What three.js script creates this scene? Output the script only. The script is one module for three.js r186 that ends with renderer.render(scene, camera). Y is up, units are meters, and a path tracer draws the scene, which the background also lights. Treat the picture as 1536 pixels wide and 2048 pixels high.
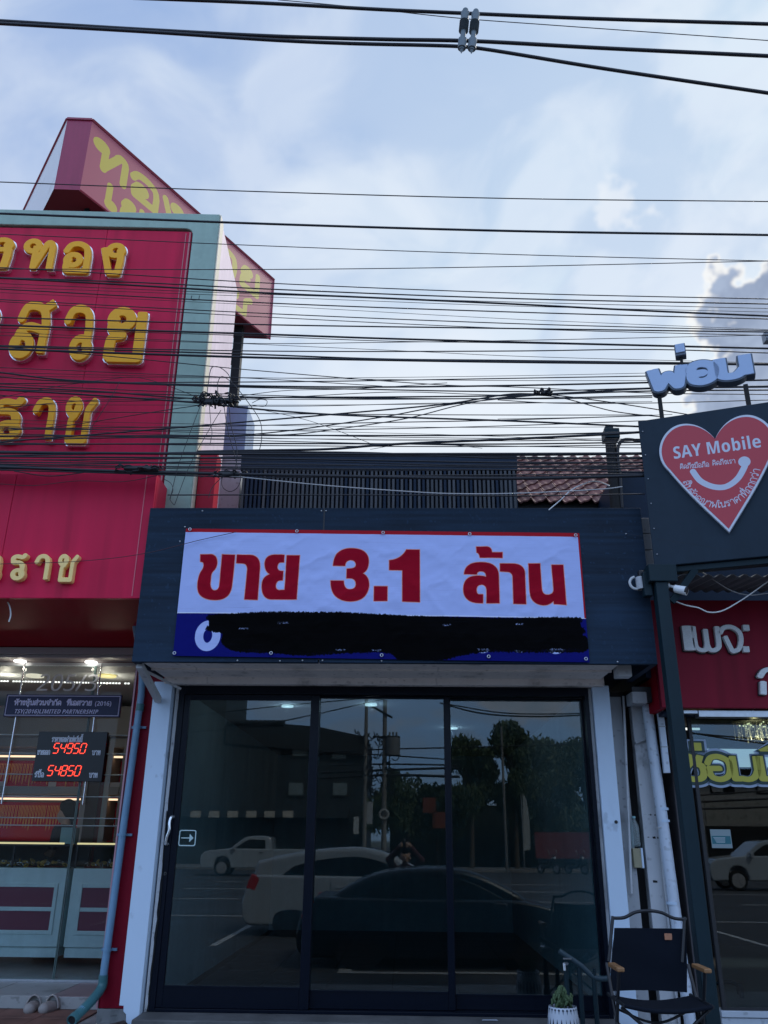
import * as THREE from 'three';
import { RoundedBoxGeometry } from 'three/addons/geometries/RoundedBoxGeometry.js';
import { mergeGeometries, toCreasedNormals } from 'three/addons/utils/BufferGeometryUtils.js';
import { MarchingCubes } from 'three/addons/objects/MarchingCubes.js';
import { FontLoader } from 'three/addons/loaders/FontLoader.js';
import { TextGeometry } from 'three/addons/geometries/TextGeometry.js';

// ---------------------------------------------------------------- camera, sky, sun, exposure
const scene = new THREE.Scene();
const EYE = new THREE.Vector3(0, 1.28, 7.4), FOCAL = 1667, D2R = Math.PI / 180;
const camera = new THREE.PerspectiveCamera(2 * Math.atan(1024 / FOCAL) / D2R, 0.75, 0.05, 900);
camera.position.copy(EYE);
camera.rotation.set(21.55 * D2R, 1.49 * D2R, 0.57 * D2R, 'YXZ');
camera.updateMatrixWorld(true);
const renderer = new THREE.WebGLRenderer({ antialias: true });
renderer.toneMapping = THREE.LinearToneMapping;
renderer.toneMappingExposure = 1.0;
renderer.shadowMap.enabled = true;

const { clamp, smoothstep, lerp } = THREE.MathUtils;
function rng(seed) { let s = seed >>> 0; return () => { s = (s + 0x6d2b79f5) | 0; let t = Math.imul(s ^ (s >>> 15), 1 | s); t = (t + Math.imul(t ^ (t >>> 7), 61 | t)) ^ t; return ((t ^ (t >>> 14)) >>> 0) / 4294967296; }; }
const hash3 = (x, y, z) => { let h = Math.imul(x, 374761393) ^ Math.imul(y, 668265263) ^ Math.imul(z, 2147483647 ^ 0x5bd1e995); h = Math.imul(h ^ (h >>> 13), 1274126177); return ((h ^ (h >>> 16)) >>> 0) / 4294967296; };
function noise3(x, y, z) {
  const X = Math.floor(x), Y = Math.floor(y), Z = Math.floor(z), f = (t) => t * t * t * (t * (t * 6 - 15) + 10), u = f(x - X), v = f(y - Y), w = f(z - Z);
  const l = (a, b, t) => a + (b - a) * t;
  return l(l(l(hash3(X, Y, Z), hash3(X + 1, Y, Z), u), l(hash3(X, Y + 1, Z), hash3(X + 1, Y + 1, Z), u), v), l(l(hash3(X, Y, Z + 1), hash3(X + 1, Y, Z + 1), u), l(hash3(X, Y + 1, Z + 1), hash3(X + 1, Y + 1, Z + 1), u), v), w);
}
const fbm = (x, y, z, n = 5) => { let s = 0, a = 0.5, t = 0; for (let i = 0; i < n; i++) { s += a * noise3(x, y, z); t += a; a *= 0.5; x = x * 2.03 + 17.1; y = y * 2.03 + 5.7; z = z * 2.03 + 31.3; } return s / t; };

// Point where the photograph's pixel meets a plane of the place (z, y or x constant): how the survey of the photo became metres.
function P(px, py, at) {
  const d = new THREE.Vector3((px - 768) / FOCAL, -(py - 1024) / FOCAL, -1).applyQuaternion(camera.quaternion);
  const t = at.z !== undefined ? (at.z - EYE.z) / d.z : at.y !== undefined ? (at.y - EYE.y) / d.y : (at.x - EYE.x) / d.x;
  return EYE.clone().addScaledVector(d, t);
}
const depthOf = (p) => p.clone().sub(EYE).dot(new THREE.Vector3(0, 0, -1).applyQuaternion(camera.quaternion));
// A point across the street, seen mirrored in the shop glass (the glass stands at z = 0).
const PR = (px, py, z) => { const p = P(px, py, { z: -z }); p.z = z; return p; };

const SUN = new THREE.Vector3(0.46, 0.72, -0.52).normalize();
{
  const W = 3072, H = 1536, data = new Float32Array(W * H * 4);
  const dirOf = (px, py) => new THREE.Vector3((px - 768) / FOCAL, -(py - 1024) / FOCAL, -1).applyQuaternion(camera.quaternion).normalize();
  const bank = [[1575, 665, 0.085], [1545, 600, 0.034], [1500, 655, 0.035], [1600, 770, 0.1], [1490, 590, 0.02]].map(([x, y, r]) => [dirOf(x, y), r]);
  const puff = [[1255, 405, 0.035], [1225, 418, 0.025], [1300, 420, 0.022]].map(([x, y, r]) => [dirOf(x, y), r]);
  const mix = (a, b, t) => [a[0] + (b[0] - a[0]) * t, a[1] + (b[1] - a[1]) * t, a[2] + (b[2] - a[2]) * t];
  for (let r = 0; r < H; r++) {
    const up = ((r + 0.5) / H - 0.5) * Math.PI, y = Math.sin(up), cu = Math.cos(up);
    for (let c = 0; c < W; c++) {
      const a = ((c + 0.5) / W - 0.5) * 2 * Math.PI, x = Math.cos(a) * cu, z = Math.sin(a) * cu, o = (r * W + c) * 4;
      let col;
      if (y < -0.02) col = [0.2, 0.24, 0.28];
      else {
        const back = smoothstep(z, -0.35, 0.75);
        const k = Math.pow(clamp(1 - y, 0, 1), 1.0);
        const lean = clamp(y * 1.25 - x * 0.95 - 0.42, 0, 1.2), low = 1 - smoothstep(y, 0.34, 0.6);
        const front = mix(mix([0.66, 0.8, 0.93], [0.86, 0.94, 1.0], low), [0.19, 0.345, 0.7], smoothstep(lean, 0.0, 0.95) * 0.95);
        const rear = mix([0.72, 1.02, 1.7], [0.5, 0.98, 1.68], Math.pow(k, 3));
        col = mix(front, rear, back);
        // thin high veils
        const q = 1 / (y + 0.22), cx = x * q, cz = z * q;
        const wx = fbm(cx * 1.3 + 3, 0.3, cz * 1.3, 4) - 0.5, wz = fbm(cx * 1.3, 7.7, cz * 1.3 + 9, 4) - 0.5;
        const n = fbm(cx * 2.1 + wx * 2.4, 2.2, cz * 2.1 + wz * 2.4, 6), n2 = fbm(cx * 6 + wx * 4, 11, cz * 6 + wz * 4, 5);
        const veil = smoothstep(n * 0.62 + n2 * 0.38, 0.34, 0.72);
        col = mix(col, mix([0.66, 0.75, 0.9], [0.86, 0.91, 1.0], 1 - smoothstep(y, 0.4, 0.85)), veil * (0.62 - 0.34 * back) * (1 - 0.55 * lean));
        const wisp = smoothstep(fbm(cx * 4.5 + wx * 5, 4.4, cz * 9 + wz * 5, 6), 0.47, 0.74); col = mix(col, [0.8, 0.88, 0.97], wisp * (0.7 - 0.4 * back) * (1 - 0.35 * lean));
        const grey = smoothstep(fbm(cx * 4.2 + wx * 4 + 8, 6.1, cz * 4.2 + wz * 4, 6), 0.44, 0.7); col = mix(col, [0.5, 0.63, 0.84], grey * 0.58 * (1 - back) * smoothstep(y, 0.36, 0.58)); const mot = smoothstep(fbm(cx * 9 + wx * 6, 9.3, cz * 9 + wz * 6, 6), 0.46, 0.7); col = mix(col, [0.86, 0.92, 1.0], mot * 0.5 * (1 - 0.6 * lean) * (1 - 0.5 * back));
        // heaped clouds low in the sky, lit from behind
        const m = fbm(x * 5 + 1.7, y * 6.5, z * 5 + 4.1, 6) , m2 = fbm(x * 22, y * 26, z * 22, 4);
        let heap = m + (m2 - 0.5) * 0.22 - 0.66 - smoothstep(y, 0.2, 0.55) * 0.3, soft = 0, hb = -1; const m3 = fbm(x * 70, y * 80, z * 70, 3);
        for (const [v, s] of bank) { const d = Math.acos(clamp(x * v.x + y * v.y + z * v.z, -1, 1)); hb = Math.max(hb, (s - d) * 3.2 + (m - 0.5) * 0.22 + (m2 - 0.5) * 0.34 + (m3 - 0.5) * 0.12); }
        for (const [v, s] of puff) { const d = Math.acos(clamp(x * v.x + y * v.y + z * v.z, -1, 1)); soft = Math.max(soft, (s - d) / s - 0.25 + (m2 - 0.5) * 2.6 + (m3 - 0.5) * 1.8); }
        col = mix(col, [0.9, 0.93, 0.98], smoothstep(soft, -0.1, 0.9) * 0.6);
        if (hb > -0.03) { const bd = mix([0.3, 0.37, 0.52], [0.44, 0.53, 0.7], smoothstep(m2 * 0.6 + m3 * 0.4, 0.3, 0.7)); col = mix(col, mix([1.0, 0.99, 0.96], bd, smoothstep(hb, 0.0, 0.035)), smoothstep(hb, -0.02, 0.014)); }
        if (heap > -0.03) {
          const body = mix([0.42, 0.5, 0.66], [0.5, 0.58, 0.72], smoothstep(m2, 0.3, 0.7)), lit = mix([1.0, 1.0, 1.0], [0.95, 1.0, 1.15], back);
          const c2 = mix(lit, mix(body, [0.75, 0.9, 1.1], back * 0.8), smoothstep(heap, 0.0, 0.1));
          col = mix(col, c2, smoothstep(heap, -0.025, 0.03) * 0.85);
        }
      }
      data[o] = col[0]; data[o + 1] = col[1]; data[o + 2] = col[2]; data[o + 3] = 1;
    }
  }
  const t = new THREE.DataTexture(data, W, H, THREE.RGBAFormat, THREE.FloatType);
  t.mapping = THREE.EquirectangularReflectionMapping; t.magFilter = t.minFilter = THREE.LinearFilter; t.needsUpdate = true;
  scene.background = t; scene.environment = t;
}
const sun = new THREE.DirectionalLight(new THREE.Color(1.0, 0.95, 0.87), 2.4);
sun.name = 'sun'; sun.position.copy(SUN).multiplyScalar(60); sun.castShadow = true; sun.shadow.radius = 24;
Object.assign(sun.shadow.camera, { left: -25, right: 25, top: 25, bottom: -25, near: 1, far: 160 });
sun.shadow.mapSize.set(2048, 2048);
scene.add(sun, sun.target);

// ---------------------------------------------------------------- helpers
const used = new Map();
function numbered(n) { const k = used.get(n) ?? 0; used.set(n, k + 1); return k ? n + '_' + String(k).padStart(3, '0') : n; }
function tag(o, label, category, group, kind) { if (label) o.userData.label = label; if (category) o.userData.category = category; if (group) o.userData.group = group; if (kind) o.userData.kind = kind; return o; }
function thing(name, label, category, base = [0, 0, 0], group) { const o = new THREE.Group(); o.name = numbered(name); o.position.set(...(base.isVector3 ? base.toArray() : base)); scene.add(o); return tag(o, label, category, group); }
// part in world metres: shifted into its parent's frame (parents here are not turned)
function part(parent, name, geo, material, label) {
  const m = new THREE.Mesh(geo, material); m.name = name; m.castShadow = m.receiveShadow = true;
  const w = new THREE.Vector3(); for (let p = parent; p; p = p.parent) w.add(p.position);
  m.position.copy(w).negate(); parent.add(m); if (label) m.userData.label = label; return m;
}
// part in its parent's own frame
function sub(parent, name, geo, material, pos = [0, 0, 0], rot) { const m = new THREE.Mesh(geo, material); m.name = name; m.castShadow = m.receiveShadow = true; m.position.set(...pos); if (rot) m.rotation.set(...rot); parent.add(m); return m; }
function struct(name, geo, material, label) { const m = new THREE.Mesh(geo, material); m.name = numbered(name); m.castShadow = m.receiveShadow = true; scene.add(m); m.userData.kind = 'structure'; if (label) m.userData.label = label; return m; }
function single(name, geo, material, label, category, group) { const m = new THREE.Mesh(geo, material); m.name = numbered(name); m.castShadow = m.receiveShadow = true; scene.add(m); return tag(m, label, category, group); }
// uv in metres, by the main direction of each face
function uvm(g) {
  g = g.index ? g.toNonIndexed() : g; const p = g.attributes.position, uv = new Float32Array(p.count * 2), a = new THREE.Vector3(), b = new THREE.Vector3(), c = new THREE.Vector3();
  for (let i = 0; i < p.count; i += 3) {
    a.fromBufferAttribute(p, i); b.fromBufferAttribute(p, i + 1).sub(a); c.fromBufferAttribute(p, i + 2).sub(a); b.cross(c);
    const nx = Math.abs(b.x), ny = Math.abs(b.y), nz = Math.abs(b.z);
    for (let j = i; j < i + 3; j++) { const x = p.getX(j), y = p.getY(j), z = p.getZ(j); uv[j * 2] = nx > ny && nx > nz ? z : x; uv[j * 2 + 1] = ny >= nx && ny >= nz ? z : y; }
  }
  g.setAttribute('uv', new THREE.BufferAttribute(uv, 2)); return g;
}
const plain = (g) => { g = g.index ? g.toNonIndexed() : g; for (const k of Object.keys(g.attributes)) if (!['position', 'normal', 'uv'].includes(k)) g.deleteAttribute(k); g.clearGroups?.(); return g; };
const join = (...gs) => mergeGeometries(gs.flat().map(plain));
function bx(x0, x1, y0, y1, z0, z1, r = 0) {
  const w = Math.abs(x1 - x0), h = Math.abs(y1 - y0), d = Math.abs(z1 - z0), rr = Math.min(r, w * 0.45, h * 0.45, d * 0.45);
  const g = rr > 0 ? new RoundedBoxGeometry(w, h, d, 2, rr) : new THREE.BoxGeometry(w, h, d);
  g.translate((x0 + x1) / 2, (y0 + y1) / 2, (z0 + z1) / 2); return uvm(g);
}
function tube(pts, r, seg = 24, rad = 6, closed = false) { const c = pts.length > 2 || closed ? new THREE.CatmullRomCurve3(pts, closed, 'centripetal') : new THREE.LineCurve3(pts[0], pts[1]); return new THREE.TubeGeometry(c, seg, r, rad, closed); }
const V = (x, y, z) => new THREE.Vector3(x, y, z);
function rod(a, b, r, r2 = r, n = 12) { const d = b.clone().sub(a), g = new THREE.CylinderGeometry(r2, r, d.length(), n); g.applyQuaternion(new THREE.Quaternion().setFromUnitVectors(V(0, 1, 0), d.clone().normalize())); const m = a.clone().add(b).multiplyScalar(0.5); return g.translate(m.x, m.y, m.z); }
function bar(a, b, w, d) { const v = b.clone().sub(a), g = new THREE.BoxGeometry(w, v.length(), d); g.applyQuaternion(new THREE.Quaternion().setFromUnitVectors(V(0, 1, 0), v.clone().normalize())); const m = a.clone().add(b).multiplyScalar(0.5); return uvm(g.translate(m.x, m.y, m.z)); }
function prism(pts, depth, bevel = 0) { const s = new THREE.Shape(pts.map((p) => new THREE.Vector2(p[0], p[1]))); return new THREE.ExtrudeGeometry(s, { depth, bevelEnabled: bevel > 0, bevelSize: bevel, bevelThickness: bevel, bevelSegments: 2, curveSegments: 10 }); }
function quad(a, b, c, d, n = 1) { // a sheet given by its corners, counter-clockwise from bottom left
  const pos = [], uv = [], idx = [];
  for (let j = 0; j <= n; j++) for (let i = 0; i <= n; i++) { const u = i / n, v = j / n, p = a.clone().lerp(b, u).lerp(d.clone().lerp(c, u), v); pos.push(p.x, p.y, p.z); uv.push(u, v); }
  for (let j = 0; j < n; j++) for (let i = 0; i < n; i++) { const k = j * (n + 1) + i; idx.push(k, k + 1, k + n + 2, k, k + n + 2, k + n + 1); }
  const g = new THREE.BufferGeometry(); g.setAttribute('position', new THREE.Float32BufferAttribute(pos, 3)); g.setAttribute('uv', new THREE.Float32BufferAttribute(uv, 2)); g.setIndex(idx); g.computeVertexNormals(); return g;
}
// ---------------------------------------------------------------- textures and materials
function tex(size, fn, repeat = 1, srgb = false, h = size) {
  const d = new Uint8Array(size * h * 4);
  for (let y = 0; y < h; y++) for (let x = 0; x < size; x++) { const v = fn(x / size, y / h); const o = (y * size + x) * 4; if (Array.isArray(v)) { d[o] = clamp(v[0], 0, 1) * 255; d[o + 1] = clamp(v[1], 0, 1) * 255; d[o + 2] = clamp(v[2], 0, 1) * 255; } else d[o] = d[o + 1] = d[o + 2] = clamp(v, 0, 1) * 255; d[o + 3] = 255; }
  const t = new THREE.DataTexture(d, size, h); t.wrapS = t.wrapT = THREE.RepeatWrapping; t.magFilter = t.minFilter = THREE.LinearFilter; t.repeat.set(repeat, repeat); if (srgb) t.colorSpace = THREE.SRGBColorSpace; t.needsUpdate = true; return t;
}
// noise that wraps round: four shifted copies blended
function tiled(fn) { return (u, v) => { const a = fn(u, v), b = fn(u - 1, v), c = fn(u, v - 1), d = fn(u - 1, v - 1); const s = smoothstep(u, 0, 1), t = smoothstep(v, 0, 1); return lerp(lerp(a, b, s), lerp(c, d, s), t); }; }
const T = {
  grime: tex(512, tiled((u, v) => 0.8 + 0.28 * (fbm(u * 5, v * 5, 1, 5) - 0.5) + 0.2 * (fbm(u * 26, v * 3, 4, 4) - 0.5) + 0.12 * (fbm(u * 60, v * 60, 9, 2) - 0.5)), 0.45),
  dirty: tex(512, tiled((u, v) => { const n = fbm(u * 7, v * 7, 21, 6), s = fbm(u * 40, v * 4, 3, 3); return 0.86 + 0.1 * (s - 0.5) - 0.5 * smoothstep(n, 0.56, 0.78) - 0.3 * smoothstep(fbm(u * 50, v * 50, 8, 2), 0.72, 0.85); }), 0.5),
  fine: tex(256, tiled((u, v) => 0.86 + 0.3 * (fbm(u * 30, v * 30, 2, 4) - 0.5)), 1.5),
  board: tex(512, tiled((u, v) => 0.72 + 0.75 * (fbm(u * 3, v * 60, 5, 3) - 0.5) + 0.6 * (fbm(u * 4, v * 4, 6, 5) - 0.5) + 0.5 * smoothstep(fbm(u * 60, v * 60, 7, 2), 0.74, 0.85)), 0.6),
  clean: tex(512, tiled((u, v) => { const n = fbm(u * 5, v * 5, 41, 5); return 0.93 + 0.1 * (n - 0.5) - 0.3 * smoothstep(fbm(u * 14, v * 11, 28, 5), 0.68, 0.8); }), 0.5),
  panel: tex(512, tiled((u, v) => 0.86 + 0.2 * (fbm(u * 3, v * 2, 51, 4) - 0.5) + 0.26 * (fbm(u * 34, v * 1.6, 54, 4) - 0.5) - 0.14 * smoothstep(fbm(u * 20, v * 1.2, 57, 3), 0.62, 0.8)), 0.33),
  wave: tex(512, tiled((u, v) => fbm(u * 3, v * 3, 15, 3)), 0.5),
  rust: tex(512, tiled((u, v) => { const n = fbm(u * 9, v * 5, 31, 5); const k = smoothstep(n, 0.5, 0.64); return [0.85 - 0.3 * k, 0.85 - 0.48 * k, 0.85 - 0.6 * k]; }), 0.6),
  asphalt: tex(512, tiled((u, v) => 0.75 + 0.5 * (fbm(u * 90, v * 90, 2, 2) - 0.5) + 0.4 * (fbm(u * 4, v * 4, 6, 4) - 0.5)), 0.22),
  cement: tex(512, tiled((u, v) => { const n = fbm(u * 6, v * 6, 77, 6); return 0.72 + 0.75 * (n - 0.5) + 0.25 * (fbm(u * 40, v * 40, 5, 3) - 0.5); }), 0.8),
};
let matN = 0;
function M(rgb, rough = 0.6, o = {}) { const m = new THREE.MeshPhysicalMaterial({ color: new THREE.Color().setRGB(...rgb), roughness: rough, ...o }); m.name = o.name ?? 'surface_' + ++matN; return m; }
const glow = (rgb, k) => M([0.02, 0.02, 0.02], 0.5, { emissive: new THREE.Color().setRGB(...rgb), emissiveIntensity: k });
const mats = {
  redPanel: M([0.72, 0.012, 0.07], 0.42, { specularIntensity: 0.35, map: T.panel, bumpMap: T.wave, bumpScale: 0.006 }),
  redPanel2: M([0.69, 0.014, 0.068], 0.42, { specularIntensity: 0.35, map: T.panel, bumpMap: T.wave, bumpScale: 0.006 }),
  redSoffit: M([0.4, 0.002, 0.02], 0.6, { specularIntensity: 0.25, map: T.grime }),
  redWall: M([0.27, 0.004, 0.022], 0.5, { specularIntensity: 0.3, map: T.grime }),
  green: M([0.38, 0.53, 0.43], 0.4, { map: T.grime }),
  cream: M([0.8, 0.72, 0.56], 0.5, { map: T.fine }),
  pink: M([0.92, 0.74, 0.82], 0.45, { map: T.grime }),
  gold: M([1.0, 0.46, 0.02], 0.4, { specularIntensity: 0.5 }),
  paleGold: M([1.0, 0.7, 0.26], 0.32, { specularIntensity: 0.6 }),
  chrome: M([0.78, 0.8, 0.82], 0.2, { metalness: 0.85 }),
  steel: M([0.55, 0.57, 0.6], 0.3, { metalness: 0.9, map: T.fine }),
  white: M([0.57, 0.7, 0.84], 0.6, { map: T.clean, bumpMap: T.fine, bumpScale: 0.0008 }),
  whiteOld: M([0.62, 0.64, 0.66], 0.75, { map: T.dirty, bumpMap: T.cement, bumpScale: 0.004 }),
  greyOld: M([0.42, 0.44, 0.46], 0.8, { map: T.dirty, bumpMap: T.cement, bumpScale: 0.004 }),
  soffit: M([0.88, 0.82, 0.78], 0.75, { map: T.dirty }),
  dark: M([0.013, 0.034, 0.066], 0.7, { specularIntensity: 0.45, map: T.board, bumpMap: T.board, bumpScale: 0.003 }),
  darkSmooth: M([0.01, 0.026, 0.055], 0.55, { specularIntensity: 0.45, map: T.grime }),
  frame: M([0.003, 0.006, 0.014], 0.3, { specularIntensity: 0.35, map: T.fine }),
  black: M([0.012, 0.013, 0.016], 0.5),
  navySteel: M([0.008, 0.026, 0.036], 0.55, { specularIntensity: 0.45, map: T.grime }),
  cable: M([0.012, 0.013, 0.018], 0.55),
  cableGrey: M([0.42, 0.42, 0.42], 0.6),
  cableWhite: M([0.75, 0.75, 0.75], 0.6),
  pvcBlue: M([0.2, 0.38, 0.55], 0.4, { map: T.grime }),
  pvcTeal: M([0.06, 0.2, 0.22], 0.4, { map: T.grime }),
  pvcWhite: M([0.66, 0.74, 0.84], 0.5, { map: T.dirty }),
  brown: M([0.16, 0.12, 0.08], 0.8, { map: T.rust }),
  rusty: M([0.3, 0.3, 0.33], 0.7, { map: T.rust }),
  asphalt: M([0.085, 0.085, 0.09], 0.9, { map: T.asphalt, bumpMap: T.asphalt, bumpScale: 0.004 }),
  concrete: M([0.36, 0.35, 0.34], 0.9, { map: T.cement, bumpMap: T.cement, bumpScale: 0.006 }),
  threshold: M([0.12, 0.12, 0.12], 0.8, { map: T.cement, bumpMap: T.cement, bumpScale: 0.01 }),
  paint: M([0.7, 0.7, 0.68], 0.7, { map: T.dirty }),
  pane: M([0.5, 0.63, 0.67], 0.0, { transmission: 1, thickness: 0, ior: 1.62, roughness: 0.0 }),
  paneClear: M([0.86, 0.9, 0.9], 0.0, { transmission: 1, thickness: 0, ior: 1.22, roughness: 0.0 }),
  roomWall: M([0.7, 0.78, 0.8], 0.8, { map: T.grime }),
  roomCeil: M([0.4, 0.4, 0.4], 0.8),
  roomFloor: M([0.06, 0.06, 0.065], 0.35, { map: T.grime }),
  wood: M([0.4, 0.2, 0.08], 0.5, { map: T.board }),
  canvas: M([0.004, 0.007, 0.014], 0.9, { specularIntensity: 0.4, bumpMap: T.fine, bumpScale: 0.001 }),
  skin: M([0.48, 0.3, 0.22], 0.55), hair: M([0.006, 0.006, 0.008], 0.9, { specularIntensity: 0.2 }), cloth: M([0.012, 0.012, 0.022], 0.9, { specularIntensity: 0.2 }), clothRed: M([0.1, 0.03, 0.035], 0.85),
  leaf: M([0.09, 0.13, 0.06], 0.7), leaf2: M([0.11, 0.15, 0.08], 0.7), bark: M([0.14, 0.11, 0.08], 0.9, { map: T.cement }),
  carWhite: M([0.4, 0.45, 0.5], 0.25, { clearcoat: 1 }), carDark: M([0.004, 0.007, 0.013], 0.3, { clearcoat: 0.4 }), carGlass: M([0.01, 0.012, 0.014], 0.06), tyre: M([0.012, 0.012, 0.012], 0.85), rim: M([0.5, 0.5, 0.52], 0.35, { metalness: 0.7 }),
  tailRed: M([0.5, 0.02, 0.02], 0.25), lampClear: M([0.7, 0.72, 0.75], 0.15),
  letterGrey: M([0.82, 0.84, 0.84], 0.5, { map: T.fine }), black2: M([0.018, 0.036, 0.056], 0.65, { specularIntensity: 0.5, map: T.grime }), camWhite: M([0.75, 0.77, 0.78], 0.4),
  bodyRed: M([0.2, 0.02, 0.025], 0.6),
};
// ---------------------------------------------------------------- Thai lettering drawn with strokes: p polyline, c curve, o loop
const G = {
  'ก': { w: 0.8, s: ['p .12 0 .12 .6 .03 .72', 'c .03 .74 .18 .95 .4 1 .62 .9 .68 .65', 'p .68 .7 .68 0'] },
  'ข': { w: 0.75, s: ['o .15 .86 .11', 'c .26 .86 .24 .68 .13 .55 .12 .36', 'p .12 .4 .12 .03 .62 .03 .62 1'] },
  'ค': { w: 0.8, s: ['p .1 0 .1 .55', 'c .1 .5 .14 .88 .4 1 .64 .88 .68 .6', 'p .68 .6 .68 0', 'o .36 .48 .1', 'c .1 .05 .2 .25 .29 .4'] },
  'ง': { w: 0.68, s: ['o .4 .87 .12', 'c .52 .87 .56 .7 .56 .4', 'p .56 .45 .53 .03 .26 .03', 'p .28 .03 .05 .95'] },
  'จ': { w: 0.75, s: ['c .02 .75 .2 .97 .42 .98 .62 .75 .64 .35 .62 .03', 'p .62 .03 .42 .03', 'c .42 .03 .37 .2 .33 .4', 'o .26 .5 .1'] },
  'ช': { w: 0.8, s: ['o .16 .84 .11', 'c .27 .84 .25 .66 .14 .54 .12 .36', 'p .12 .4 .12 .03 .62 .03 .62 .68', 'c .62 .62 .64 .78 .82 1'] },
  'ด': { w: 0.8, s: ['c .16 0 .07 .35 .12 .72 .38 1 .64 .82 .68 .5', 'p .68 .55 .68 0', 'o .36 .38 .1', 'c .16 .02 .24 .18 .3 .3'] },
  'ถ': { w: 0.82, s: ['o .12 .12 .1', 'p .22 .14 .22 .6 .08 .72', 'c .08 .74 .22 .95 .44 1 .64 .9 .7 .65', 'p .7 .7 .7 0'] },
  'ท': { w: 0.84, s: ['o .13 .85 .12', 'p .24 .85 .24 0', 'p .24 .03 .56 .93', 'c .53 .88 .6 .99 .7 .95 .73 .8', 'p .73 .84 .73 0'] },
  'น': { w: 0.82, s: ['o .13 .86 .11', 'p .23 .86 .23 .03', 'c .23 .04 .38 .04 .52 .12', 'o .62 .12 .1', 'p .68 .12 .68 1'] },
  'บ': { w: 0.8, s: ['o .13 .86 .11', 'p .23 .86 .23 .03 .68 .03 .68 1'] },
  'พ': { w: 0.86, s: ['o .13 .86 .11', 'p .23 .86 .23 0 .48 .6 .74 0 .74 1'] },
  'ผ': { w: 0.84, s: ['o .22 .86 .11', 'p .11 .86 .11 0 .42 .5 .72 0 .72 1'] },
  'ม': { w: 0.82, s: ['o .13 .86 .11', 'p .23 .86 .23 .1', 'o .15 .1 .1', 'p .2 .04 .68 .04', 'p .68 0 .68 1'] },
  'ย': { w: 0.78, s: ['o .28 .84 .11', 'c .17 .84 .12 .66 .2 .55 .32 .5', 'c .32 .5 .16 .45 .12 .3 .12 .03', 'p .12 .03 .65 .03 .65 1'] },
  'ร': { w: 0.65, s: ['o .32 .13 .12', 'c .44 .13 .46 .4 .42 .58 .3 .66 .08 .66', 'c .08 .66 .06 .86 .2 .94 .42 .9 .5 1'] },
  'ล': { w: 0.8, s: ['c .06 .68 .16 .94 .4 1 .62 .88 .68 .58', 'p .68 .62 .68 0', 'o .2 .15 .12', 'c .08 .17 .12 .42 .32 .54 .68 .46'] },
  'ว': { w: 0.72, s: ['c .04 .7 .14 .94 .36 1 .56 .9 .62 .6', 'c .62 .64 .62 .4 .6 .14', 'o .48 .14 .12'] },
  'ส': { w: 0.84, s: ['c .06 .68 .16 .94 .38 .98 .58 .88 .66 .6', 'p .66 .64 .64 0', 'o .18 .15 .12', 'c .06 .17 .1 .42 .3 .54 .64 .46', 'p .5 .86 .78 1.06'] },
  'ห': { w: 0.86, s: ['o .13 .86 .11', 'p .23 .86 .23 0', 'c .23 .35 .4 .42 .55 .62', 'o .64 .86 .1', 'c .54 .84 .56 .66 .68 .56 .72 .3', 'p .72 .36 .72 0'] },
  'อ': { w: 0.8, s: ['c .04 .72 .16 .95 .4 1 .62 .86 .68 .55', 'p .68 .6 .68 .03 .12 .03', 'c .12 .03 .1 .25 .17 .44', 'o .28 .42 .12'] },
  'ณ': { w: 1.05, s: ['o .12 .12 .1', 'p .22 .14 .22 .6 .08 .72', 'c .08 .74 .2 .95 .38 1 .5 .85 .52 .6', 'p .52 .65 .52 .03', 'c .52 .04 .62 .04 .72 .12', 'o .82 .12 .09', 'p .88 .12 .88 1'] },
  'า': { w: 0.66, s: ['c .04 .72 .14 .94 .34 1 .5 .9 .55 .65', 'p .55 .7 .55 0'] },
  'เ': { w: 0.34, s: ['o .18 .13 .1', 'p .09 .13 .09 1'] },
  'แ': { w: 0.62, s: ['o .18 .13 .1', 'p .09 .13 .09 1', 'o .46 .13 .1', 'p .37 .13 .37 1'] },
  'ใ': { w: 0.42, s: ['o .3 .13 .1', 'p .21 .13 .21 1', 'c .21 1 .06 1.2 .18 1.36 .34 1.28 .3 1.16'] },
  'ะ': { w: 0.45, s: ['o .14 .2 .09', 'c .23 .2 .34 .24 .4 .36', 'o .14 .64 .09', 'c .23 .64 .34 .68 .4 .8'] },
  'ั': { m: 1, s: ['o .36 1.22 .07', 'c .43 1.22 .6 1.24 .74 1.42'] },
  'ิ': { m: 1, s: ['c .14 1.16 .24 1.36 .5 1.38 .72 1.16', 'p .14 1.16 .72 1.16'] },
  'ี': { m: 1, s: ['c .14 1.16 .24 1.36 .5 1.38 .7 1.16', 'p .14 1.16 .7 1.16 .7 1.46'] },
  'ึ': { m: 1, s: ['c .14 1.16 .24 1.36 .5 1.38 .68 1.16', 'p .14 1.16 .7 1.16', 'o .7 1.34 .07'] },
  'ื': { m: 1, s: ['c .14 1.16 .24 1.36 .5 1.38 .7 1.16', 'p .14 1.16 .72 1.16 .72 1.46', 'p .56 1.3 .56 1.48'] },
  'ุ': { m: 0, s: ['o .52 -.16 .07', 'p .6 -.16 .6 -.42'] },
  'ู': { m: 0, s: ['o .38 -.16 .07', 'p .46 -.16 .46 -.4 .68 -.4 .68 -.12'] },
  '่': { m: 2, s: ['p .6 1.18 .6 1.4'] },
  '้': { m: 2, s: ['o .4 1.36 .05', 'c .44 1.3 .5 1.18 .6 1.2 .82 1.42'] },
  'ำ': { w: 0.66, s: ['c .04 .72 .14 .94 .34 1 .5 .9 .55 .65', 'p .55 .7 .55 0', 'o -.06 1.26 .09'] },
  ' ': { w: 0.45, s: [] },
};
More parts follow.
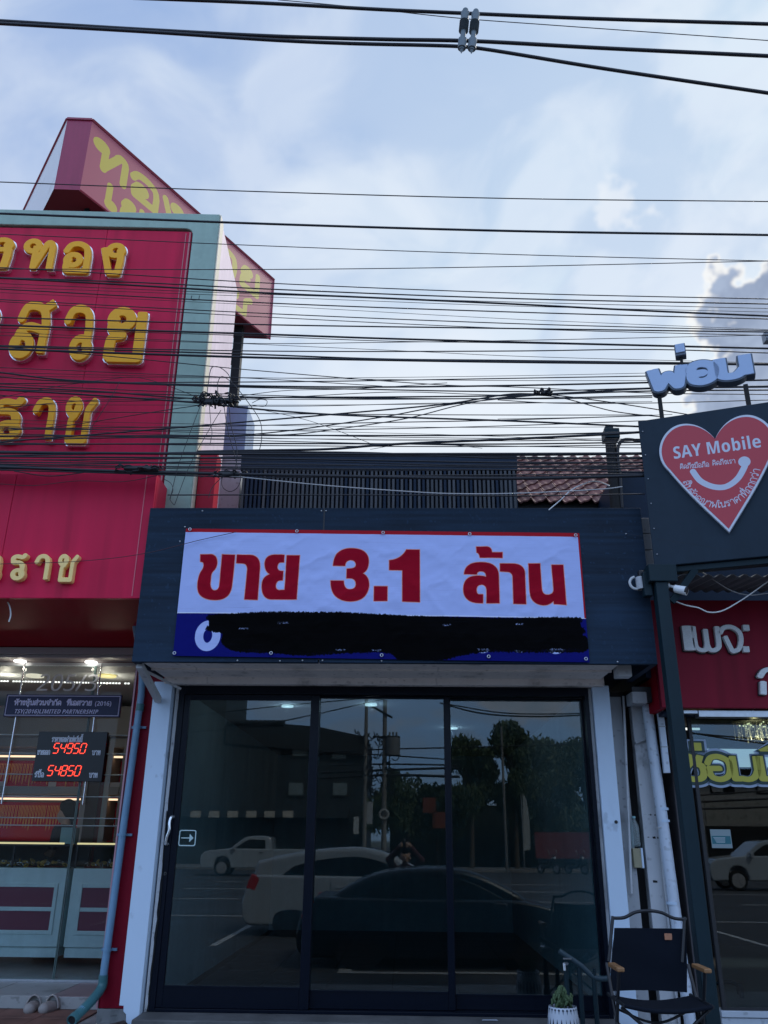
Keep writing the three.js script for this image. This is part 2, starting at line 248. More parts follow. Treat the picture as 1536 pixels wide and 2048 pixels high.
// plainer letters without loops
const GL = {
  'เ': { w: 0.3, s: ['p .12 .06 .12 .94'] },
  'พ': { w: 0.95, s: ['p .12 .94 .12 .4', 'c .12 .46 .14 .2 .26 .08 .4 .1 .46 .3', 'p .46 .28 .46 .84', 'c .46 .3 .52 .1 .66 .08 .78 .2 .8 .46', 'p .8 .4 .8 .94'] },
  'จ': { w: 0.85, s: ['c .08 .72 .2 .9 .45 .94 .68 .76 .7 .45 .58 .15 .38 .08', 'p .38 .08 .22 .6'] },
  ':': { w: 0.3, s: ['p .1 .1 .2 .1', 'p .1 .86 .2 .86'] },
  'ผ': { w: 0.95, s: ['p .1 .94 .22 .08 .46 .62 .68 .08 .82 .94'] },
  'อ': { w: 0.95, s: ['c .12 .66 .24 .88 .48 .93 .74 .78 .8 .5 .72 .2 .48 .07 .24 .14 .16 .32', 'p .16 .32 .16 .48 .46 .48 .46 .4'] },
  'น': { w: 0.9, s: ['p .12 .94 .12 .4', 'c .12 .46 .14 .18 .3 .08 .52 .12 .7 .36', 'p .74 .94 .74 .06'] },
  'ม': { w: 0.95, s: ['p .12 .94 .14 .08 .3 .08', 'c .3 .1 .5 .06 .68 .16 .78 .4', 'p .78 .34 .78 .94'] },
  'ซ': { w: 0.85, s: ['c .12 .9 .3 .9 .34 .72 .2 .52', 'c .2 .52 .12 .2 .3 .08 .56 .1 .66 .3 .62 .55 .5 .62', 'p .5 .62 .6 .94'] },
  'ถ': { w: 0.9, s: ['c .1 .66 .24 .9 .5 .93 .7 .8 .74 .5', 'p .74 .56 .74 .06', 'p .12 .06 .16 .5'] },
};
function strokePts(str, loop = 1) {
  const a = str.split(' '), n = a.slice(1).map(Number);
  if (a[0] === 'o') return Array.from({ length: 21 }, (_, i) => [n[0] + n[2] * loop * Math.cos(i * Math.PI / 10), n[1] + n[2] * loop * Math.sin(i * Math.PI / 10)]);
  const p = []; for (let i = 0; i < n.length; i += 2) p.push(new THREE.Vector2(n[i], n[i + 1]));
  return (a[0] === 'c' ? new THREE.SplineCurve(p).getPoints(p.length * 5) : p).map((v) => [v.x, v.y]);
}
// lay out a line: list of {x, dy, strokes}
function layout(text, set = G) {
  let x = 0, prev = 0, hasTop = false; const out = [];
  for (const ch of text) {
    const g = set[ch] ?? G[ch]; if (!g) continue;
    if (g.m !== undefined) { out.push({ x: prev, dy: g.m === 2 && hasTop ? 0.36 : 0, s: g.s }); if (g.m === 1) hasTop = true; }
    else { hasTop = ch === 'ำ' && false; prev = x; out.push({ x, dy: 0, s: g.s }); x += g.w + 0.06; }
  }
  return { out, w: x };
}
function drawThai(ctx, text, x, y, h, lw, color, width, set = G) {
  const { out, w } = layout(text, set), kx = width ? width / w : h; ctx.strokeStyle = color; ctx.lineWidth = lw; ctx.lineCap = ctx.lineJoin = 'round';
  for (const g of out) for (const s of g.s) { const p = strokePts(s); ctx.beginPath(); p.forEach(([a, b], i) => ctx[i ? 'lineTo' : 'moveTo'](x + (g.x + a) * kx, y - (b + g.dy) * h)); ctx.stroke(); }
  return w * kx;
}
// outline of a stroked letter as shapes with holes (marching squares over the distance to the strokes)
function letterShapes(strokes, hw, cell = 0.022, ax = 1, loop = 1) {
  const segs = []; let x0 = 9, x1 = -9, y0 = 9, y1 = -9;
  for (const s of strokes) { const p = strokePts(s, loop).map(([a, b]) => [a * ax, b]), open = s[0] !== 'o'; for (let i = 0; i + 1 < p.length; i++) { segs.push([...p[i], ...p[i + 1], open && i === 0, open && i + 2 === p.length]); } for (const [a, b] of p) { x0 = Math.min(x0, a); x1 = Math.max(x1, a); y0 = Math.min(y0, b); y1 = Math.max(y1, b); } }
  x0 -= hw + cell * 2; y0 -= hw + cell * 2; const nx = Math.ceil((x1 + hw + cell * 2 - x0) / cell) + 1, ny = Math.ceil((y1 + hw + cell * 2 - y0) / cell) + 1, f = new Float32Array(nx * ny);
  for (let j = 0; j < ny; j++) for (let i = 0; i < nx; i++) {
    const x = x0 + i * cell, y = y0 + j * cell; let d = 9;
    for (const [ax_, ay, bx_, by, e0, e1] of segs) { const vx = bx_ - ax_, vy = by - ay, l = vx * vx + vy * vy, q = l ? ((x - ax_) * vx + (y - ay) * vy) / l : 0, t = clamp(q, 0, 1); let e = Math.hypot(x - ax_ - vx * t, y - ay - vy * t); if (e0 && q < 0) e = Math.max(e, hw - q * Math.sqrt(l) * 1.0001); if (e1 && q > 1) e = Math.max(e, hw + (q - 1) * Math.sqrt(l)); d = Math.min(d, e); }
    f[j * nx + i] = hw - d;
  }
  const next = new Map(), pt = new Map(), key = (i, j, v) => (j * nx + i) * 2 + v;
  const cut = (i, j, v) => { const k = key(i, j, v); if (!pt.has(k)) { const a = f[j * nx + i], b = v ? f[(j + 1) * nx + i] : f[j * nx + i + 1], t = a / (a - b); pt.set(k, v ? [x0 + i * cell, y0 + (j + t) * cell] : [x0 + (i + t) * cell, y0 + j * cell]); } return k; };
  for (let j = 0; j + 1 < ny; j++) for (let i = 0; i + 1 < nx; i++) {
    const c = (f[j * nx + i] > 0 ? 1 : 0) | (f[j * nx + i + 1] > 0 ? 2 : 0) | (f[(j + 1) * nx + i + 1] > 0 ? 4 : 0) | (f[(j + 1) * nx + i] > 0 ? 8 : 0);
    if (!c || c === 15) continue;
    const B = () => cut(i, j, 0), R = () => cut(i + 1, j, 1), Tp = () => cut(i, j + 1, 0), L = () => cut(i, j, 1), go = (a, b) => next.set(a, b);
    switch (c) { case 1: go(B(), L()); break; case 2: go(R(), B()); break; case 3: go(R(), L()); break; case 4: go(Tp(), R()); break; case 5: go(B(), L()); go(Tp(), R()); break; case 6: go(Tp(), B()); break; case 7: go(Tp(), L()); break; case 8: go(L(), Tp()); break; case 9: go(B(), Tp()); break; case 10: go(R(), B()); go(L(), Tp()); break; case 11: go(R(), Tp()); break; case 12: go(L(), R()); break; case 13: go(B(), R()); break; case 14: go(L(), B()); break; }
  }
  const loops = [];
  while (next.size) { const start = next.keys().next().value, loop = []; let k = start; while (next.has(k)) { loop.push(pt.get(k)); const n = next.get(k); next.delete(k); k = n; } if (loop.length > 5) loops.push(loop); }
  const area = (l) => l.reduce((s, p, i) => { const q = l[(i + 1) % l.length]; return s + p[0] * q[1] - q[0] * p[1]; }, 0) / 2;
  const thin = (l) => l.filter((p, i) => { const a = l[(i + l.length - 1) % l.length], b = l[(i + 1) % l.length]; return i % 2 === 0 || Math.abs((p[0] - a[0]) * (b[1] - a[1]) - (p[1] - a[1]) * (b[0] - a[0])) > cell * cell * 0.12; });
  const inside = (p, l) => { let r = false; for (let i = 0, j = l.length - 1; i < l.length; j = i++) if ((l[i][1] > p[1]) !== (l[j][1] > p[1]) && p[0] < ((l[j][0] - l[i][0]) * (p[1] - l[i][1])) / (l[j][1] - l[i][1]) + l[i][0]) r = !r; return r; };
  const big = loops.map((l) => ({ l: thin(l), a: area(l) })).filter((q) => Math.abs(q.a) > cell * cell * 3), outSign = Math.sign(big.reduce((m, q) => (Math.abs(q.a) > Math.abs(m) ? q.a : m), 0));
  const toV = (l) => l.map((p) => new THREE.Vector2(p[0], p[1])), shapes = [];
  for (const q of big.filter((q) => Math.sign(q.a) === outSign)) { const s = new THREE.Shape(toV(q.l)); s.outline = q.l; shapes.push(s); }
  for (const q of big.filter((q) => Math.sign(q.a) !== outSign)) { const s = shapes.find((s) => inside(q.l[0], s.outline)); if (s) s.holes.push(new THREE.Path(toV(q.l))); }
  return { shapes, x0: x0 + cell * 2, x1: x1 + hw, y0: y0 + cell * 2, y1: y1 + hw };
}
function canvas(w, h, paint) { const c = document.createElement('canvas'); c.width = w; c.height = h; paint(c.getContext('2d'), w, h); const t = new THREE.CanvasTexture(c); t.colorSpace = THREE.SRGBColorSpace; t.magFilter = t.minFilter = THREE.LinearFilter; return t; }
// a raised letter filling the box x0..x1, y0..y1 (its front at z + depth)
function letterGeo(ch, x0, x1, y0, y1, z, depth, hw, set = G, bevel = 0.006, squeeze = 1, loop = 1.35) {
  const L = letterShapes(set[ch].s, hw, 0.02, squeeze, loop), sx = (x1 - x0) / (L.x1 - L.x0), sy = (y1 - y0) / (L.y1 - L.y0);
  const g = new THREE.ExtrudeGeometry(L.shapes, { depth: depth, bevelEnabled: true, bevelThickness: bevel, bevelSize: bevel / Math.max(sx, sy), bevelSegments: 2, curveSegments: 4 });
  g.translate(-L.x0, -L.y0, 0); g.scale(sx, sy, 1); g.translate(x0, y0, z); return g;
}
// soft bodies: bones [ax,ay,az,bx,by,bz,ra,rb] joined with a smooth minimum
function blob(bones, res, k = 0.03) {
  const lo = V(9, 9, 9), hi = V(-9, -9, -9);
  for (const b of bones) for (const o of [0, 3]) { const r = b[o ? 7 : 6] + k; lo.min(V(b[o] - r, b[o + 1] - r, b[o + 2] - r)); hi.max(V(b[o] + r, b[o + 1] + r, b[o + 2] + r)); }
  const c = lo.clone().add(hi).multiplyScalar(0.5), s = Math.max(hi.x - lo.x, hi.y - lo.y, hi.z - lo.z) * 0.56;
  const mc = new MarchingCubes(res, mats.skin, false, false, 200000); mc.isolation = 0;
  for (let z = 0; z < res; z++) for (let y = 0; y < res; y++) for (let x = 0; x < res; x++) {
    const px = c.x + ((x - res / 2) / (res / 2)) * s, py = c.y + ((y - res / 2) / (res / 2)) * s, pz = c.z + ((z - res / 2) / (res / 2)) * s;
    let d = 1;
    for (const b of bones) {
      const vx = b[3] - b[0], vy = b[4] - b[1], vz = b[5] - b[2], l = vx * vx + vy * vy + vz * vz, t = l ? clamp(((px - b[0]) * vx + (py - b[1]) * vy + (pz - b[2]) * vz) / l, 0, 1) : 0;
      const e = Math.hypot(px - b[0] - vx * t, py - b[1] - vy * t, pz - b[2] - vz * t) - (b[6] + (b[7] - b[6]) * t), h = clamp(0.5 + (0.5 * (d - e)) / k, 0, 1);
      d = d + (e - d) * h - k * h * (1 - h);
    }
    mc.field[z * res * res + y * res + x] = -d;
  }
  mc.update(); const n = mc.count, g = new THREE.BufferGeometry();
  g.setAttribute('position', new THREE.BufferAttribute(new Float32Array(mc.positionArray.slice(0, n * 3)), 3)); g.setAttribute('normal', new THREE.BufferAttribute(new Float32Array(mc.normalArray.slice(0, n * 3)), 3));
  g.scale(s, s, s); g.translate(c.x, c.y, c.z); return g;
}
// ================================================================ GROUND AND STREET
const GND = -0.38;
struct('ground', uvm(quad(V(-260, GND, 260), V(260, GND, 260), V(260, GND, -160), V(-260, GND, -160))), mats.asphalt);
const forecourt = struct('forecourt', join(bx(-2.6, 12, GND - 0.1, -0.1, -2, 2.3, 0.01), bx(-14, -2.61, GND - 0.1, -0.112, -0.9, 2.3, 0.01), bx(-14, -2.61, GND - 0.1, -0.112, -1.6, -0.91)), mats.concrete);
{ // terracotta tiles in front of the gold shop
  const cols = [[0.24, 0.115, 0.085], [0.21, 0.1, 0.075], [0.26, 0.13, 0.1]].map((c) => M(c, 0.7, { map: T.cement })), r = rng(5), S = 0.4, g = bx(0, S - 0.008, 0, 0.014, 0, S - 0.008, 0.003);
  for (let i = 0; i < 7; i++) for (let j = 0; j < 5; j++) { const m = new THREE.Mesh(g, cols[Math.floor(r() * 3)]); m.name = 'tile'; m.castShadow = m.receiveShadow = true; m.position.set(-2.72 - (i + 1) * S + 0.1, -0.114 + r() * 0.002, -0.84 + j * S); forecourt.add(m); }
  const wt = [[0.4, 0.41, 0.4], [0.36, 0.37, 0.36]].map((c) => M(c, 0.35, { map: T.dirty })), pk = M([0.34, 0.24, 0.24], 0.4, { map: T.dirty }), g2 = bx(0, 0.592, 0, 0.094, -0.02, 0, 0.004), g3 = bx(0, 0.592, -0.02, 0, -0.74, -0.02, 0.004);
  const step = struct('shop_step', bx(-9, -2.46, -0.112, -0.022, -1.62, -0.83), mats.concrete);
  for (let i = 0; i < 8; i++) { for (const [gg, mm] of [[g2, wt[i % 2]], [g3, i % 3 ? wt[(i + 1) % 2] : pk]]) { const m = new THREE.Mesh(gg, mm); m.name = 'tile'; m.castShadow = m.receiveShadow = true; m.position.set(-3.07 - i * 0.6, gg === g2 ? -0.097 : 0.0, -0.81); step.add(m); } }
}
struct('threshold', join(bx(-2.02, 1.62, -0.1, 0.035, -0.1, 0.32, 0.015)), mats.threshold);
struct('kerb', bx(-60, 60, GND, GND + 0.14, 46, 46.3, 0.02), mats.concrete);
struct('far_pavement', bx(-60, 60, GND - 0.05, GND + 0.12, 46.31, 53), mats.concrete);
{ const g = []; for (let x = -50; x < 50; x += 6) for (const z of [20, 25.5, 31]) g.push(bx(x, x + 3, GND + 0.002, GND + 0.006, z, z + 0.15)); for (let i = -4; i < 6; i++) { const a = i * 3.2; g.push(bx(a - 0.06, a + 0.06, GND + 0.002, GND + 0.006, 8.2, 13)); } g.push(bx(-40, 40, GND + 0.002, GND + 0.006, 14, 14.15), bx(-0.9, 2.7, GND + 0.002, GND + 0.006, 5.2, 5.36), bx(-0.9, -0.72, GND + 0.002, GND + 0.006, 5.361, 7.5)); struct('road_marking', join(g), mats.paint); }

// ================================================================ THE EMPTY SHOP IN THE MIDDLE
const FZ = 0.85;
const shop = thing('empty_shop', 'dark fronted empty shop house with white columns between the two red shops', 'shop house', [-0.1, 0, 0]);
{
  const fx0 = -2.165, fx1 = 1.985, fy0 = 2.588, fy1 = 3.905, s1 = P(648, 1040, { z: FZ }).x;
  part(shop, 'fascia_panel', bx(fx0, s1 - 0.004, fy0, fy1, FZ - 0.05, FZ, 0.004), mats.dark);
  part(shop, 'fascia_panel', bx(s1 + 0.004, fx1, fy0, fy1, FZ - 0.05, FZ, 0.004), mats.dark);
  part(shop, 'fascia_seam', bx(s1 - 0.006, s1 + 0.006, fy0 + 0.02, fy1 - 0.01, FZ - 0.02, FZ + 0.003), mats.black);
  part(shop, 'fascia_return', join(bx(fx0, fx0 + 0.05, fy0, fy1, 0.1, FZ - 0.05), bx(fx1 - 0.05, fx1, fy0, fy1, 0.05, FZ - 0.05), bx(fx0 + 0.05, fx1 - 0.05, fy1 - 0.05, fy1 - 0.003, 0, FZ - 0.05)), mats.darkSmooth);
  const screw = new THREE.SphereGeometry(0.008, 8, 6); { const g = []; for (const [x, y] of [[652, 1022], [643, 1022], [405, 1022], [475, 1321], [560, 1322], [605, 1321], [645, 1321], [763, 1322], [1235, 1324], [370, 1054], [360, 1083], [1252, 1068]]) { const p = P(x, y, { z: FZ }); g.push(screw.clone().translate(p.x, p.y, FZ + 0.001)); } part(shop, 'screw', join(g), mats.steel); }
  // soffit and beam behind it
  part(shop, 'soffit', join(bx(-2.1, 1.7, 2.6, 2.63, 0.12, FZ - 0.06), bx(-2.1, 1.73, 2.545, 2.64, 0.02, 0.12, 0.004), bx(-2.1, 1.7, 2.585, 2.6, 0.5, 0.53)), mats.soffit);
  part(shop, 'corner_block', bx(1.72, 1.84, 2.535, 2.63, 0.5, 0.62, 0.005), mats.whiteOld);
  part(shop, 'bracket', bar(V(-2.13, 2.58, 0.75), V(-2.13, 2.4, 0.12), 0.05, 0.05), mats.whiteOld); part(shop, 'bracket', bar(V(-2.17, 2.585, 0.6), V(-1.95, 2.5, 0.14), 0.04, 0.02), mats.whiteOld);
  // columns (the left one chipped at its foot)
  const foot = new THREE.Shape(); [[-2.185, 2.56], [-2.185, 0.09], [-2.15, 0.088], [-2.148, 0.05], [-2.125, 0.03], [-2.118, -0.02], [-2.09, -0.045], [-2.06, -0.06], [-2.045, -0.075], [-2.03, -0.06], [-2.03, 2.56]].forEach(([x, y], i) => foot[i ? 'lineTo' : 'moveTo'](x, y));
  const lc = uvm(new THREE.ExtrudeGeometry(foot, { depth: 0.14, bevelEnabled: true, bevelSize: 0.004, bevelThickness: 0.004, bevelSegments: 2 }).translate(0, 0, -0.045));
  part(shop, 'column', lc, mats.white);
  part(shop, 'column', bx(1.635, 1.782, -0.1, 2.56, -0.1, 0.05, 0.006), mats.white);
  part(shop, 'column_hole', new THREE.CylinderGeometry(0.014, 0.014, 0.006, 14).rotateX(Math.PI / 2).translate(P(1232, 1644, { z: 0.05 }).x, P(1232, 1644, { z: 0.05 }).y, 0.0505), mats.black);
  const jr = rng(3); const jamb = (x0, x1) => { const s = new THREE.Shape(); s.moveTo(x0, -0.03); s.lineTo(x0, 2.53); s.lineTo(x1, 2.53); for (let i = 1; i < 60; i++) s.lineTo(x1 - jr() * 0.008 * (i > 40 ? 2 : 1), 2.53 - i * 0.043); return uvm(new THREE.ExtrudeGeometry(s, { depth: 0.03, bevelEnabled: false }).translate(0, 0, -0.01)); };
  part(shop, 'jamb', jamb(-2.012, -1.98), mats.whiteOld); part(shop, 'jamb', bx(1.604, 1.63, 0, 2.53, -0.02, 0.02), mats.greyOld);
  part(shop, 'loose_wire', tube([V(-1.985, 1.5, 0.03), V(-1.98, 1.2, 0.034), V(-1.965, 0.9, 0.036), V(-1.972, 0.5, 0.035), V(-1.985, 0.15, 0.035)], 0.004, 30), mats.brown);
  // broken plaster and splinters at the column's foot
  const r = rng(8), deb = []; for (let i = 0; i < 46; i++) { const g = new THREE.IcosahedronGeometry(0.008 + r() * 0.022, 0); g.scale(1 + r(), 0.5 + r() * 0.4, 1 + r()); g.rotateY(r() * 6); g.translate(-2.32 + r() * 0.45, -0.095 + r() * 0.03, 0.02 + r() * 0.3); deb.push(g); }
  tag(part(shop, 'plaster_rubble', join(deb), mats.greyOld), null, null, null, 'stuff');
  const spl = []; for (let i = 0; i < 22; i++) { const a = V(-2.18 + r() * 0.1, -0.07 + r() * 0.05, 0.05 + r() * 0.1), b = a.clone().add(V(-0.22 - r() * 0.28, -0.02 + r() * 0.03 - 0.02, 0.2 + r() * 0.32)); spl.push(rod(a, b, 0.006 + r() * 0.006, 0.003, 5)); }
  tag(part(shop, 'splinters', join(spl), M([0.05, 0.035, 0.03], 0.9)), null, null, null, 'stuff');

  // glass front: outer frame, then three panels each with pane
  part(shop, 'door_frame', join(bx(-1.98, -1.93, 0.035, 2.54, -0.1, 0.03, 0.004), bx(1.57, 1.604, 0.035, 2.54, -0.1, 0.03, 0.004), bx(-1.93, 1.57, 2.47, 2.54, -0.1, 0.03, 0.004), bx(-1.93, 1.57, 0.035, 0.06, -0.1, 0.03, 0.004)), mats.frame);
  const panel = (x0, x1, y0, y1, ox0, ox1, z, rail) => {
    const m = part(shop, 'door_panel', join(bx(ox0, x0, 0.062, 2.468, z - 0.035, z, 0.004), bx(x1, ox1, 0.062, 2.468, z - 0.035, z, 0.004), bx(x0, x1, y1, 2.468, z - 0.035, z, 0.004), bx(x0, x1, 0.062, y0, z - 0.035, z, 0.004), bx(x0, x1, y0 - 0.012, y0, z, z + 0.006)), mats.frame);
    sub(m, 'pane', bx(x0 - 0.005, x1 + 0.005, y0 - 0.005, y1 + 0.005, z - 0.021, z - 0.014), mats.pane); return m;
  };
  const p1 = panel(-1.878, -0.815, 0.215, 2.42, -1.93, -0.74, 0.02);
  panel(-0.74, 0.346, 0.19, 2.452, -0.8, 0.4, -0.04); panel(0.408, 1.555, 0.17, 2.452, 0.35, 1.575, -0.09);
  // handle and arrow sticker on the sliding panel
  const h1 = P(341, 1634, { z: 0.05 }), h2 = P(333, 1688, { z: 0.05 });
  sub(p1, 'handle', tube([V(h1.x + 0.02, h1.y, 0.02), V(h1.x + 0.008, h1.y, 0.055), V(h1.x, h1.y - 0.04, 0.065), V(h1.x + 0.004, (h1.y + h2.y) / 2, 0.068), V(h2.x, h2.y + 0.05, 0.065), V(h2.x - 0.005, h2.y, 0.055), V(h2.x + 0.005, h2.y, 0.02)], 0.012, 40, 10), mats.chrome);
  sub(p1, 'lock', new THREE.CylinderGeometry(0.014, 0.014, 0.012, 16).rotateX(Math.PI / 2).translate(P(331, 1747, { z: 0.02 }).x, P(331, 1747, { z: 0.02 }).y, 0.024), mats.steel);
  const sa = P(356, 1692, { z: 0.01 }), sb = P(393, 1660, { z: 0.01 }), ft = new THREE.Shape(), fw = sb.x - sa.x, fh = sb.y - sa.y;
  const rr = (s, x, y, w, h, q) => { s.moveTo(x + q, y); s.lineTo(x + w - q, y); s.quadraticCurveTo(x + w, y, x + w, y + q); s.lineTo(x + w, y + h - q); s.quadraticCurveTo(x + w, y + h, x + w - q, y + h); s.lineTo(x + q, y + h); s.quadraticCurveTo(x, y + h, x, y + h - q); s.lineTo(x, y + q); s.quadraticCurveTo(x, y, x + q, y); return s; };
  rr(ft, 0, 0, fw, fh, 0.02); ft.holes.push(rr(new THREE.Path(), 0.008, 0.008, fw - 0.016, fh - 0.016, 0.014));
  const arrow = prism([[0.02, fh / 2 - 0.004], [fw * 0.62, fh / 2 - 0.004], [fw * 0.62, fh * 0.24], [fw - 0.02, fh / 2], [fw * 0.62, fh * 0.76], [fw * 0.62, fh / 2 + 0.004], [0.02, fh / 2 + 0.004]], 0.0006);
  const fr = new THREE.ExtrudeGeometry(ft, { depth: 0.0006, bevelEnabled: false });
  sub(p1, 'arrow_sticker', join(fr, arrow).translate(sa.x, sa.y, 0.0065), M([0.45, 0.6, 0.6], 0.5));
  // torn paper seal on the bottom rail of the middle panel
  { const pp = [[702, 2030], [704, 2024], [752, 2022], [772, 2027], [840, 2030], [880, 2032], [840, 2033], [752, 2033]].map(([x, y]) => { const q = P(x, y, { z: -0.03 }); return [q.x, q.y]; }); part(shop, 'paper_scrap', prism(pp, 0.001).translate(0, 0, -0.0325), M([0.3, 0.34, 0.42], 0.8)); }
  // the room behind the glass
  part(shop, 'room_wall', join(bx(-2.13, -2.03, 0, 2.7, -6.6, -0.05), bx(1.63, 1.73, 0, 2.7, -6.6, -0.1), bx(-2.03, 1.63, 0, 2.7, -6.6, -6.5)), mats.roomWall);
  part(shop, 'room_ceiling', bx(-2.03, 1.63, 2.56, 2.66, -6.5, -0.101), mats.roomCeil);
  const fl = part(shop, 'room_floor', bx(-2.03, 1.63, -0.05, 0.02, -6.5, -0.101), mats.black);
  const tg = bx(0, 0.598, 0, 0.012, 0, 0.598, 0.002), tr = rng(12), tm = [0.05, 0.058, 0.066].map((c) => M([c, c, c * 1.06], 0.32, { map: T.grime }));
  for (let i = 0; i < 6; i++) for (let j = 0; j < 10; j++) sub(fl, 'tile', tg, tm[Math.floor(tr() * 3)], [-2.02 + 0.1 + i * 0.605, 0.021, -6.45 + j * 0.605]);
  for (const [x, y] of [[575, 1413], [742, 1410], [905, 1457], [834, 1525], [828, 1543], [634, 1532], [646, 1553]]) { const p = P(x, y, { y: 2.548 }); if (p.z < -6.4) continue; const m = part(shop, 'downlight', new THREE.CylinderGeometry(0.06, 0.06, 0.02, 20).translate(p.x, 2.552, p.z), glow([0.9, 0.97, 1], 1.6)); const l = new THREE.PointLight(0xe8f2ff, 0.09); l.name = 'downlight_lamp'; l.position.set(p.x, 2.5, p.z); l.castShadow = true; scene.add(l); }
  // body of the house above and behind
  part(shop, 'wall', join(bx(-1.815, 1.25, 2.7, 5.28, -6.6, -1.12), bx(-2.15, 1.98, 2.66, 3.85, -1.1, 0)), mats.darkSmooth);
  part(shop, 'parapet', bx(-1.82, 1.25, 5.1, 5.31, -1.1, -1.0, 0.005), mats.darkSmooth);
  const sg = bx(-0.014, 0.014, 3.86, 5.1, -1.05, -1.0, 0.004); const n = 64, sm = [mats.darkSmooth, M([0.04, 0.047, 0.057], 0.5), M([0.026, 0.032, 0.04], 0.5)], sr = rng(4);
  for (let i = 0; i < n; i++) { const m = part(shop, 'slat', sg, sm[Math.floor(sr() * 3)]); m.position.x += -1.8 + (i + 0.5) * (3.03 / n); }
}
// tiled roof seen over the fascia on the right
{
  const e0 = P(1030, 1001, { z: -1.2 }), e1 = P(1290, 1006, { z: -1.2 }), ey = (e0.y + e1.y) / 2, h0 = P(1150, 916, { z: -2.6 }), w = e1.x - e0.x + 0.75;
  const house = thing('tiled_roof_house', 'house with a red brown tiled roof showing beside the steel post behind the dark fascia', 'house', [e0.x + w / 2, 3.9, -2]);
  const len = Math.hypot(h0.y - ey, 1.4), tilt = Math.atan2(h0.y - ey, 1.4), roof = part(house, 'roof', bx(0, w, -0.05, -0.012, -len, 0).rotateX(0), mats.black);
  roof.geometry = roof.geometry.clone().rotateX(tilt).translate(e0.x, ey, -1.2);
  const prof = [], N = 12, tw = 0.165, tl = 0.24; for (let i = 0; i <= N; i++) prof.push([i / N * (tw + 0.012), 0.02 * Math.cos((i / N) * Math.PI * 2 + 0.6) + 0.01 * Math.cos((i / N) * Math.PI * 4)]);
  const sh = new THREE.Shape(); prof.forEach(([x, y], i) => sh[i ? 'lineTo' : 'moveTo'](x, y + 0.009)); [...prof].reverse().forEach(([x, y]) => sh.lineTo(x, y - 0.009));
  const tg = uvm(new THREE.ExtrudeGeometry(sh, { depth: tl, bevelEnabled: false }).rotateX(-0.09)), rows = Math.ceil(len / (tl - 0.03)), cols = Math.ceil(w / tw), tr = rng(14), tm = [[0.2, 0.075, 0.062], [0.16, 0.062, 0.055], [0.235, 0.09, 0.075]].map((c) => M(c, 0.7, { map: T.grime }));
  const geos = tg.clone().rotateX(tilt), cs = Math.cos(tilt), sn = Math.sin(tilt);
  for (let j = 0; j < rows; j++) for (let i = 0; i < cols; i++) { const d = 0.02 - tl - j * (tl - 0.03) + 0.05, m = sub(roof, 'tile', geos, tm[Math.floor(tr() * 3)]); m.position.set(e0.x + i * tw + (tr() - 0.5) * 0.006, ey - d * sn + 0.018 * cs, -1.2 + d * cs); }
  part(house, 'eave_board', bx(e0.x, e0.x + w, ey - 0.09, ey - 0.02, -1.26, -1.2), mats.brown);
  part(house, 'wall', join(bx(e0.x, e0.x + w, 3.2, ey - 0.09, -6, -1.4), bx(e0.x, e0.x + w, ey - 0.2, h0.y - 0.1, -6, -2.55)), M([0.035, 0.05, 0.055], 0.8, { map: T.dirty }));
  for (const [x0, x1, y0, y1] of [[1034, 1048, 999, 1017], [1136, 1154, 1001, 1018], [1247, 1266, 1006, 1018]]) { const a = P(x0, y1, { z: -1.38 }), b = P(x1, y0, { z: -1.38 }); part(house, 'vent_block', bx(a.x, b.x, a.y - 0.06, b.y, -1.44, -1.38, 0.005), M([0.5, 0.55, 0.55], 0.7, { map: T.dirty })); }
}
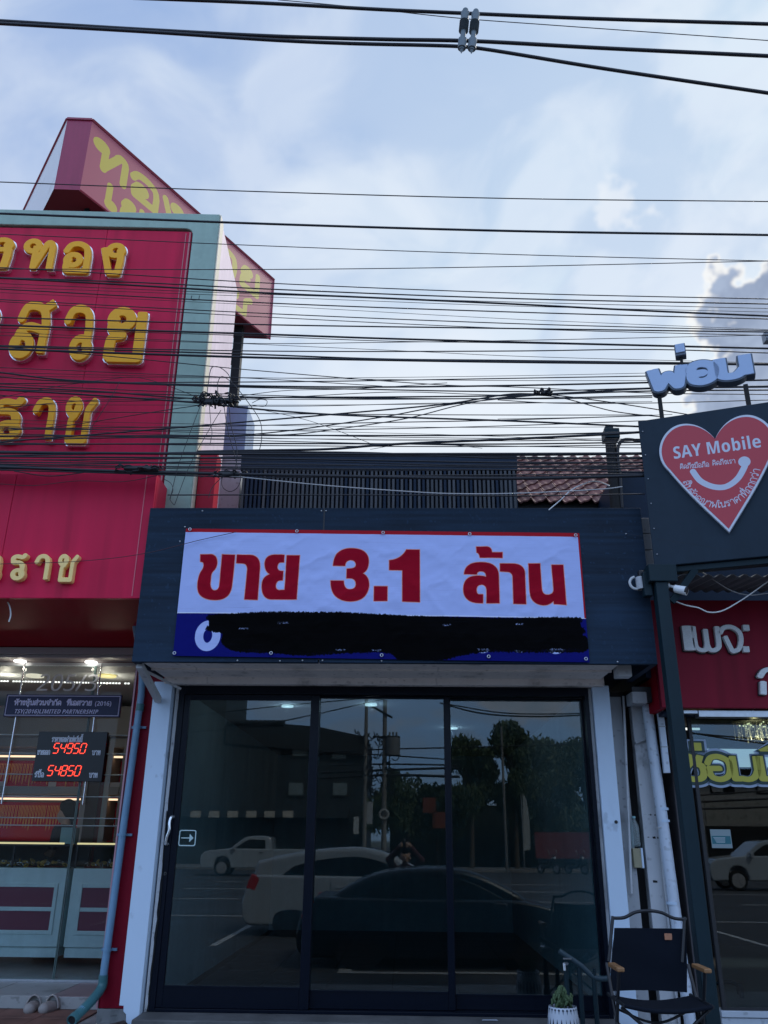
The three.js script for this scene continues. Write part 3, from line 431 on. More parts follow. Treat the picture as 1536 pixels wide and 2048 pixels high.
// ================================================================ THE GOLD SHOP ON THE LEFT
const gold = thing('gold_shop', 'red gold jewellery shop with tall red frontage and glass front at the left', 'shop', [-4.5, 0, -1.5]);
const LZ = -1.6;
{
  const bx1 = -2.175, by0 = 3.135, by1 = 4.27, bz = 0.75;
  for (const [xa, xb, m] of [[-7.5, -3.42, mats.redPanel2], [-3.417, bx1, mats.redPanel]]) part(gold, 'canopy_panel', bx(xa, xb, by0, by1, bz - 0.04, bz, 0.005), m); part(gold, 'canopy', join(bx(bx1 - 0.04, bx1, by0, by1, -1.2, bz - 0.045), bx(-7.5, bx1 - 0.04, by1 - 0.04, by1 - 0.004, -1.2, bz - 0.045)), mats.redPanel);
  part(gold, 'canopy_edge', bx(bx1 - 0.09, bx1 - 0.082, by0 + 0.02, by1 - 0.02, bz, bz + 0.004), M([0.62, 0.12, 0.16], 0.4));
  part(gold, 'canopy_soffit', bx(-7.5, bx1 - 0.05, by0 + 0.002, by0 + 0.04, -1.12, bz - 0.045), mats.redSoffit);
  part(gold, 'soffit_trim', join(bx(-7.5, -2.25, 3.06, 3.13, -1.2, -1.13, 0.004), bx(-7.5, -2.25, 3.03, 3.055, -1.22, -1.16, 0.004)), M([0.42, 0.4, 0.4], 0.5));
  const ceil = part(gold, 'entrance_ceiling', bx(-7.5, -2.25, 3.07, 3.1, LZ, -1.205), M([0.3, 0.28, 0.28], 0.6));
  for (const [x, y] of [[40, 1323], [182, 1325]]) { const p = P(x, y, { y: 3.06 }); part(gold, 'downlight', new THREE.CylinderGeometry(0.065, 0.065, 0.016, 24).translate(p.x, 3.064, p.z), glow([1, 0.98, 0.95], 2.2)); const l = new THREE.PointLight(0xfff4e4, 0.07); l.name = 'entrance_downlight_lamp'; l.position.set(p.x, 3.0, p.z); l.castShadow = true; scene.add(l); }
  // wall above the glass, side wall, pilaster
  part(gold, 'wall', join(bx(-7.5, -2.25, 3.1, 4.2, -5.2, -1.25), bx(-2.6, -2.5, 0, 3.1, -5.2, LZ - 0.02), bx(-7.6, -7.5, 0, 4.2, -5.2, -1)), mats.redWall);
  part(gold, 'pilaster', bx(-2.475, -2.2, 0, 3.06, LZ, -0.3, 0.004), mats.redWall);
  part(gold, 'pilaster_base', bx(-2.476, -2.19, -0.11, -0.002, LZ, -0.28, 0.004), M([0.3, 0.31, 0.31], 0.6, { map: T.dirty }));
  part(gold, 'pilaster_trim', bx(-2.492, -2.478, 0, 3.0, -0.36, -0.29), M([0.5, 0.26, 0.3], 0.4));
  { const a = P(379, 950, { z: 0.3 }), b = P(431, 950, { z: 0.3 }); part(gold, 'pillar', bx(Math.max(a.x, -1.93), b.x, 3.92, P(400, 905, { z: 0.3 }).y, 0.12, 0.3, 0.005), M([0.55, 0.02, 0.05], 0.45, { map: T.panel, specularIntensity: 0.35 })); }
  // glass panes, with mullions
  const xm = -3.36;
  part(gold, 'glass_pane', bx(-5.4, xm - 0.012, 0.0, 3.03, LZ - 0.012, LZ), mats.paneClear); part(gold, 'glass_pane', bx(xm + 0.012, -2.5, 0.0, 3.03, LZ - 0.012, LZ), mats.paneClear); part(gold, 'glass_pane', bx(-7.5, -5.42, 0, 3.03, LZ - 0.012, LZ), mats.paneClear);
  part(gold, 'glass_edge', join(bx(xm - 0.011, xm - 0.003, 0.0, 3.03, LZ - 0.016, LZ + 0.004), bx(xm + 0.003, xm + 0.011, 0.0, 3.03, LZ - 0.016, LZ + 0.004)), M([0.1, 0.16, 0.15], 0.2));
  part(gold, 'glass_channel', bx(-7.5, -2.5, -0.02, 0.02, LZ - 0.03, LZ + 0.03), mats.steel);
  for (const x of [P(35, 1434, { z: LZ }).x, P(188, 1434, { z: LZ + 0.05 }).x]) part(gold, 'hanging_rod', rod(V(x, 3.05, LZ + 0.035), V(x, 1.6, LZ + 0.035), 0.008), mats.chrome);
  for (const y of [1470, 1507, 1549, 1593, 1636, 1651]) { const p = P(120, y, { z: LZ - 0.12 }); part(gold, 'security_bar', rod(V(-5.6, p.y, LZ - 0.12), V(-2.55, p.y, LZ - 0.12), 0.006, 0.006, 8), mats.steel); }
  // numbers on the glass
  const font = await new FontLoader().loadAsync('fonts/droid/droid_sans_regular.typeface.json');
  { const a = P(73, 1382, { z: LZ }), b = P(195, 1349, { z: LZ }), g = new TextGeometry('205/3', { font, size: 1, depth: 0.004, curveSegments: 6, bevelEnabled: false }); g.computeBoundingBox(); const q = g.boundingBox; g.translate(-q.min.x, -q.min.y, 0); g.scale((b.x - a.x) / (q.max.x - q.min.x), (b.y - a.y) / (q.max.y - q.min.y), 1); const sh = new THREE.Matrix4().makeShear(0, 0, 0.12, 0, 0, 0); g.applyMatrix4(sh); part(gold, 'house_number', g.translate(a.x, a.y, LZ + 0.003), M([0.62, 0.66, 0.7], 0.5)); }
  // letters on the canopy
  const letter = (ch, x0, x1, yt, yb) => { const a = P(x0, yb, { z: bz + 0.03 }), b = P(x1, yt, { z: bz + 0.03 }); part(gold, 'letter', letterGeo(ch, a.x, b.x, a.y, b.y, bz + 0.005, 0.05, 0.076, G, 0.005, 1, 1.55), mats.paleGold); };
  letter('ว', -32, 8, 1110, 1162); letter('ร', 18, 58, 1109, 1162); letter('า', 66, 104, 1111, 1163); letter('ช', 113, 161, 1111, 1165);
  { const p = P(20, 1205, { y: by0 - 0.003 }); part(gold, 'loose_wire', tube([V(p.x - 0.02, by0, p.z), V(p.x, by0 - 0.03, p.z), V(p.x + 0.025, by0 - 0.11, p.z), V(p.x + 0.02, by0 - 0.17, p.z)], 0.006, 16), mats.cableWhite); }
  // inside
  part(gold, 'inner_floor', bx(-7.5, -2.6, -0.05, 0.0, -5.1, LZ - 0.04), M([0.3, 0.31, 0.31], 0.25, { map: T.grime }));
  const ic = part(gold, 'inner_ceiling', bx(-7.5, -2.6, 3.03, 3.07, -5.1, LZ - 0.03), M([0.5, 0.52, 0.55], 0.6));
  part(gold, 'back_wall', bx(-7.5, -2.6, 0, 3.03, -5.2, -5.1), M([0.3, 0.012, 0.02], 0.6));
  part(gold, 'bulkhead', join(bx(-7.5, -2.85, 2.55, 2.95, -4.6, -4.0, 0.01)), M([0.28, 0.26, 0.25], 0.6));
  { const p = P(215, 1352, { y: 3.02 }); part(gold, 'ceiling_lamp', new THREE.CylinderGeometry(0.1, 0.1, 0.02, 24).translate(p.x, 3.02, p.z), glow([1, 0.8, 0.3], 1.1)); for (const [lx, lz] of [[p.x, p.z], [-4.6, p.z]]) { const l = new THREE.PointLight(0xfff0d8, 0.35); l.name = 'ceiling_lamp_light'; l.position.set(lx, 2.9, lz); l.castShadow = true; scene.add(l); } const q = P(70, 1352, { y: 3.02 }); part(gold, 'ceiling_lamp', new THREE.CylinderGeometry(0.1, 0.1, 0.02, 24).translate(q.x, 3.02, q.z), glow([1, 0.9, 0.7], 0.9)); }
  { const p = P(0, 1362, { z: -2.1 }), a = P(262, 1367, { z: -2.1 }); const g = []; for (let x = -5; x < a.x; x += 0.035) if (Math.abs(((x * 3.1) % 1)) < 0.93) g.push(new THREE.BoxGeometry(0.02, 0.016, 0.01).translate(x, p.y + (x - p.x) * (a.y - p.y) / (a.x - p.x), -2.1)); part(gold, 'light_strip', join(g), glow([1, 0.97, 0.92], 2)); }
}
// upper signboard of the gold shop (turned slightly towards the left)
{
  const ox = -1.955, oz = 0.4, turn = -2.6 * D2R, cs = Math.cos(turn), sn = Math.sin(turn); // local x to the left is negative
  const sign = thing('upper_signboard', 'tall red signboard with big gold Thai letters and a green border on the gold shop', 'signboard', [ox, 4.27, oz]); sign.rotation.y = -turn;
  const loc = (px, py, zz = 0) => { const d = P(px, py, { z: 0 }).sub(EYE).normalize(), n = V(Math.sin(-turn), 0, Math.cos(-turn)), o = V(ox, 4.27, oz).addScaledVector(n, zz), t = o.clone().sub(EYE).dot(n) / d.dot(n), p = EYE.clone().addScaledVector(d, t).sub(V(ox, 4.27, oz)); return [p.x * Math.cos(turn) + p.z * Math.sin(turn), p.y]; };
  const top = loc(439, 430)[1], inn = loc(388, 460), ib = loc(330, 960)[0], iy = loc(200, 452)[1];
  { const xs = [-5.4, -3.15, loc(175, 700)[0], inn[0] - 0.02]; for (let i = 0; i < 3; i++) sub(sign, 'panel', bx(xs[i] + 0.0015, xs[i + 1] - 0.0015, 0.0, iy - 0.03, -0.1, -0.02, 0.004), [mats.redPanel, mats.redPanel2, mats.redPanel][i]); }
  const sh = new THREE.Shape(); sh.moveTo(-5.5, top); sh.lineTo(0, top); sh.lineTo(0, -0.4); sh.lineTo(inn[0], -0.4); sh.lineTo(inn[0], iy - 0.1); sh.quadraticCurveTo(inn[0], iy, inn[0] - 0.1, iy); sh.lineTo(-5.5, iy); sh.closePath();
  sub(sign, 'border', uvm(new THREE.ExtrudeGeometry(sh, { depth: 0.08, bevelEnabled: true, bevelSize: 0.008, bevelThickness: 0.008, bevelSegments: 2 }).translate(0, 0, -0.085)), mats.green);
  sub(sign, 'border_lip', join(bx(inn[0] - 0.045, inn[0] - 0.03, -0.3, iy - 0.05, -0.02, -0.008), bx(inn[0] - 0.085, inn[0] - 0.078, -0.3, iy - 0.06, -0.02, -0.012)), M([0.5, 0.2, 0.2], 0.5));
  sub(sign, 'edge_strip', bx(0.009, 0.022, -0.5, top, -0.16, 0.0, 0.003), mats.cream);
  const midY = P(400, 905, { x: ox }).y - 4.27;
  void midY; sub(sign, 'side_panel', bx(-0.1, 0.012, -1.0, top - 0.01, -1.28, -0.162, 0.004), mats.pink);
  sub(sign, 'back_box', bx(-5.4, -0.105, -1.0, top - 0.03, -1.25, -0.11), mats.redWall);
  const rows = [[['ง', -42, 31, 476, 536], ['ท', 38, 114, 479, 541], ['อ', 119, 186, 484, 546], ['ง', 194, 253, 487, 550]], [['ง', -78, 3, 610, 716], ['ส', 13, 118, 598, 716], ['ว', 115, 195, 611, 719], ['ย', 203, 296, 616, 723]], [['ร', -24, 53, 794, 880], ['า', 54, 114, 796, 884], ['ช', 120, 197, 794, 886]]];
  for (const row of rows) for (const [ch, x0, x1, yt, yb] of row) {
    const a = loc(x0, yb, 0.06), b = loc(x1, yt, 0.06), m = sub(sign, 'letter', letterGeo(ch, a[0], b[0], a[1], b[1], 0.0, 0.06, 0.084, G, 0.005, 1, 1.6), mats.gold);
    sub(m, 'letter_rim', letterGeo(ch, a[0] - 0.01, b[0] + 0.016, a[1] - 0.016, b[1] + 0.008, -0.018, 0.05, 0.092, G, 0.002, 1, 1.6), mats.chrome);
  }
}
// three-sided sign on the roof
{
  const A = P(185, 240, { z: 0 }), Yt = A.y, Yb = P(157, 380, { z: 0 }).y, L = P(135, 238, { y: Yt }), F = P(548, 560, { y: Yt }), Lf0 = P(52, 413, { y: Yt }), Lf = L.clone().add(Lf0.sub(L).multiplyScalar(1.9));
  const rs = thing('roof_sign', 'three sided red sign with yellow Thai writing standing on the roof of the gold shop', 'roof sign', [(A.x + F.x) / 2, Yb, -1.4]);
  const lo = (p, dy = Yb) => V(p.x, dy, p.z);
  const face = (a, b, n, name, m, lab) => { const g = quad(lo(a), lo(b), lo(b, Yt), lo(a, Yt), n); return part(rs, name, g, m, lab); };
  const txt = canvas(2048, 620, (c, w, h) => {
    c.fillStyle = '#b04a62'; c.fillRect(0, 0, w, h); drawThai(c, 'ทองสวย', 60, 310, 195, 62, '#d0bd3c', w * 0.9); drawThai(c, 'เยาวราช', 200, 575, 170, 54, '#d0bd3c', w * 0.77);
  });
  const back = V((F.x + Lf.x) / 2 - 0.2, 0, Math.min(F.z, Lf.z) - 0.05);
  face(A, F, 1, 'sign_face', M([0.85, 0.85, 0.85], 0.35, { map: txt }));
  face(L, A, 1, 'end_panel', M([0.42, 0.03, 0.09], 0.4, { map: T.grime }));
  face(Lf, L, 1, 'side_face', M([0.95, 0.93, 0.9], 0.5, { map: T.clean }), 'weathered white left face');
  face(F, Lf, 1, 'back_face', mats.redWall);
  const shp = [A, F, Lf, L], mk = (y) => { const s = new THREE.Shape(shp.map((p) => new THREE.Vector2(p.x, -p.z))); return uvm(new THREE.ShapeGeometry(s).rotateX(-Math.PI / 2).translate(0, y, 0)); };
  part(rs, 'underside', mk(Yb + 0.005), M([0.16, 0.05, 0.06], 0.8)); part(rs, 'top_cap', mk(Yt - 0.005), mats.redWall);
  const tr = (a, b) => bar(lo(a, Yt), lo(b, Yt), 0.03, 0.03); part(rs, 'edge_trim', join(tr(A, F), tr(L, A), tr(Lf, L), bar(lo(A), lo(F), 0.02, 0.02), bar(lo(F), lo(F, Yt), 0.02, 0.02)), M([0.3, 0.03, 0.06], 0.4));
  const c0 = A.clone().add(L).multiplyScalar(0.5).add(V(0.12, 0, -0.45)); const g = []; for (const [dx, dz] of [[-0.12, 0], [0.12, 0], [0, 0.12], [0, -0.12]]) g.push(bar(V(c0.x + dx, 7.0, c0.z + dz), V(c0.x + dx, Yb, c0.z + dz), 0.05, 0.05)); for (let i = 0; i < 5; i++) g.push(bar(V(c0.x - 0.12, 7.2 + i * 0.18, c0.z), V(c0.x + 0.12, 7.38 + i * 0.18, c0.z), 0.03, 0.03));
  part(rs, 'support_post', join(g), mats.navySteel);
  // far post, standing on a grey painted column box
  const q = P(479, 656, { y: Yb }), qb = P(466, 815, { z: q.z }); 
  part(rs, 'support_post', bar(V(q.x, q.y + 0.02, q.z), V(qb.x, qb.y - 0.3, q.z), 0.12, 0.12), mats.rusty, 'weathered grey post'); part(rs, 'post_bracket', bar(P(463, 700, { z: q.z + 0.05 }), P(460, 728, { z: q.z + 0.05 }), 0.06, 0.06), mats.navySteel);
  const t0 = P(448, 812, { z: -1.5 }), t1 = P(496, 812, { z: -1.5 });
  const col = thing('sign_column', 'grey painted boxy column under the roof sign post beside the pink panel', 'column', [(t0.x + t1.x) / 2, 3.5, -1.7]);
  const br = P(470, 905, { z: -1.5 }).y;
  part(col, 'upper_box', bx(t0.x - 0.02, t1.x, br, t0.y, -2.0, -1.5, 0.006), M([0.28, 0.38, 0.56], 0.5, { map: T.grime })); part(col, 'lower_box', bx(t0.x - 0.03, t1.x - 0.02, 3.4, br - 0.004, -1.99, -1.505, 0.006), M([0.5, 0.52, 0.55], 0.5, { map: T.dirty }));
}
// small signs on and behind the gold shop's glass
{
  const z = LZ + 0.06, a = P(6, 1433, { z }), b = P(244, 1390, { z });
  const t = canvas(1200, 216, (c, w, h) => {
    c.fillStyle = '#0a0c4e'; c.fillRect(0, 0, w, h); c.strokeStyle = '#e2e0ff'; c.lineWidth = 7; c.strokeRect(16, 14, w - 32, h - 28);
    drawThai(c, 'ห้างหุ้นส่วนจำกัด', 95, 102, 40, 12, '#e2e0ff', 490); drawThai(c, 'ทีเอสวาย', 640, 102, 40, 12, '#e2e0ff', 262); c.fillStyle = '#e2e0ff'; c.font = 'bold 60px sans-serif'; c.fillText('(2016)', 930, 106, 205); c.font = 'italic bold 56px sans-serif'; c.fillText('TSY(2016)LIMITED PARTNERSHIP', 105, 184, 960);
  });
  const s = thing('company_sign', 'navy blue company name sign hanging under the number on the gold shop glass', 'sign', [(a.x + b.x) / 2, a.y, z]);
  part(s, 'board', bx(a.x, b.x, a.y, b.y, z - 0.03, z - 0.001, 0.004), M([0.01, 0.012, 0.08], 0.35)); const g = quad(V(a.x, a.y, z), V(b.x, a.y, z), V(b.x, b.y, z), V(a.x, b.y, z)); part(s, 'print', g, M([1, 1, 1], 0.35, { map: t }));
  const c0 = P(63, 1562, { z }), c1 = P(215, 1464, { z });
  const L = thing('price_display', 'black LED price board with red digits hanging inside the gold shop glass', 'price board', [(c0.x + c1.x) / 2, c0.y, z]);
  part(L, 'case', bx(c0.x, c1.x, c0.y, c1.y, z - 0.05, z - 0.001, 0.006), mats.black);
  const W = c1.x - c0.x, H = c1.y - c0.y, t2 = canvas(900, 620, (c, w, h) => { c.fillStyle = '#07070d'; c.fillRect(0, 0, w, h); const k = '#dbe6f2'; drawThai(c, 'ราคาทองคำแท่งวันนี้', 185, 128, 54, 12, k, 400); drawThai(c, 'ขายออก', 20, 290, 52, 12, k, 165); drawThai(c, 'บาท', 735, 290, 54, 12, k, 110); drawThai(c, 'รับซื้อ', 28, 570, 52, 12, k, 125); drawThai(c, 'บาท', 735, 570, 54, 12, k, 110); });
  part(L, 'print', quad(V(c0.x, c0.y, z), V(c1.x, c0.y, z), V(c1.x, c1.y, z), V(c0.x, c1.y, z)), M([1, 1, 1], 0.3, { map: t2 }));
  const SEG = { 0: 'abcdef', 4: 'bcfg', 5: 'acdfg', 8: 'abcdefg', 9: 'abcdfg' }, red = glow([1, 0.06, 0.03], 2.4);
  for (const [str, v, u0] of [['54950', 0.56, 0.24], ['54850', 0.11, 0.205]]) [...str].forEach((ch, i) => {
    const w = 0.058 * W * 1.25, h = 0.2 * H, x = c0.x + (u0 + i * 0.098) * W, y = c0.y + v * H, th = 0.0075, g = []; const sx = (yy) => (yy - y) * 0.16;
    const hz = (yy) => g.push(bx(x + sx(yy) + 0.006, x + w + sx(yy) - 0.006, yy - th / 2, yy + th / 2, z + 0.001, z + 0.005)), vt = (xx, ya, yb) => g.push(bar(V(xx + sx(ya), ya + 0.006, z + 0.003), V(xx + sx(yb), yb - 0.006, z + 0.003), th, 0.004));
    for (const s_ of SEG[ch]) ({ a: () => hz(y + h), d: () => hz(y), g: () => hz(y + h / 2), b: () => vt(x + w, y + h / 2, y + h), c: () => vt(x + w, y, y + h / 2), f: () => vt(x, y + h / 2, y + h), e: () => vt(x, y, y + h / 2) })[s_]();
    part(L, 'digit', join(g), red);
  });
}
// inside the gold shop: cabinets, counters, attendant
{
  const Z = -4.1, woodM = M([0.3, 0.27, 0.25], 0.5), vel = M([0.46, 0.004, 0.022], 0.85, { specularIntensity: 0.2 }), vel2 = M([0.36, 0.004, 0.02], 0.85, { specularIntensity: 0.2 }), gold2 = M([0.95, 0.55, 0.12], 0.3, { metalness: 0.7 }), r = rng(21);
  const YS = [P(0, 1512, { z: Z }).y, P(0, 1597, { z: Z }).y], yL = P(0, 1580, { z: Z }).y;
  const cab = (x0, x1, label) => {
    const c = thing('display_cabinet', label, 'cabinet', [(x0 + x1) / 2, 0, Z - 0.2], null);
    part(c, 'frame', join(bx(x0, x0 + 0.07, 0, 2.55, Z - 0.4, Z), bx(x1 - 0.07, x1, 0, 2.55, Z - 0.4, Z), bx(x0 + 0.07, x1 - 0.07, yL - 0.05, yL + 0.05, Z - 0.38, Z + 0.02, 0.004), bx(x0 + 0.07, x1 - 0.07, 2.42, 2.55, Z - 0.4, Z), bx(x0 + 0.07, x1 - 0.07, 0, 0.95, Z - 0.4, Z), bx(x0, x1, 0, 2.55, Z - 0.45, Z - 0.41)), woodM);
    YS.forEach((y, i) => {
      const w = x1 - x0 - 0.14; part(c, 'shelf_light', bx(x0 + 0.08, x1 - 0.08, y - 0.012, y + 0.012, Z - 0.03, Z - 0.01), glow([1, 0.66, 0.42], 1.8));
      const l = new THREE.RectAreaLight(0xffc49a, 1.1, w, 0.05); l.name = 'shelf_lamp'; l.position.set((x0 + x1) / 2, y - 0.03, Z - 0.06); l.lookAt((x0 + x1) / 2, y - 1, Z - 0.3); scene.add(l);
      part(c, 'velvet_board', bx(x0 + 0.08, x1 - 0.08, y - 0.5, y - 0.03, Z - 0.36, Z - 0.33), i ? vel : vel2);
      const g = []; for (let x = x0 + 0.11; x < x1 - 0.1; x += 0.035 + r() * 0.014) { const h = 0.2 + r() * 0.12; g.push(tube([V(x, y - 0.07, Z - 0.325), V(x + 0.004, y - 0.07 - h * 0.6, Z - 0.32), V(x + 0.01, y - 0.07 - h, Z - 0.32), V(x + 0.018, y - 0.07 - h * 0.6, Z - 0.32), V(x + 0.02, y - 0.07, Z - 0.325)], 0.0035, 10, 4)); }
      tag(part(c, 'gold_chains', join(g), gold2), null, null, null, 'stuff');
      part(c, 'tray', bx(x0 + 0.1, x1 - 0.1, y - 0.52, y - 0.5, Z - 0.34, Z - 0.08), vel2);
    });
    for (let k = 0; k < 2; k++) { const x = lerp(x0, x1, 0.4 + k * 0.35); part(c, 'price_card', bx(x - 0.05, x + 0.05, yL + 0.05, yL + 0.11, Z - 0.03, Z - 0.02), M([0.5, 0.45, 0.42], 0.7)); }
  };
  const xa = P(165, 1650, { z: Z }).x, xb = P(186, 1650, { z: Z }).x, xc = P(222, 1650, { z: Z }).x;
  cab(xa - 1.95, xa, 'red velvet display cabinet with rows of gold chains behind the attendant'); cab(xb + 0.08, xc + 0.12, 'narrow red display cabinet with gold chains at the right of the attendant');
  // counters
  const CZ = -2.45, cw = M([0.62, 0.8, 0.82], 0.4, { map: T.grime }), cr = M([0.16, 0.025, 0.06], 0.4), cTop = P(0, 1735, { z: CZ }).y;
  const counter = (x0, x1, label) => {
    const c = thing('sales_counter', label, 'counter', [(x0 + x1) / 2, 0, CZ - 0.3]);
    part(c, 'body', join(bx(x0, x1, 0.2, cTop, CZ - 0.6, CZ, 0.008), bx(x0 + 0.01, x1 - 0.03, 0.1, 0.197, CZ - 0.58, CZ - 0.03)), cw);
    const y0 = 0.36, y1 = 0.78, ym = 0.565, px0 = x0 + 0.13, px1 = x1 - 0.13;
    part(c, 'frame', join(bx(px0 - 0.04, px0, y0 - 0.04, y1 + 0.04, CZ, CZ + 0.012, 0.003), bx(px1, px1 + 0.04, y0 - 0.04, y1 + 0.04, CZ, CZ + 0.012, 0.003), bx(px0, px1, y1, y1 + 0.04, CZ, CZ + 0.012, 0.003), bx(px0, px1, y0 - 0.04, y0, CZ, CZ + 0.012, 0.003), bx(px0, px1, ym - 0.02, ym + 0.02, CZ, CZ + 0.012, 0.003)), cw);
    part(c, 'red_panel', bx(px0, px1, ym + 0.02, y1, CZ, CZ + 0.004), cr); part(c, 'red_panel', bx(px0, px1, y0, ym - 0.02, CZ, CZ + 0.004), cr);
    const yt = cTop + 0.24; part(c, 'case_frame', join(bx(x0, x1, yt - 0.02, yt, CZ - 0.6, CZ, 0.003), bx(x0, x0 + 0.02, cTop, yt - 0.02, CZ - 0.02, CZ), bx(x1 - 0.02, x1, cTop, yt - 0.02, CZ - 0.02, CZ), bx((x0 + x1) / 2 - 0.01, (x0 + x1) / 2 + 0.01, cTop, yt - 0.02, CZ - 0.02, CZ), bx(x0, x1, cTop, yt - 0.02, CZ - 0.6, CZ - 0.58)), mats.black);
    part(c, 'case_glass', bx(x0 + 0.02, x1 - 0.02, cTop, yt - 0.02, CZ - 0.009, CZ - 0.004), mats.paneClear);
    part(c, 'case_light', bx(x0, x1 - 0.1, yt + 0.002, yt + 0.02, CZ - 0.03, CZ - 0.01), glow([1, 0.85, 0.45], 0.9));
    const g = [[], []]; for (let i = 0; i < 60; i++) { const x = lerp(x0 + 0.06, x1 - 0.06, r()), q = new THREE.TorusGeometry(0.012 + r() * 0.022, 0.004 + r() * 0.004, 5, 10); q.rotateX(r() * 3); q.rotateY(r() * 3); q.translate(x, cTop + 0.02 + r() * 0.05, CZ - 0.06 - r() * 0.25); g[i % 2].push(q); }
    tag(part(c, 'jewellery', join(g[0]), gold2), null, null, null, 'stuff'); tag(part(c, 'silver_jewellery', join(g[1]), mats.chrome), null, null, null, 'stuff');
    for (let i = 0; i < 4; i++) { const x = lerp(x0 + 0.15, x1 - 0.15, r()); part(c, 'display_tray', bx(x - 0.09, x + 0.09, cTop + 0.003, cTop + 0.014, CZ - 0.4, CZ - 0.12), M([0.3, 0.05, 0.03], 0.8)); }
  };
  const x1 = P(142, 1735, { z: CZ }).x; counter(x1 - 1.3, x1 - 0.02, 'pale blue glass topped counter in front of the attendant, left of the glass edge'); counter(x1 + 0.03, -2.62, 'pale blue glass topped counter beside the red pilaster and drainpipe');
  // attendant, turned to the left
  const hp = P(133, 1628, { z: -3.25 }), p = thing('person', 'person with dark tied hair and dark top standing behind the gold shop counter facing left', 'person', [hp.x, 0, hp.z]);
  const H = hp.y, X = hp.x, Zp = hp.z, s = H / 1.56;
  const y = (v) => v * s;
  part(p, 'body', blob([[X, y(1.4), Zp, X + 0.02, y(1.5), Zp, 0.052, 0.05], [X - 0.01, y(1.57), Zp, X + 0.015, y(1.61), Zp, 0.082, 0.088], [X - 0.04, y(1.52), Zp, X - 0.045, y(1.5), Zp, 0.05, 0.045], [X - 0.088, y(1.56), Zp, X - 0.1, y(1.545), Zp, 0.014, 0.016], [X - 0.09, y(1.505), Zp, X - 0.09, y(1.5), Zp, 0.014, 0.014], [X, y(1.36), Zp - 0.17, X, y(1.36), Zp + 0.17, 0.06, 0.06], [X, y(1.3), Zp, X, y(0.95), Zp, 0.13, 0.12], [X, y(0.95), Zp - 0.08, X + 0.02, y(0.5), Zp - 0.09, 0.1, 0.075], [X, y(0.95), Zp + 0.08, X + 0.02, y(0.5), Zp + 0.09, 0.1, 0.075], [X + 0.02, y(0.5), Zp - 0.09, X + 0.05, 0.06, Zp - 0.09, 0.065, 0.045], [X + 0.02, y(0.5), Zp + 0.09, X + 0.05, 0.06, Zp + 0.09, 0.065, 0.045], [X + 0.05, 0.05, Zp - 0.09, X - 0.1, 0.035, Zp - 0.09, 0.04, 0.035], [X + 0.05, 0.05, Zp + 0.09, X - 0.1, 0.035, Zp + 0.09, 0.04, 0.035],
    [X, y(1.36), Zp + 0.18, X - 0.03, y(1.12), Zp + 0.21, 0.05, 0.042], [X - 0.03, y(1.12), Zp + 0.21, X - 0.25, y(1.1), Zp + 0.13, 0.042, 0.03], [X - 0.25, y(1.1), Zp + 0.13, X - 0.3, y(1.09), Zp + 0.11, 0.03, 0.026], [X - 0.31, y(1.085), Zp + 0.12, X - 0.36, y(1.075), Zp + 0.125, 0.01, 0.009], [X - 0.31, y(1.085), Zp + 0.1, X - 0.37, y(1.075), Zp + 0.1, 0.01, 0.009], [X - 0.31, y(1.085), Zp + 0.08, X - 0.365, y(1.075), Zp + 0.078, 0.01, 0.009], [X - 0.31, y(1.085), Zp + 0.065, X - 0.35, y(1.075), Zp + 0.058, 0.009, 0.008], [X - 0.28, y(1.1), Zp + 0.14, X - 0.31, y(1.08), Zp + 0.155, 0.01, 0.009],
    [X, y(1.36), Zp - 0.18, X - 0.03, y(1.12), Zp - 0.21, 0.05, 0.042], [X - 0.03, y(1.12), Zp - 0.21, X - 0.22, y(1.1), Zp - 0.1, 0.042, 0.028]], 110, 0.022), mats.skin);
  part(p, 'hair', blob([[X + 0.02, y(1.625), Zp, X + 0.035, y(1.6), Zp, 0.1, 0.1], [X + 0.09, y(1.56), Zp, X + 0.1, y(1.42), Zp, 0.05, 0.03], [X - 0.04, y(1.665), Zp, X, y(1.68), Zp, 0.05, 0.05]], 48, 0.03), mats.hair);
  part(p, 'top', blob([[X, y(1.36), Zp - 0.17, X, y(1.36), Zp + 0.17, 0.07, 0.07], [X, y(1.3), Zp, X, y(0.95), Zp, 0.145, 0.14], [X, y(1.36), Zp + 0.18, X - 0.02, y(1.2), Zp + 0.205, 0.066, 0.06], [X, y(1.36), Zp - 0.18, X - 0.02, y(1.2), Zp - 0.205, 0.066, 0.06]], 56, 0.03), mats.cloth);
  const bb = P(137, 1670, { z: -2.62 }); single('card_box', bx(bb.x - 0.085, bb.x + 0.085, cTop + 0.245, cTop + 0.42, -2.72, -2.6, 0.004), M([0.13, 0.28, 0.33], 0.6), 'small teal box standing on the gold shop counter by the attendant', 'box');
}
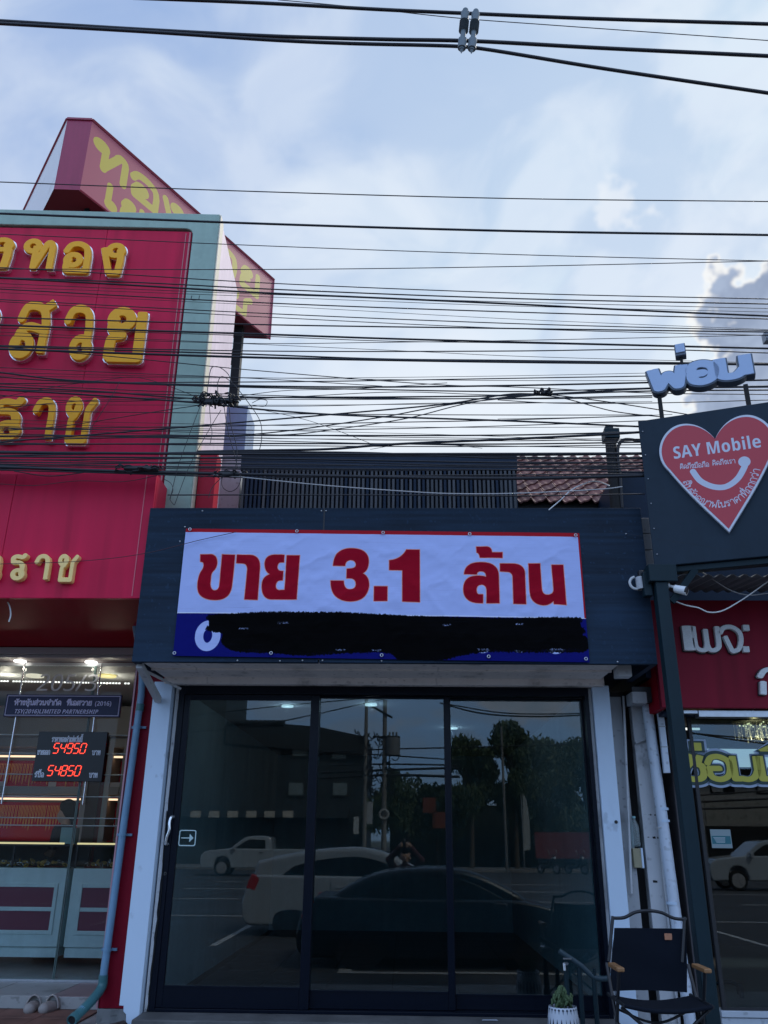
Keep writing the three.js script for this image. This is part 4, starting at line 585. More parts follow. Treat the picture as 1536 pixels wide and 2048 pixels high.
// ================================================================ THE PHONE SHOP ON THE RIGHT
const phone = thing('phone_shop', 'phone repair shop with dark red fascia and pale raised Thai letters at the right', 'shop', [4, 0, 0]);
{
  const fz = 0.3, x0 = 2.145, y0 = 2.335, y1 = 3.26;
  part(phone, 'fascia', bx(x0, 6.5, y0, y1, fz - 0.06, fz, 0.006), M([0.25, 0.008, 0.028], 0.5, { specularIntensity: 0.3, map: T.panel, bumpMap: T.wave, bumpScale: 0.003 }));
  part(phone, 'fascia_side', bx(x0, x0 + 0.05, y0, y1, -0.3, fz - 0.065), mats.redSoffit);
  const letter = (ch, xa, xb, yt, yb, set) => { const a = P(xa, yb, { z: fz + 0.04 }), b = P(xb, yt, { z: fz + 0.04 }), m = part(phone, 'letter', letterGeo(ch, a.x, b.x, a.y, b.y, fz + 0.012, 0.03, 0.062, set, 0.004), mats.letterGrey); sub(m, 'letter_backing', letterGeo(ch, a.x - 0.008, b.x + 0.008, a.y - 0.01, b.y + 0.008, fz, 0.01, 0.074, set, 0.003), mats.black); };
  letter('เ', 1370, 1384, 1249, 1304, GL); letter('พ', 1388, 1437, 1250, 1304, GL); letter('จ', 1442, 1482, 1250, 1306, GL); for (const y of [1250, 1293]) { const a = P(1486, y + 12, { z: fz + 0.03 }), b = P(1497, y, { z: fz + 0.03 }); part(phone, 'letter', bx(a.x, b.x, a.y, b.y, fz + 0.003, fz + 0.045, 0.004), mats.letterGrey); } letter('ถ', 1520, 1580, 1335, 1392, GL);
  part(phone, 'metal_trim', join(bx(P(1395, 1420, { z: 0.22 }).x, 6.5, 2.27, 2.325, 0.14, 0.24, 0.004), bx(x0 + 0.2, P(1394, 1420, { z: 0.22 }).x, 2.3, 2.325, 0.14, 0.23)), mats.steel);
  part(phone, 'soffit', bx(x0 + 0.06, 6.5, 2.3, 2.33, -0.02, 0.139), mats.darkSmooth);
  part(phone, 'glass_pane', bx(2.47, 6.5, 0.12, 2.3, -0.012, -0.004), mats.pane);
  part(phone, 'glass_frame', join(bx(2.44, 2.47, 0.1, 2.3, -0.03, 0.01, 0.003), bx(2.47, 6.5, 0.1, 0.12, -0.02, 0.01)), mats.black);
  part(phone, 'sill', join(bx(2.42, 6.5, 0.055, 0.1, -0.12, 0.03, 0.006), bx(2.42, 6.5, -0.1, 0.05, -0.12, 0.018, 0.004)), M([0.5, 0.56, 0.62], 0.5, { map: T.dirty }));
  part(phone, 'room_wall', join(bx(2.3, 2.4, 0, 2.3, -5, -0.13), bx(2.4, 6.5, 0, 2.3, -5.1, -5), bx(6.5, 6.6, 0, 3.2, -5, 0)), M([0.06, 0.055, 0.06], 0.7));
  part(phone, 'room_ceiling', bx(2.35, 6.5, 2.55, 2.6, -5, 0.1), M([0.07, 0.065, 0.06], 0.7)); part(phone, 'room_floor', bx(2.4, 6.5, -0.05, 0.05, -5, -0.13), M([0.1, 0.1, 0.1], 0.4));
  part(phone, 'upper_wall', join(bx(x0, 6.5, 3.3, 4.8, -5, -0.4), bx(2.1, 6.5, 2.62, 3.3, -5, 0.1)), mats.darkSmooth);
  // window sticker lettering: yellow green with dark and pale outlines
  const word = [['ซ', 1363, 1410, 1506, 1564, 0.11], ['อ', 1412, 1462, 1508, 1564, 0.11], ['ม', 1463, 1517, 1508, 1564, 0.11], ['ม', 1517, 1574, 1508, 1564, 0.11]], cols = [M([0.3, 0.38, 0.5], 0.5), M([0.012, 0.04, 0.035], 0.5), M([0.46, 0.42, 0.05], 0.5)];
  const stick = (ch, xa, xb, yt, yb, set) => [0.045, 0.025, 0].forEach((grow, k) => { const a = P(xa, yb, { z: 0 }), b = P(xb, yt, { z: 0 }); part(phone, 'window_letter', letterGeo(ch, a.x - grow, b.x + grow, a.y - grow, b.y + grow, 0.0005 + k * 0.0035, 0.0015, [0.18, 0.15, 0.1][k], set, 0.0005), cols[k]); });
  for (const [ch, xa, xb, yt, yb] of word) stick(ch, xa, xb, yt, yb, GL);
  G._tone = { w: 0.3, s: ['p .1 .1 .1 .9'] }; G._sara = { w: 0.9, s: ['p .1 .1 .5 .6 .9 .1', 'p .1 .1 .9 .1', 'p .9 .1 .9 1'] };
  stick('_tone', 1384, 1401, 1484, 1503, G); stick('_sara', 1514, 1570, 1482, 1503, G);
  { const a = P(1424, 1696, { z: 0 }), b = P(1460, 1659, { z: 0 }), t = canvas(256, 256, (c) => { c.fillStyle = '#9fb4b8'; c.fillRect(0, 0, 256, 256); c.fillStyle = '#2f7f8c'; c.fillRect(10, 90, 236, 110); c.fillStyle = '#e8eef0'; for (let i = 0; i < 5; i++) c.fillRect(30 + i * 8, 110 + i * 16, 150 - i * 10, 6); }); part(phone, 'poster', quad(V(a.x, a.y, 0.004), V(b.x, a.y, 0.004), V(b.x, b.y, 0.004), V(a.x, b.y, 0.004)), M([0.6, 0.6, 0.6], 0.6, { map: t })); }
  { const c = P(1510, 1452, { z: -1.2 }), g = [], h = [], r = rng(30); // chandelier
    const ch = thing('chandelier', 'lit crystal chandelier hanging inside the phone shop', 'chandelier', [c.x, c.y, -1.2]);
    part(ch, 'ring', new THREE.CylinderGeometry(0.2, 0.22, 0.03, 32).translate(c.x, c.y + 0.05, -1.2), mats.black); part(ch, 'stem', rod(V(c.x, c.y + 0.06, -1.2), V(c.x, 2.55, -1.2), 0.012), mats.steel);
    for (let i = 0; i < 90; i++) { const a = r() * 6.28, q = 0.06 + r() * 0.15, x = c.x + Math.cos(a) * q, z = -1.2 + Math.sin(a) * q; (i % 3 ? h : g).push(new THREE.OctahedronGeometry(0.009).translate(x, c.y + 0.02 - (i % 3 ? r() * 0.16 : r() * 0.05), z)); if (i % 3) h.push(rod(V(x, c.y + 0.03, z), V(x, c.y - 0.12, z), 0.002, 0.002, 4)); }
    part(ch, 'bulbs', join(g), glow([1, 0.78, 0.4], 3)); tag(part(ch, 'crystals', join(h), M([0.6, 0.6, 0.58], 0.1)), null, null, null, 'stuff');
    const l = new THREE.PointLight(0xffd090, 0.5); l.name = 'chandelier_lamp'; l.position.set(c.x, c.y - 0.15, -1.2); l.castShadow = true; scene.add(l); }
  { const a = P(1374, 1458, { z: -2.5 }); for (const dy of [0, 0.06, 0.1]) part(phone, 'tube_light', bx(a.x - 0.02, a.x + 0.14, a.y + dy - 0.012, a.y + dy + 0.012, -2.5, -2.48), glow([0.95, 1, 0.95], 1.3)); }
  // narrow gap between the two shops
  const gx = (px, py, z) => P(px, py, { z }).x;
  part(phone, 'gap_wall', bx(1.784, 1.935, -0.1, 2.5, -0.22, -0.18, 0.004), mats.greyOld);
  part(phone, 'gap_wall', bx(2.025, 2.15, -0.1, 2.42, -0.3, -0.2, 0.006), mats.whiteOld); part(phone, 'gap_back', join(bx(1.78, 2.45, -0.1, 2.6, -0.6, -0.55), bx(1.98, 2.42, 2.42, 2.55, -0.3, 0.05)), mats.black);
  part(phone, 'gap_brace', bar(V(2.02, 2.1, -0.17), V(2.15, 2.15, -0.17), 0.02, 0.04), mats.greyOld);
  part(phone, 'gap_top_plate', bx(1.96, 2.09, 2.4, 2.5, -0.1, 0.1, 0.01), mats.greyOld);
  part(phone, 'corner_post', bx(2.365, 2.43, -0.1, 2.33, -0.2, -0.13, 0.008), mats.brown); part(phone, 'rusty_batten', bar(V(2.435, -0.1, -0.1), V(2.435, 2.3, -0.1), 0.012, 0.012), M([0.3, 0.22, 0.13], 0.8, { map: T.rust }));
  part(phone, 'cable_duct', bx(gx(1316, 1440, -0.05), gx(1328, 1440, -0.05), 1.84, 2.6, -0.07, -0.03, 0.004), mats.pvcWhite); for (const y of [2.05, 2.22]) part(phone, 'duct_joint', bx(gx(1315, 1440, -0.05), gx(1329, 1440, -0.05), y, y + 0.008, -0.06, -0.027), mats.greyOld);
  // faint cracks where tiles once sat
  const cr = rng(17), g = []; for (const y of [0.55, 0.98, 1.32, 1.5]) for (let i = 0; i < 6; i++) { const x = 2.04 + cr() * 0.1; g.push(bx(x, x + 0.006 + cr() * 0.02, y + cr() * 0.012, y + 0.006 + cr() * 0.014, -0.201, -0.1985)); } tag(part(phone, 'plaster_cracks', join(g), mats.black), null, null, null, 'stuff');
}
const pipeOf = (name, label, pts, r, m, cat = 'pipe') => single(name, tube(pts, r, 60, 14), m, label, cat);
{
  const q = (x, y, z) => P(x, y, { z });
  const a = q(1290, 1383, -0.12), b = q(1360, 1850, -0.12), pv = thing('drainpipe', 'thick white flaking drainpipe in the gap between the dark shop and the phone shop', 'drainpipe', [b.x, -0.1, -0.12]);
  part(pv, 'pipe', uvm(rod(V(b.x, -0.1, -0.12), V(a.x, a.y, -0.12), 0.046, 0.046, 24)), mats.pvcWhite); for (const y of [1618, 1642, 1806]) { const c = q(1330, y, -0.12); part(pv, 'coupling', new THREE.CylinderGeometry(0.05, 0.05, 0.02, 24).translate((a.x + b.x) / 2, c.y, -0.12), mats.white); }
  part(pv, 'clip', bar(V(a.x - 0.04, 1.4, -0.085), V(a.x + 0.05, 1.42, -0.085), 0.008, 0.006), mats.steel);
  single('conduit_pipe', uvm(join(rod(V(1.862, 0.9, -0.14), V(1.95, 2.5, -0.14), 0.011, 0.011, 10), rod(V(2.15, -0.1, -0.17), V(2.15, 2.42, -0.17), 0.012, 0.012, 10))), mats.whiteOld, 'pair of thin white conduit pipes running up the gap right of the white column', 'conduit');
  const eb = q(1275, 1716, -0.16), w = 0.04, box = thing('switch_box', 'yellowed electrical switch box in the gap right of the white column', 'switch box', [eb.x, eb.y, -0.17]);
  part(box, 'case', bx(eb.x - w, eb.x + w, eb.y - 0.075, eb.y + 0.075, -0.2, -0.13, 0.006), M([0.36, 0.32, 0.2], 0.6, { map: T.dirty })); part(box, 'cover_edge', bx(eb.x + w * 0.62, eb.x + w * 1.04, eb.y - 0.078, eb.y + 0.078, -0.205, -0.124, 0.004), mats.white);
  const bc = q(1273, 1694, -0.165), prof = [[0.001, 0], [0.034, 0.002], [0.037, 0.02], [0.034, 0.05], [0.037, 0.08], [0.034, 0.11], [0.037, 0.14], [0.03, 0.175], [0.016, 0.205], [0.013, 0.215], [0.013, 0.225]].map((p) => new THREE.Vector2(...p)), bot = thing('plastic_bottle', 'empty clear plastic bottle standing on the yellowed switch box', 'bottle', [bc.x, bc.y + 0.002, -0.165]);
  sub(bot, 'bottle_body', new THREE.LatheGeometry(prof, 24), M([0.75, 0.85, 0.85], 0.08, { transmission: 0.85, thickness: 0, ior: 1.4 })); sub(bot, 'cap', new THREE.CylinderGeometry(0.015, 0.015, 0.018, 16), M([0.2, 0.4, 0.42], 0.5), [0, 0.232, 0]);
  // blue drainpipe on the red pilaster
  const z = -0.24, pts = [q(266, 1190, z), q(268, 1225, z), q(277, 1290, z), q(284, 1345, z), q(283, 1385, z)], e = q(206, 1958, z), dp = thing('blue_drainpipe', 'blue grey plastic drainpipe running down the red pilaster to a teal elbow', 'drainpipe', [e.x, -0.05, z]);
  part(dp, 'pipe', uvm(join(tube(pts, 0.031, 40, 16), rod(V(e.x, e.y, z), V(pts[4].x, pts[4].y, z), 0.031, 0.031, 20))), mats.pvcBlue);
  part(dp, 'coupling', uvm(rod(q(281, 1408, z), q(279, 1422, z), 0.035, 0.035, 18)), mats.pvcTeal); part(dp, 'coupling', uvm(rod(pts[0], pts[1].clone().add(V(0, -0.05, 0)), 0.036, 0.033, 18)), mats.pvcTeal);
  for (const y of [1452, 1667, 1897]) { const c = q(0, y, z), x = lerp(pts[4].x, e.x, (y - 1385) / 573); part(dp, 'clamp', join(new THREE.CylinderGeometry(0.036, 0.036, 0.02, 18).translate(x, c.y, z), bx(x - 0.06, x + 0.07, c.y - 0.01, c.y + 0.01, z - 0.05, z - 0.035)), mats.pvcBlue); }
  const k0 = V(e.x, e.y + 0.03, z), k1 = V(e.x, e.y - 0.05, z), k2 = V(e.x - 0.03, 0.09, z + 0.09), k3 = V(e.x - 0.09, -0.0, z + 0.26), k4 = V(e.x - 0.1, -0.02, z + 0.33);
  part(dp, 'elbow', uvm(tube([k0, k1, k2, k3], 0.037, 30, 16)), mats.pvcTeal); part(dp, 'collar', uvm(rod(k3.clone().lerp(k2, 0.35), k3, 0.036, 0.036, 16)), mats.pvcBlue);
  const ring = new THREE.LatheGeometry([[0.028, 0.06], [0.031, 0], [0.041, 0], [0.042, 0.06], [0.036, 0.07]].map((p) => new THREE.Vector2(...p)), 20); ring.applyQuaternion(new THREE.Quaternion().setFromUnitVectors(V(0, -1, 0), k4.clone().sub(k3).normalize())); ring.translate(k4.x, k4.y, k4.z); part(dp, 'outlet', ring, mats.pvcTeal); part(dp, 'outlet_dark', new THREE.CircleGeometry(0.029, 20).applyQuaternion(new THREE.Quaternion().setFromUnitVectors(V(0, 0, 1), k4.clone().sub(k3).normalize())).translate(...k4.clone().lerp(k3, 0.1).toArray()), mats.black);
}
// ================================================================ BLACK SIGN WITH THE HEART, ON ITS POST
const SO = V(2.0, 3.34, 1.0), SA = 19 * D2R, SN = V(-Math.sin(SA), 0, Math.cos(SA));
const onSign = (px, py, zz = 0) => { const d = P(px, py, { z: 0 }).sub(EYE).normalize(), o = SO.clone().addScaledVector(SN, zz), p = EYE.clone().addScaledVector(d, o.clone().sub(EYE).dot(SN) / d.dot(SN)).sub(SO); return [p.x * Math.cos(SA) + p.z * Math.sin(SA), p.y]; };
{
  const s = thing('heart_signboard', 'black shop signboard with a big red heart raised on a dark steel post', 'signboard', SO); s.rotation.y = -SA;
  sub(s, 'panel', bx(0, 1.75, 0, 1.305, -0.14, 0, 0.006), mats.black2);
  sub(s, 'panel_seam', bar(V(...onSign(1218, 1640 / 3.98 + 650), 0), V(...onSign(1460, 1100), 0), 0.001, 0.001), mats.black);
  const scr = []; for (let i = 0; i < 6; i++) scr.push(new THREE.SphereGeometry(0.006, 8, 6).translate(0.03, 0.1 + i * 0.22, 0.002)); sub(s, 'screw', join(scr), mats.steel);
  const cusp = onSign(1431, 882), tip = onSign(1457, 1062), ext = onSign(1322, 914), lob = onSign(1385, 851), W = cusp[0] - ext[0], mx = (cusp[0] + tip[0]) / 2;
  const heart = (k) => { const h = new THREE.Shape(), cx = mx, cy = cusp[1], up = lob[1] - cy + k, w = W + k, ey = ext[1] - cy, by = tip[1] - cy - k * 1.5; h.moveTo(cx, cy - k * 0.2); h.bezierCurveTo(cx - w * 0.18, cy + up * 0.9, cx - w * 0.5, cy + up * 1.18, cx - w * 0.72, cy + up * 0.85); h.bezierCurveTo(cx - w * 0.98, cy + up * 0.45, cx - w * 1.08, cy + ey - 0.02, cx - w * 0.86, cy + ey * 2.6 - 0.02); h.bezierCurveTo(cx - w * 0.6, cy + by * 0.55, cx - w * 0.25, cy + by * 0.8, cx, cy + by); h.bezierCurveTo(cx + w * 0.25, cy + by * 0.8, cx + w * 0.6, cy + by * 0.55, cx + w * 0.86, cy + ey * 2.6 - 0.02); h.bezierCurveTo(cx + w * 1.08, cy + ey - 0.02, cx + w * 0.98, cy + up * 0.45, cx + w * 0.72, cy + up * 0.85); h.bezierCurveTo(cx + w * 0.5, cy + up * 1.18, cx + w * 0.18, cy + up * 0.9, cx, cy - k * 0.2); return h; };
  const border = sub(s, 'heart', new THREE.ExtrudeGeometry(heart(0.012), { depth: 0.03, bevelEnabled: true, bevelSize: 0.003, bevelThickness: 0.003, bevelSegments: 2, curveSegments: 24 }).translate(0, 0, 0.001), M([0.62, 0.66, 0.74], 0.5));
  const fg = new THREE.ShapeGeometry(heart(-0.004), 24); fg.computeBoundingBox(); const bb = fg.boundingBox, uv = fg.attributes.uv; for (let i = 0; i < uv.count; i++) uv.setXY(i, (uv.getX(i) - bb.min.x) / (bb.max.x - bb.min.x), (uv.getY(i) - bb.min.y) / (bb.max.y - bb.min.y));
  const CW = 1400, CH = Math.round(CW * (bb.max.y - bb.min.y) / (bb.max.x - bb.min.x)), X = ([u, v]) => [(u - bb.min.x) / (bb.max.x - bb.min.x) * CW, CH - (v - bb.min.y) / (bb.max.y - bb.min.y) * CH], at = (cx, cy) => X(onSign(1150 + cx / 3.98, 650 + cy / 3.98)); // from the enlarged view
  const t = canvas(CW, CH, (c) => {
    c.fillStyle = '#c43a46'; c.fillRect(0, 0, CW, CH); const wht = '#d5dcec';
    const a = at(785, 1080), b = at(1490, 985), ang = Math.atan2(b[1] - a[1], b[0] - a[0]), len = Math.hypot(b[0] - a[0], b[1] - a[1]);
    const line = (p, q, fn) => { c.save(); c.translate(...p); c.rotate(Math.atan2(q[1] - p[1], q[0] - p[0])); fn(Math.hypot(q[0] - p[0], q[1] - p[1])); c.restore(); };
    line(a, b, (l) => { c.fillStyle = wht; c.font = 'bold 200px sans-serif'; const w = c.measureText('SAY Mobile').width, top = at(780, 985); c.save(); c.scale(l / w, (a[1] - top[1]) / 143); c.fillText('SAY Mobile', 0, 0); c.restore(); void ang; void len; });
    line(at(838, 1160), at(1072, 1140), (l) => drawThai(c, 'คิดถึงมือถือ', 0, 0, 56, 8, wht, l)); line(at(1095, 1132), at(1280, 1112), (l) => drawThai(c, 'คิดถึงเรา', 0, 0, 56, 8, wht, l));
    const arc = [at(940, 1180), at(1000, 1255), at(1100, 1300), at(1200, 1300), at(1290, 1240), at(1345, 1150), at(1352, 1110)].map((p) => new THREE.Vector2(...p)), sm = new THREE.SplineCurve(arc).getPoints(60);
    c.strokeStyle = wht; c.lineWidth = 78; c.lineCap = 'round'; c.lineJoin = 'round'; c.beginPath(); sm.forEach((p, i) => c[i ? 'lineTo' : 'moveTo'](p.x, p.y)); c.stroke(); const bl = at(1347, 1102); c.fillStyle = wht; c.beginPath(); c.arc(...bl, 75, 0, 7); c.fill();
    const path = new THREE.SplineCurve([at(862, 1260), at(900, 1345), at(985, 1420), at(1100, 1462), at(1220, 1452), at(1330, 1400), at(1420, 1300), at(1472, 1160)].map((p) => new THREE.Vector2(...p))), text = 'สินค้าคุณภาพในราคาที่ถูกกว่า', L = layout(text), k = path.getLength() / L.w;
    for (const g of L.out) { const u = clamp((g.x + 0.35) / L.w, 0, 1), p = path.getPointAt(u), d = path.getTangentAt(u); c.save(); c.translate(p.x, p.y); c.rotate(Math.atan2(d.y, d.x)); c.strokeStyle = wht; c.lineWidth = 10; c.lineCap = c.lineJoin = 'round'; for (const st of g.s) { const q = strokePts(st); c.beginPath(); q.forEach(([x, y], i) => c[i ? 'lineTo' : 'moveTo']((x - 0.35) * k, -(y + g.dy) * 76 + 4)); c.stroke(); } c.restore(); }
  });
  sub(border, 'heart_face', fg, M([0.85, 0.85, 0.85], 0.45, { map: t }), [0, 0, 0.0355]);
  sub(s, 'bottom_rail', bx(0.02, 1.75, -0.05, -0.004, -0.12, -0.03, 0.004), mats.navySteel);
  // post with its head plates
  const p = thing('sign_post', 'dark square steel post that carries the heart signboard, right of the folding chair', 'post', [2.03, GND, 1.0]);
  part(p, 'shaft', bx(1.978, 2.076, GND, 3.2, 0.95, 1.05, 0.006), mats.navySteel); part(p, 'head_plate', join(bx(1.93, 2.15, 3.2, 3.34, 0.9, 1.07, 0.006), bar(V(2.1, 3.05, 1.0), V(2.3, 3.3, 1.05), 0.05, 0.05), bx(1.9, 1.965, 3.1, 3.3, 0.92, 1.0, 0.01)), mats.navySteel);
  // standing channel letters
  const mk = (label, ch, x0, x1, yt, yb, hw, blue) => { const a = onSign(x0, yb, -0.02), b = onSign(x1, yt, -0.02), o = SO.clone().add(V(a[0] * Math.cos(SA), a[1], a[0] * Math.sin(SA))); const L = thing('channel_letter', label, 'sign letter', o); L.rotation.y = -SA; sub(L, 'letter_body', letterGeo(ch, 0, b[0] - a[0], 0, b[1] - a[1], -0.12, 0.09, hw + 0.025, GL, 0.004), blue ? M([0.1, 0.13, 0.17], 0.5) : M([0.1, 0.13, 0.17], 0.5)); sub(L, 'letter_face', letterGeo(ch, 0.012, b[0] - a[0] - 0.012, 0.012, b[1] - a[1] - 0.012, -0.028, 0.008, hw - 0.01, GL, 0.003), M([0.4, 0.52, 0.72], 0.45)); return L; };
  mk('pale blue standing letter shaped like a W at the left end above the black signboard', 'ผ', 1296, 1376, 719, 789, 0.15);
  const o2 = mk('pale blue round standing letter, second of the letters above the black signboard', 'อ', 1371, 1437, 712, 778, 0.17); mk('pale blue U shaped standing letter at the right end above the black signboard', 'น', 1430, 1502, 698, 768, 0.16);
  { const a = onSign(1370, 775), c = onSign(1410, 745); sub(o2, 'blue_core', new THREE.CylinderGeometry(0.1, 0.1, 0.03, 24).rotateX(Math.PI / 2).translate(c[0] - a[0], c[1] - a[1], -0.06), M([0.08, 0.2, 0.6], 0.4)); }
  const tm = onSign(1360, 697, -0.02), to = SO.clone().add(V(tm[0] * Math.cos(SA), tm[1], tm[0] * Math.sin(SA))), tn = thing('tone_mark', 'small square pale blue tone mark on a stem over the standing letters', 'sign letter', to); tn.rotation.y = -SA;
  sub(tn, 'mark_body', bx(-0.045, 0.045, -0.06, 0.055, -0.12, -0.03, 0.004), M([0.1, 0.13, 0.17], 0.5)); sub(tn, 'mark_face', bx(-0.038, 0.038, -0.035, 0.05, -0.029, -0.02, 0.003), M([0.4, 0.52, 0.72], 0.45)); sub(tn, 'stem', bx(-0.012, 0.012, -0.2, -0.062, -0.1, -0.06), mats.rusty);
  const leg = (px, py, label) => { const b = onSign(px, py), a0 = 1.305, g = thing('letter_support', label, 'support', SO); g.rotation.y = -SA; sub(g, 'bar', bx(b[0] - 0.018, b[0] + 0.018, a0, b[1] + 0.02, -0.1, -0.06, 0.003), mats.rusty); };
  leg(1318, 788, 'grey steel support bar under the left standing letter on the black signboard'); leg(1492, 765, 'grey steel support bar under the right standing letter on the black signboard');
  // corrugated sheet under the sign
  const cs = new THREE.Shape(); for (let i = 0; i <= 90; i++) cs[i ? 'lineTo' : 'moveTo'](i * 0.02, 0.013 * Math.sin(i * 1.3)); for (let i = 90; i >= 0; i--) cs.lineTo(i * 0.02, 0.013 * Math.sin(i * 1.3) - 0.006);
  single('corrugated_awning', uvm(new THREE.ExtrudeGeometry(cs, { depth: 0.75, bevelEnabled: false }).rotateX(0.12).translate(2.2, 3.36, 0.25)), M([0.16, 0.17, 0.18], 0.7, { map: T.grime }), 'dark corrugated awning sheet below the black signboard', 'awning');
  const q0 = P(1281, 1035, { z: 0.72 }), q1 = P(1302, 1133, { z: 0.72 }); const st = thing('grey_duct', 'narrow grey jointed duct behind the left edge of the black signboard', 'duct', [q0.x, q1.y, 0.7]);
  for (let i = 0; i < 3; i++) part(st, 'duct_section', bx(q0.x - 0.01, q0.x + 0.07, lerp(q1.y, q0.y, i / 3) + 0.003, lerp(q1.y, q0.y, (i + 1) / 3) - 0.003, 0.66, 0.72, 0.006), M([0.22, 0.23, 0.25], 0.6, { map: T.dirty }));
  // white cup shaped device and the camera
  const d = P(1281, 1166, { z: 0.93 }), dv = thing('wall_lamp', 'small white cup shaped lamp with curved bracket left of the steel post', 'lamp', d);
  sub(dv, 'cup', new THREE.LatheGeometry([[0.001, 0.05], [0.03, 0.05], [0.035, 0.035], [0.04, -0.05], [0.036, -0.055], [0.03, 0.02]].map((v) => new THREE.Vector2(...v)), 24).rotateZ(0.1), M([0.5, 0.52, 0.54], 0.5, { map: T.dirty })); sub(dv, 'bracket', new THREE.TorusGeometry(0.05, 0.011, 8, 20, Math.PI).rotateZ(Math.PI / 2 + 0.2), M([0.55, 0.57, 0.58], 0.5), [-0.035, 0.0, 0]); sub(dv, 'neck', bx(-0.01, 0.1, 0.05, 0.1, -0.03, 0.02, 0.008), mats.black);
  const c0 = P(1341, 1175, { z: 1.02 }), cam = thing('security_camera', 'white bullet security camera mounted on the right of the steel post', 'camera', c0), dirc = V(0.8, -0.35, 0.5).normalize(), qn = new THREE.Quaternion().setFromUnitVectors(V(0, 1, 0), dirc);
  const put = (g, o) => g.applyQuaternion(qn).translate(...dirc.clone().multiplyScalar(o).toArray()); sub(cam, 'camera_body', put(new THREE.CylinderGeometry(0.032, 0.028, 0.085, 20), 0.075), mats.camWhite); sub(cam, 'lens_face', put(new THREE.CylinderGeometry(0.03, 0.03, 0.012, 20), 0.125), mats.black); sub(cam, 'hood', put(new THREE.CylinderGeometry(0.037, 0.034, 0.09, 20, 1, false, 0, Math.PI), 0.085), mats.camWhite); sub(cam, 'mount', join(rod(V(-0.005, 0.02, -0.02), V(0.03, -0.005, 0.02), 0.012), new THREE.CylinderGeometry(0.026, 0.026, 0.012, 16).rotateZ(Math.PI / 2).translate(-0.01, 0.025, -0.02)), mats.camWhite);
}
// steel pole behind the fascia, with conduit
{
  const a = P(1221, 880, { z: -0.3 }), b = P(1232, 1015, { z: -0.3 }), p = thing('steel_pole', 'grey steel pole with a square cap standing in front of the tiled roof', 'pole', [b.x, b.y - 0.4, -0.3]);
  part(p, 'shaft', uvm(rod(V(b.x, b.y - 0.5, -0.3), V(a.x, a.y + 0.05, -0.3), 0.062, 0.055, 18)), mats.rusty); part(p, 'cap', join(bx(a.x - 0.07, a.x + 0.08, a.y - 0.01, a.y + 0.1, -0.38, -0.22, 0.008), bx(a.x - 0.05, a.x + 0.03, a.y + 0.11, a.y + 0.14, -0.34, -0.26)), mats.navySteel);
  const k = [[1244, 1016], [1239, 940], [1236, 915], [1237, 892], [1246, 880], [1262, 879], [1285, 884]].map(([x, y]) => P(x, y, { z: -0.25 })); part(p, 'conduit', tube(k, 0.016, 50, 8), mats.cable);
}
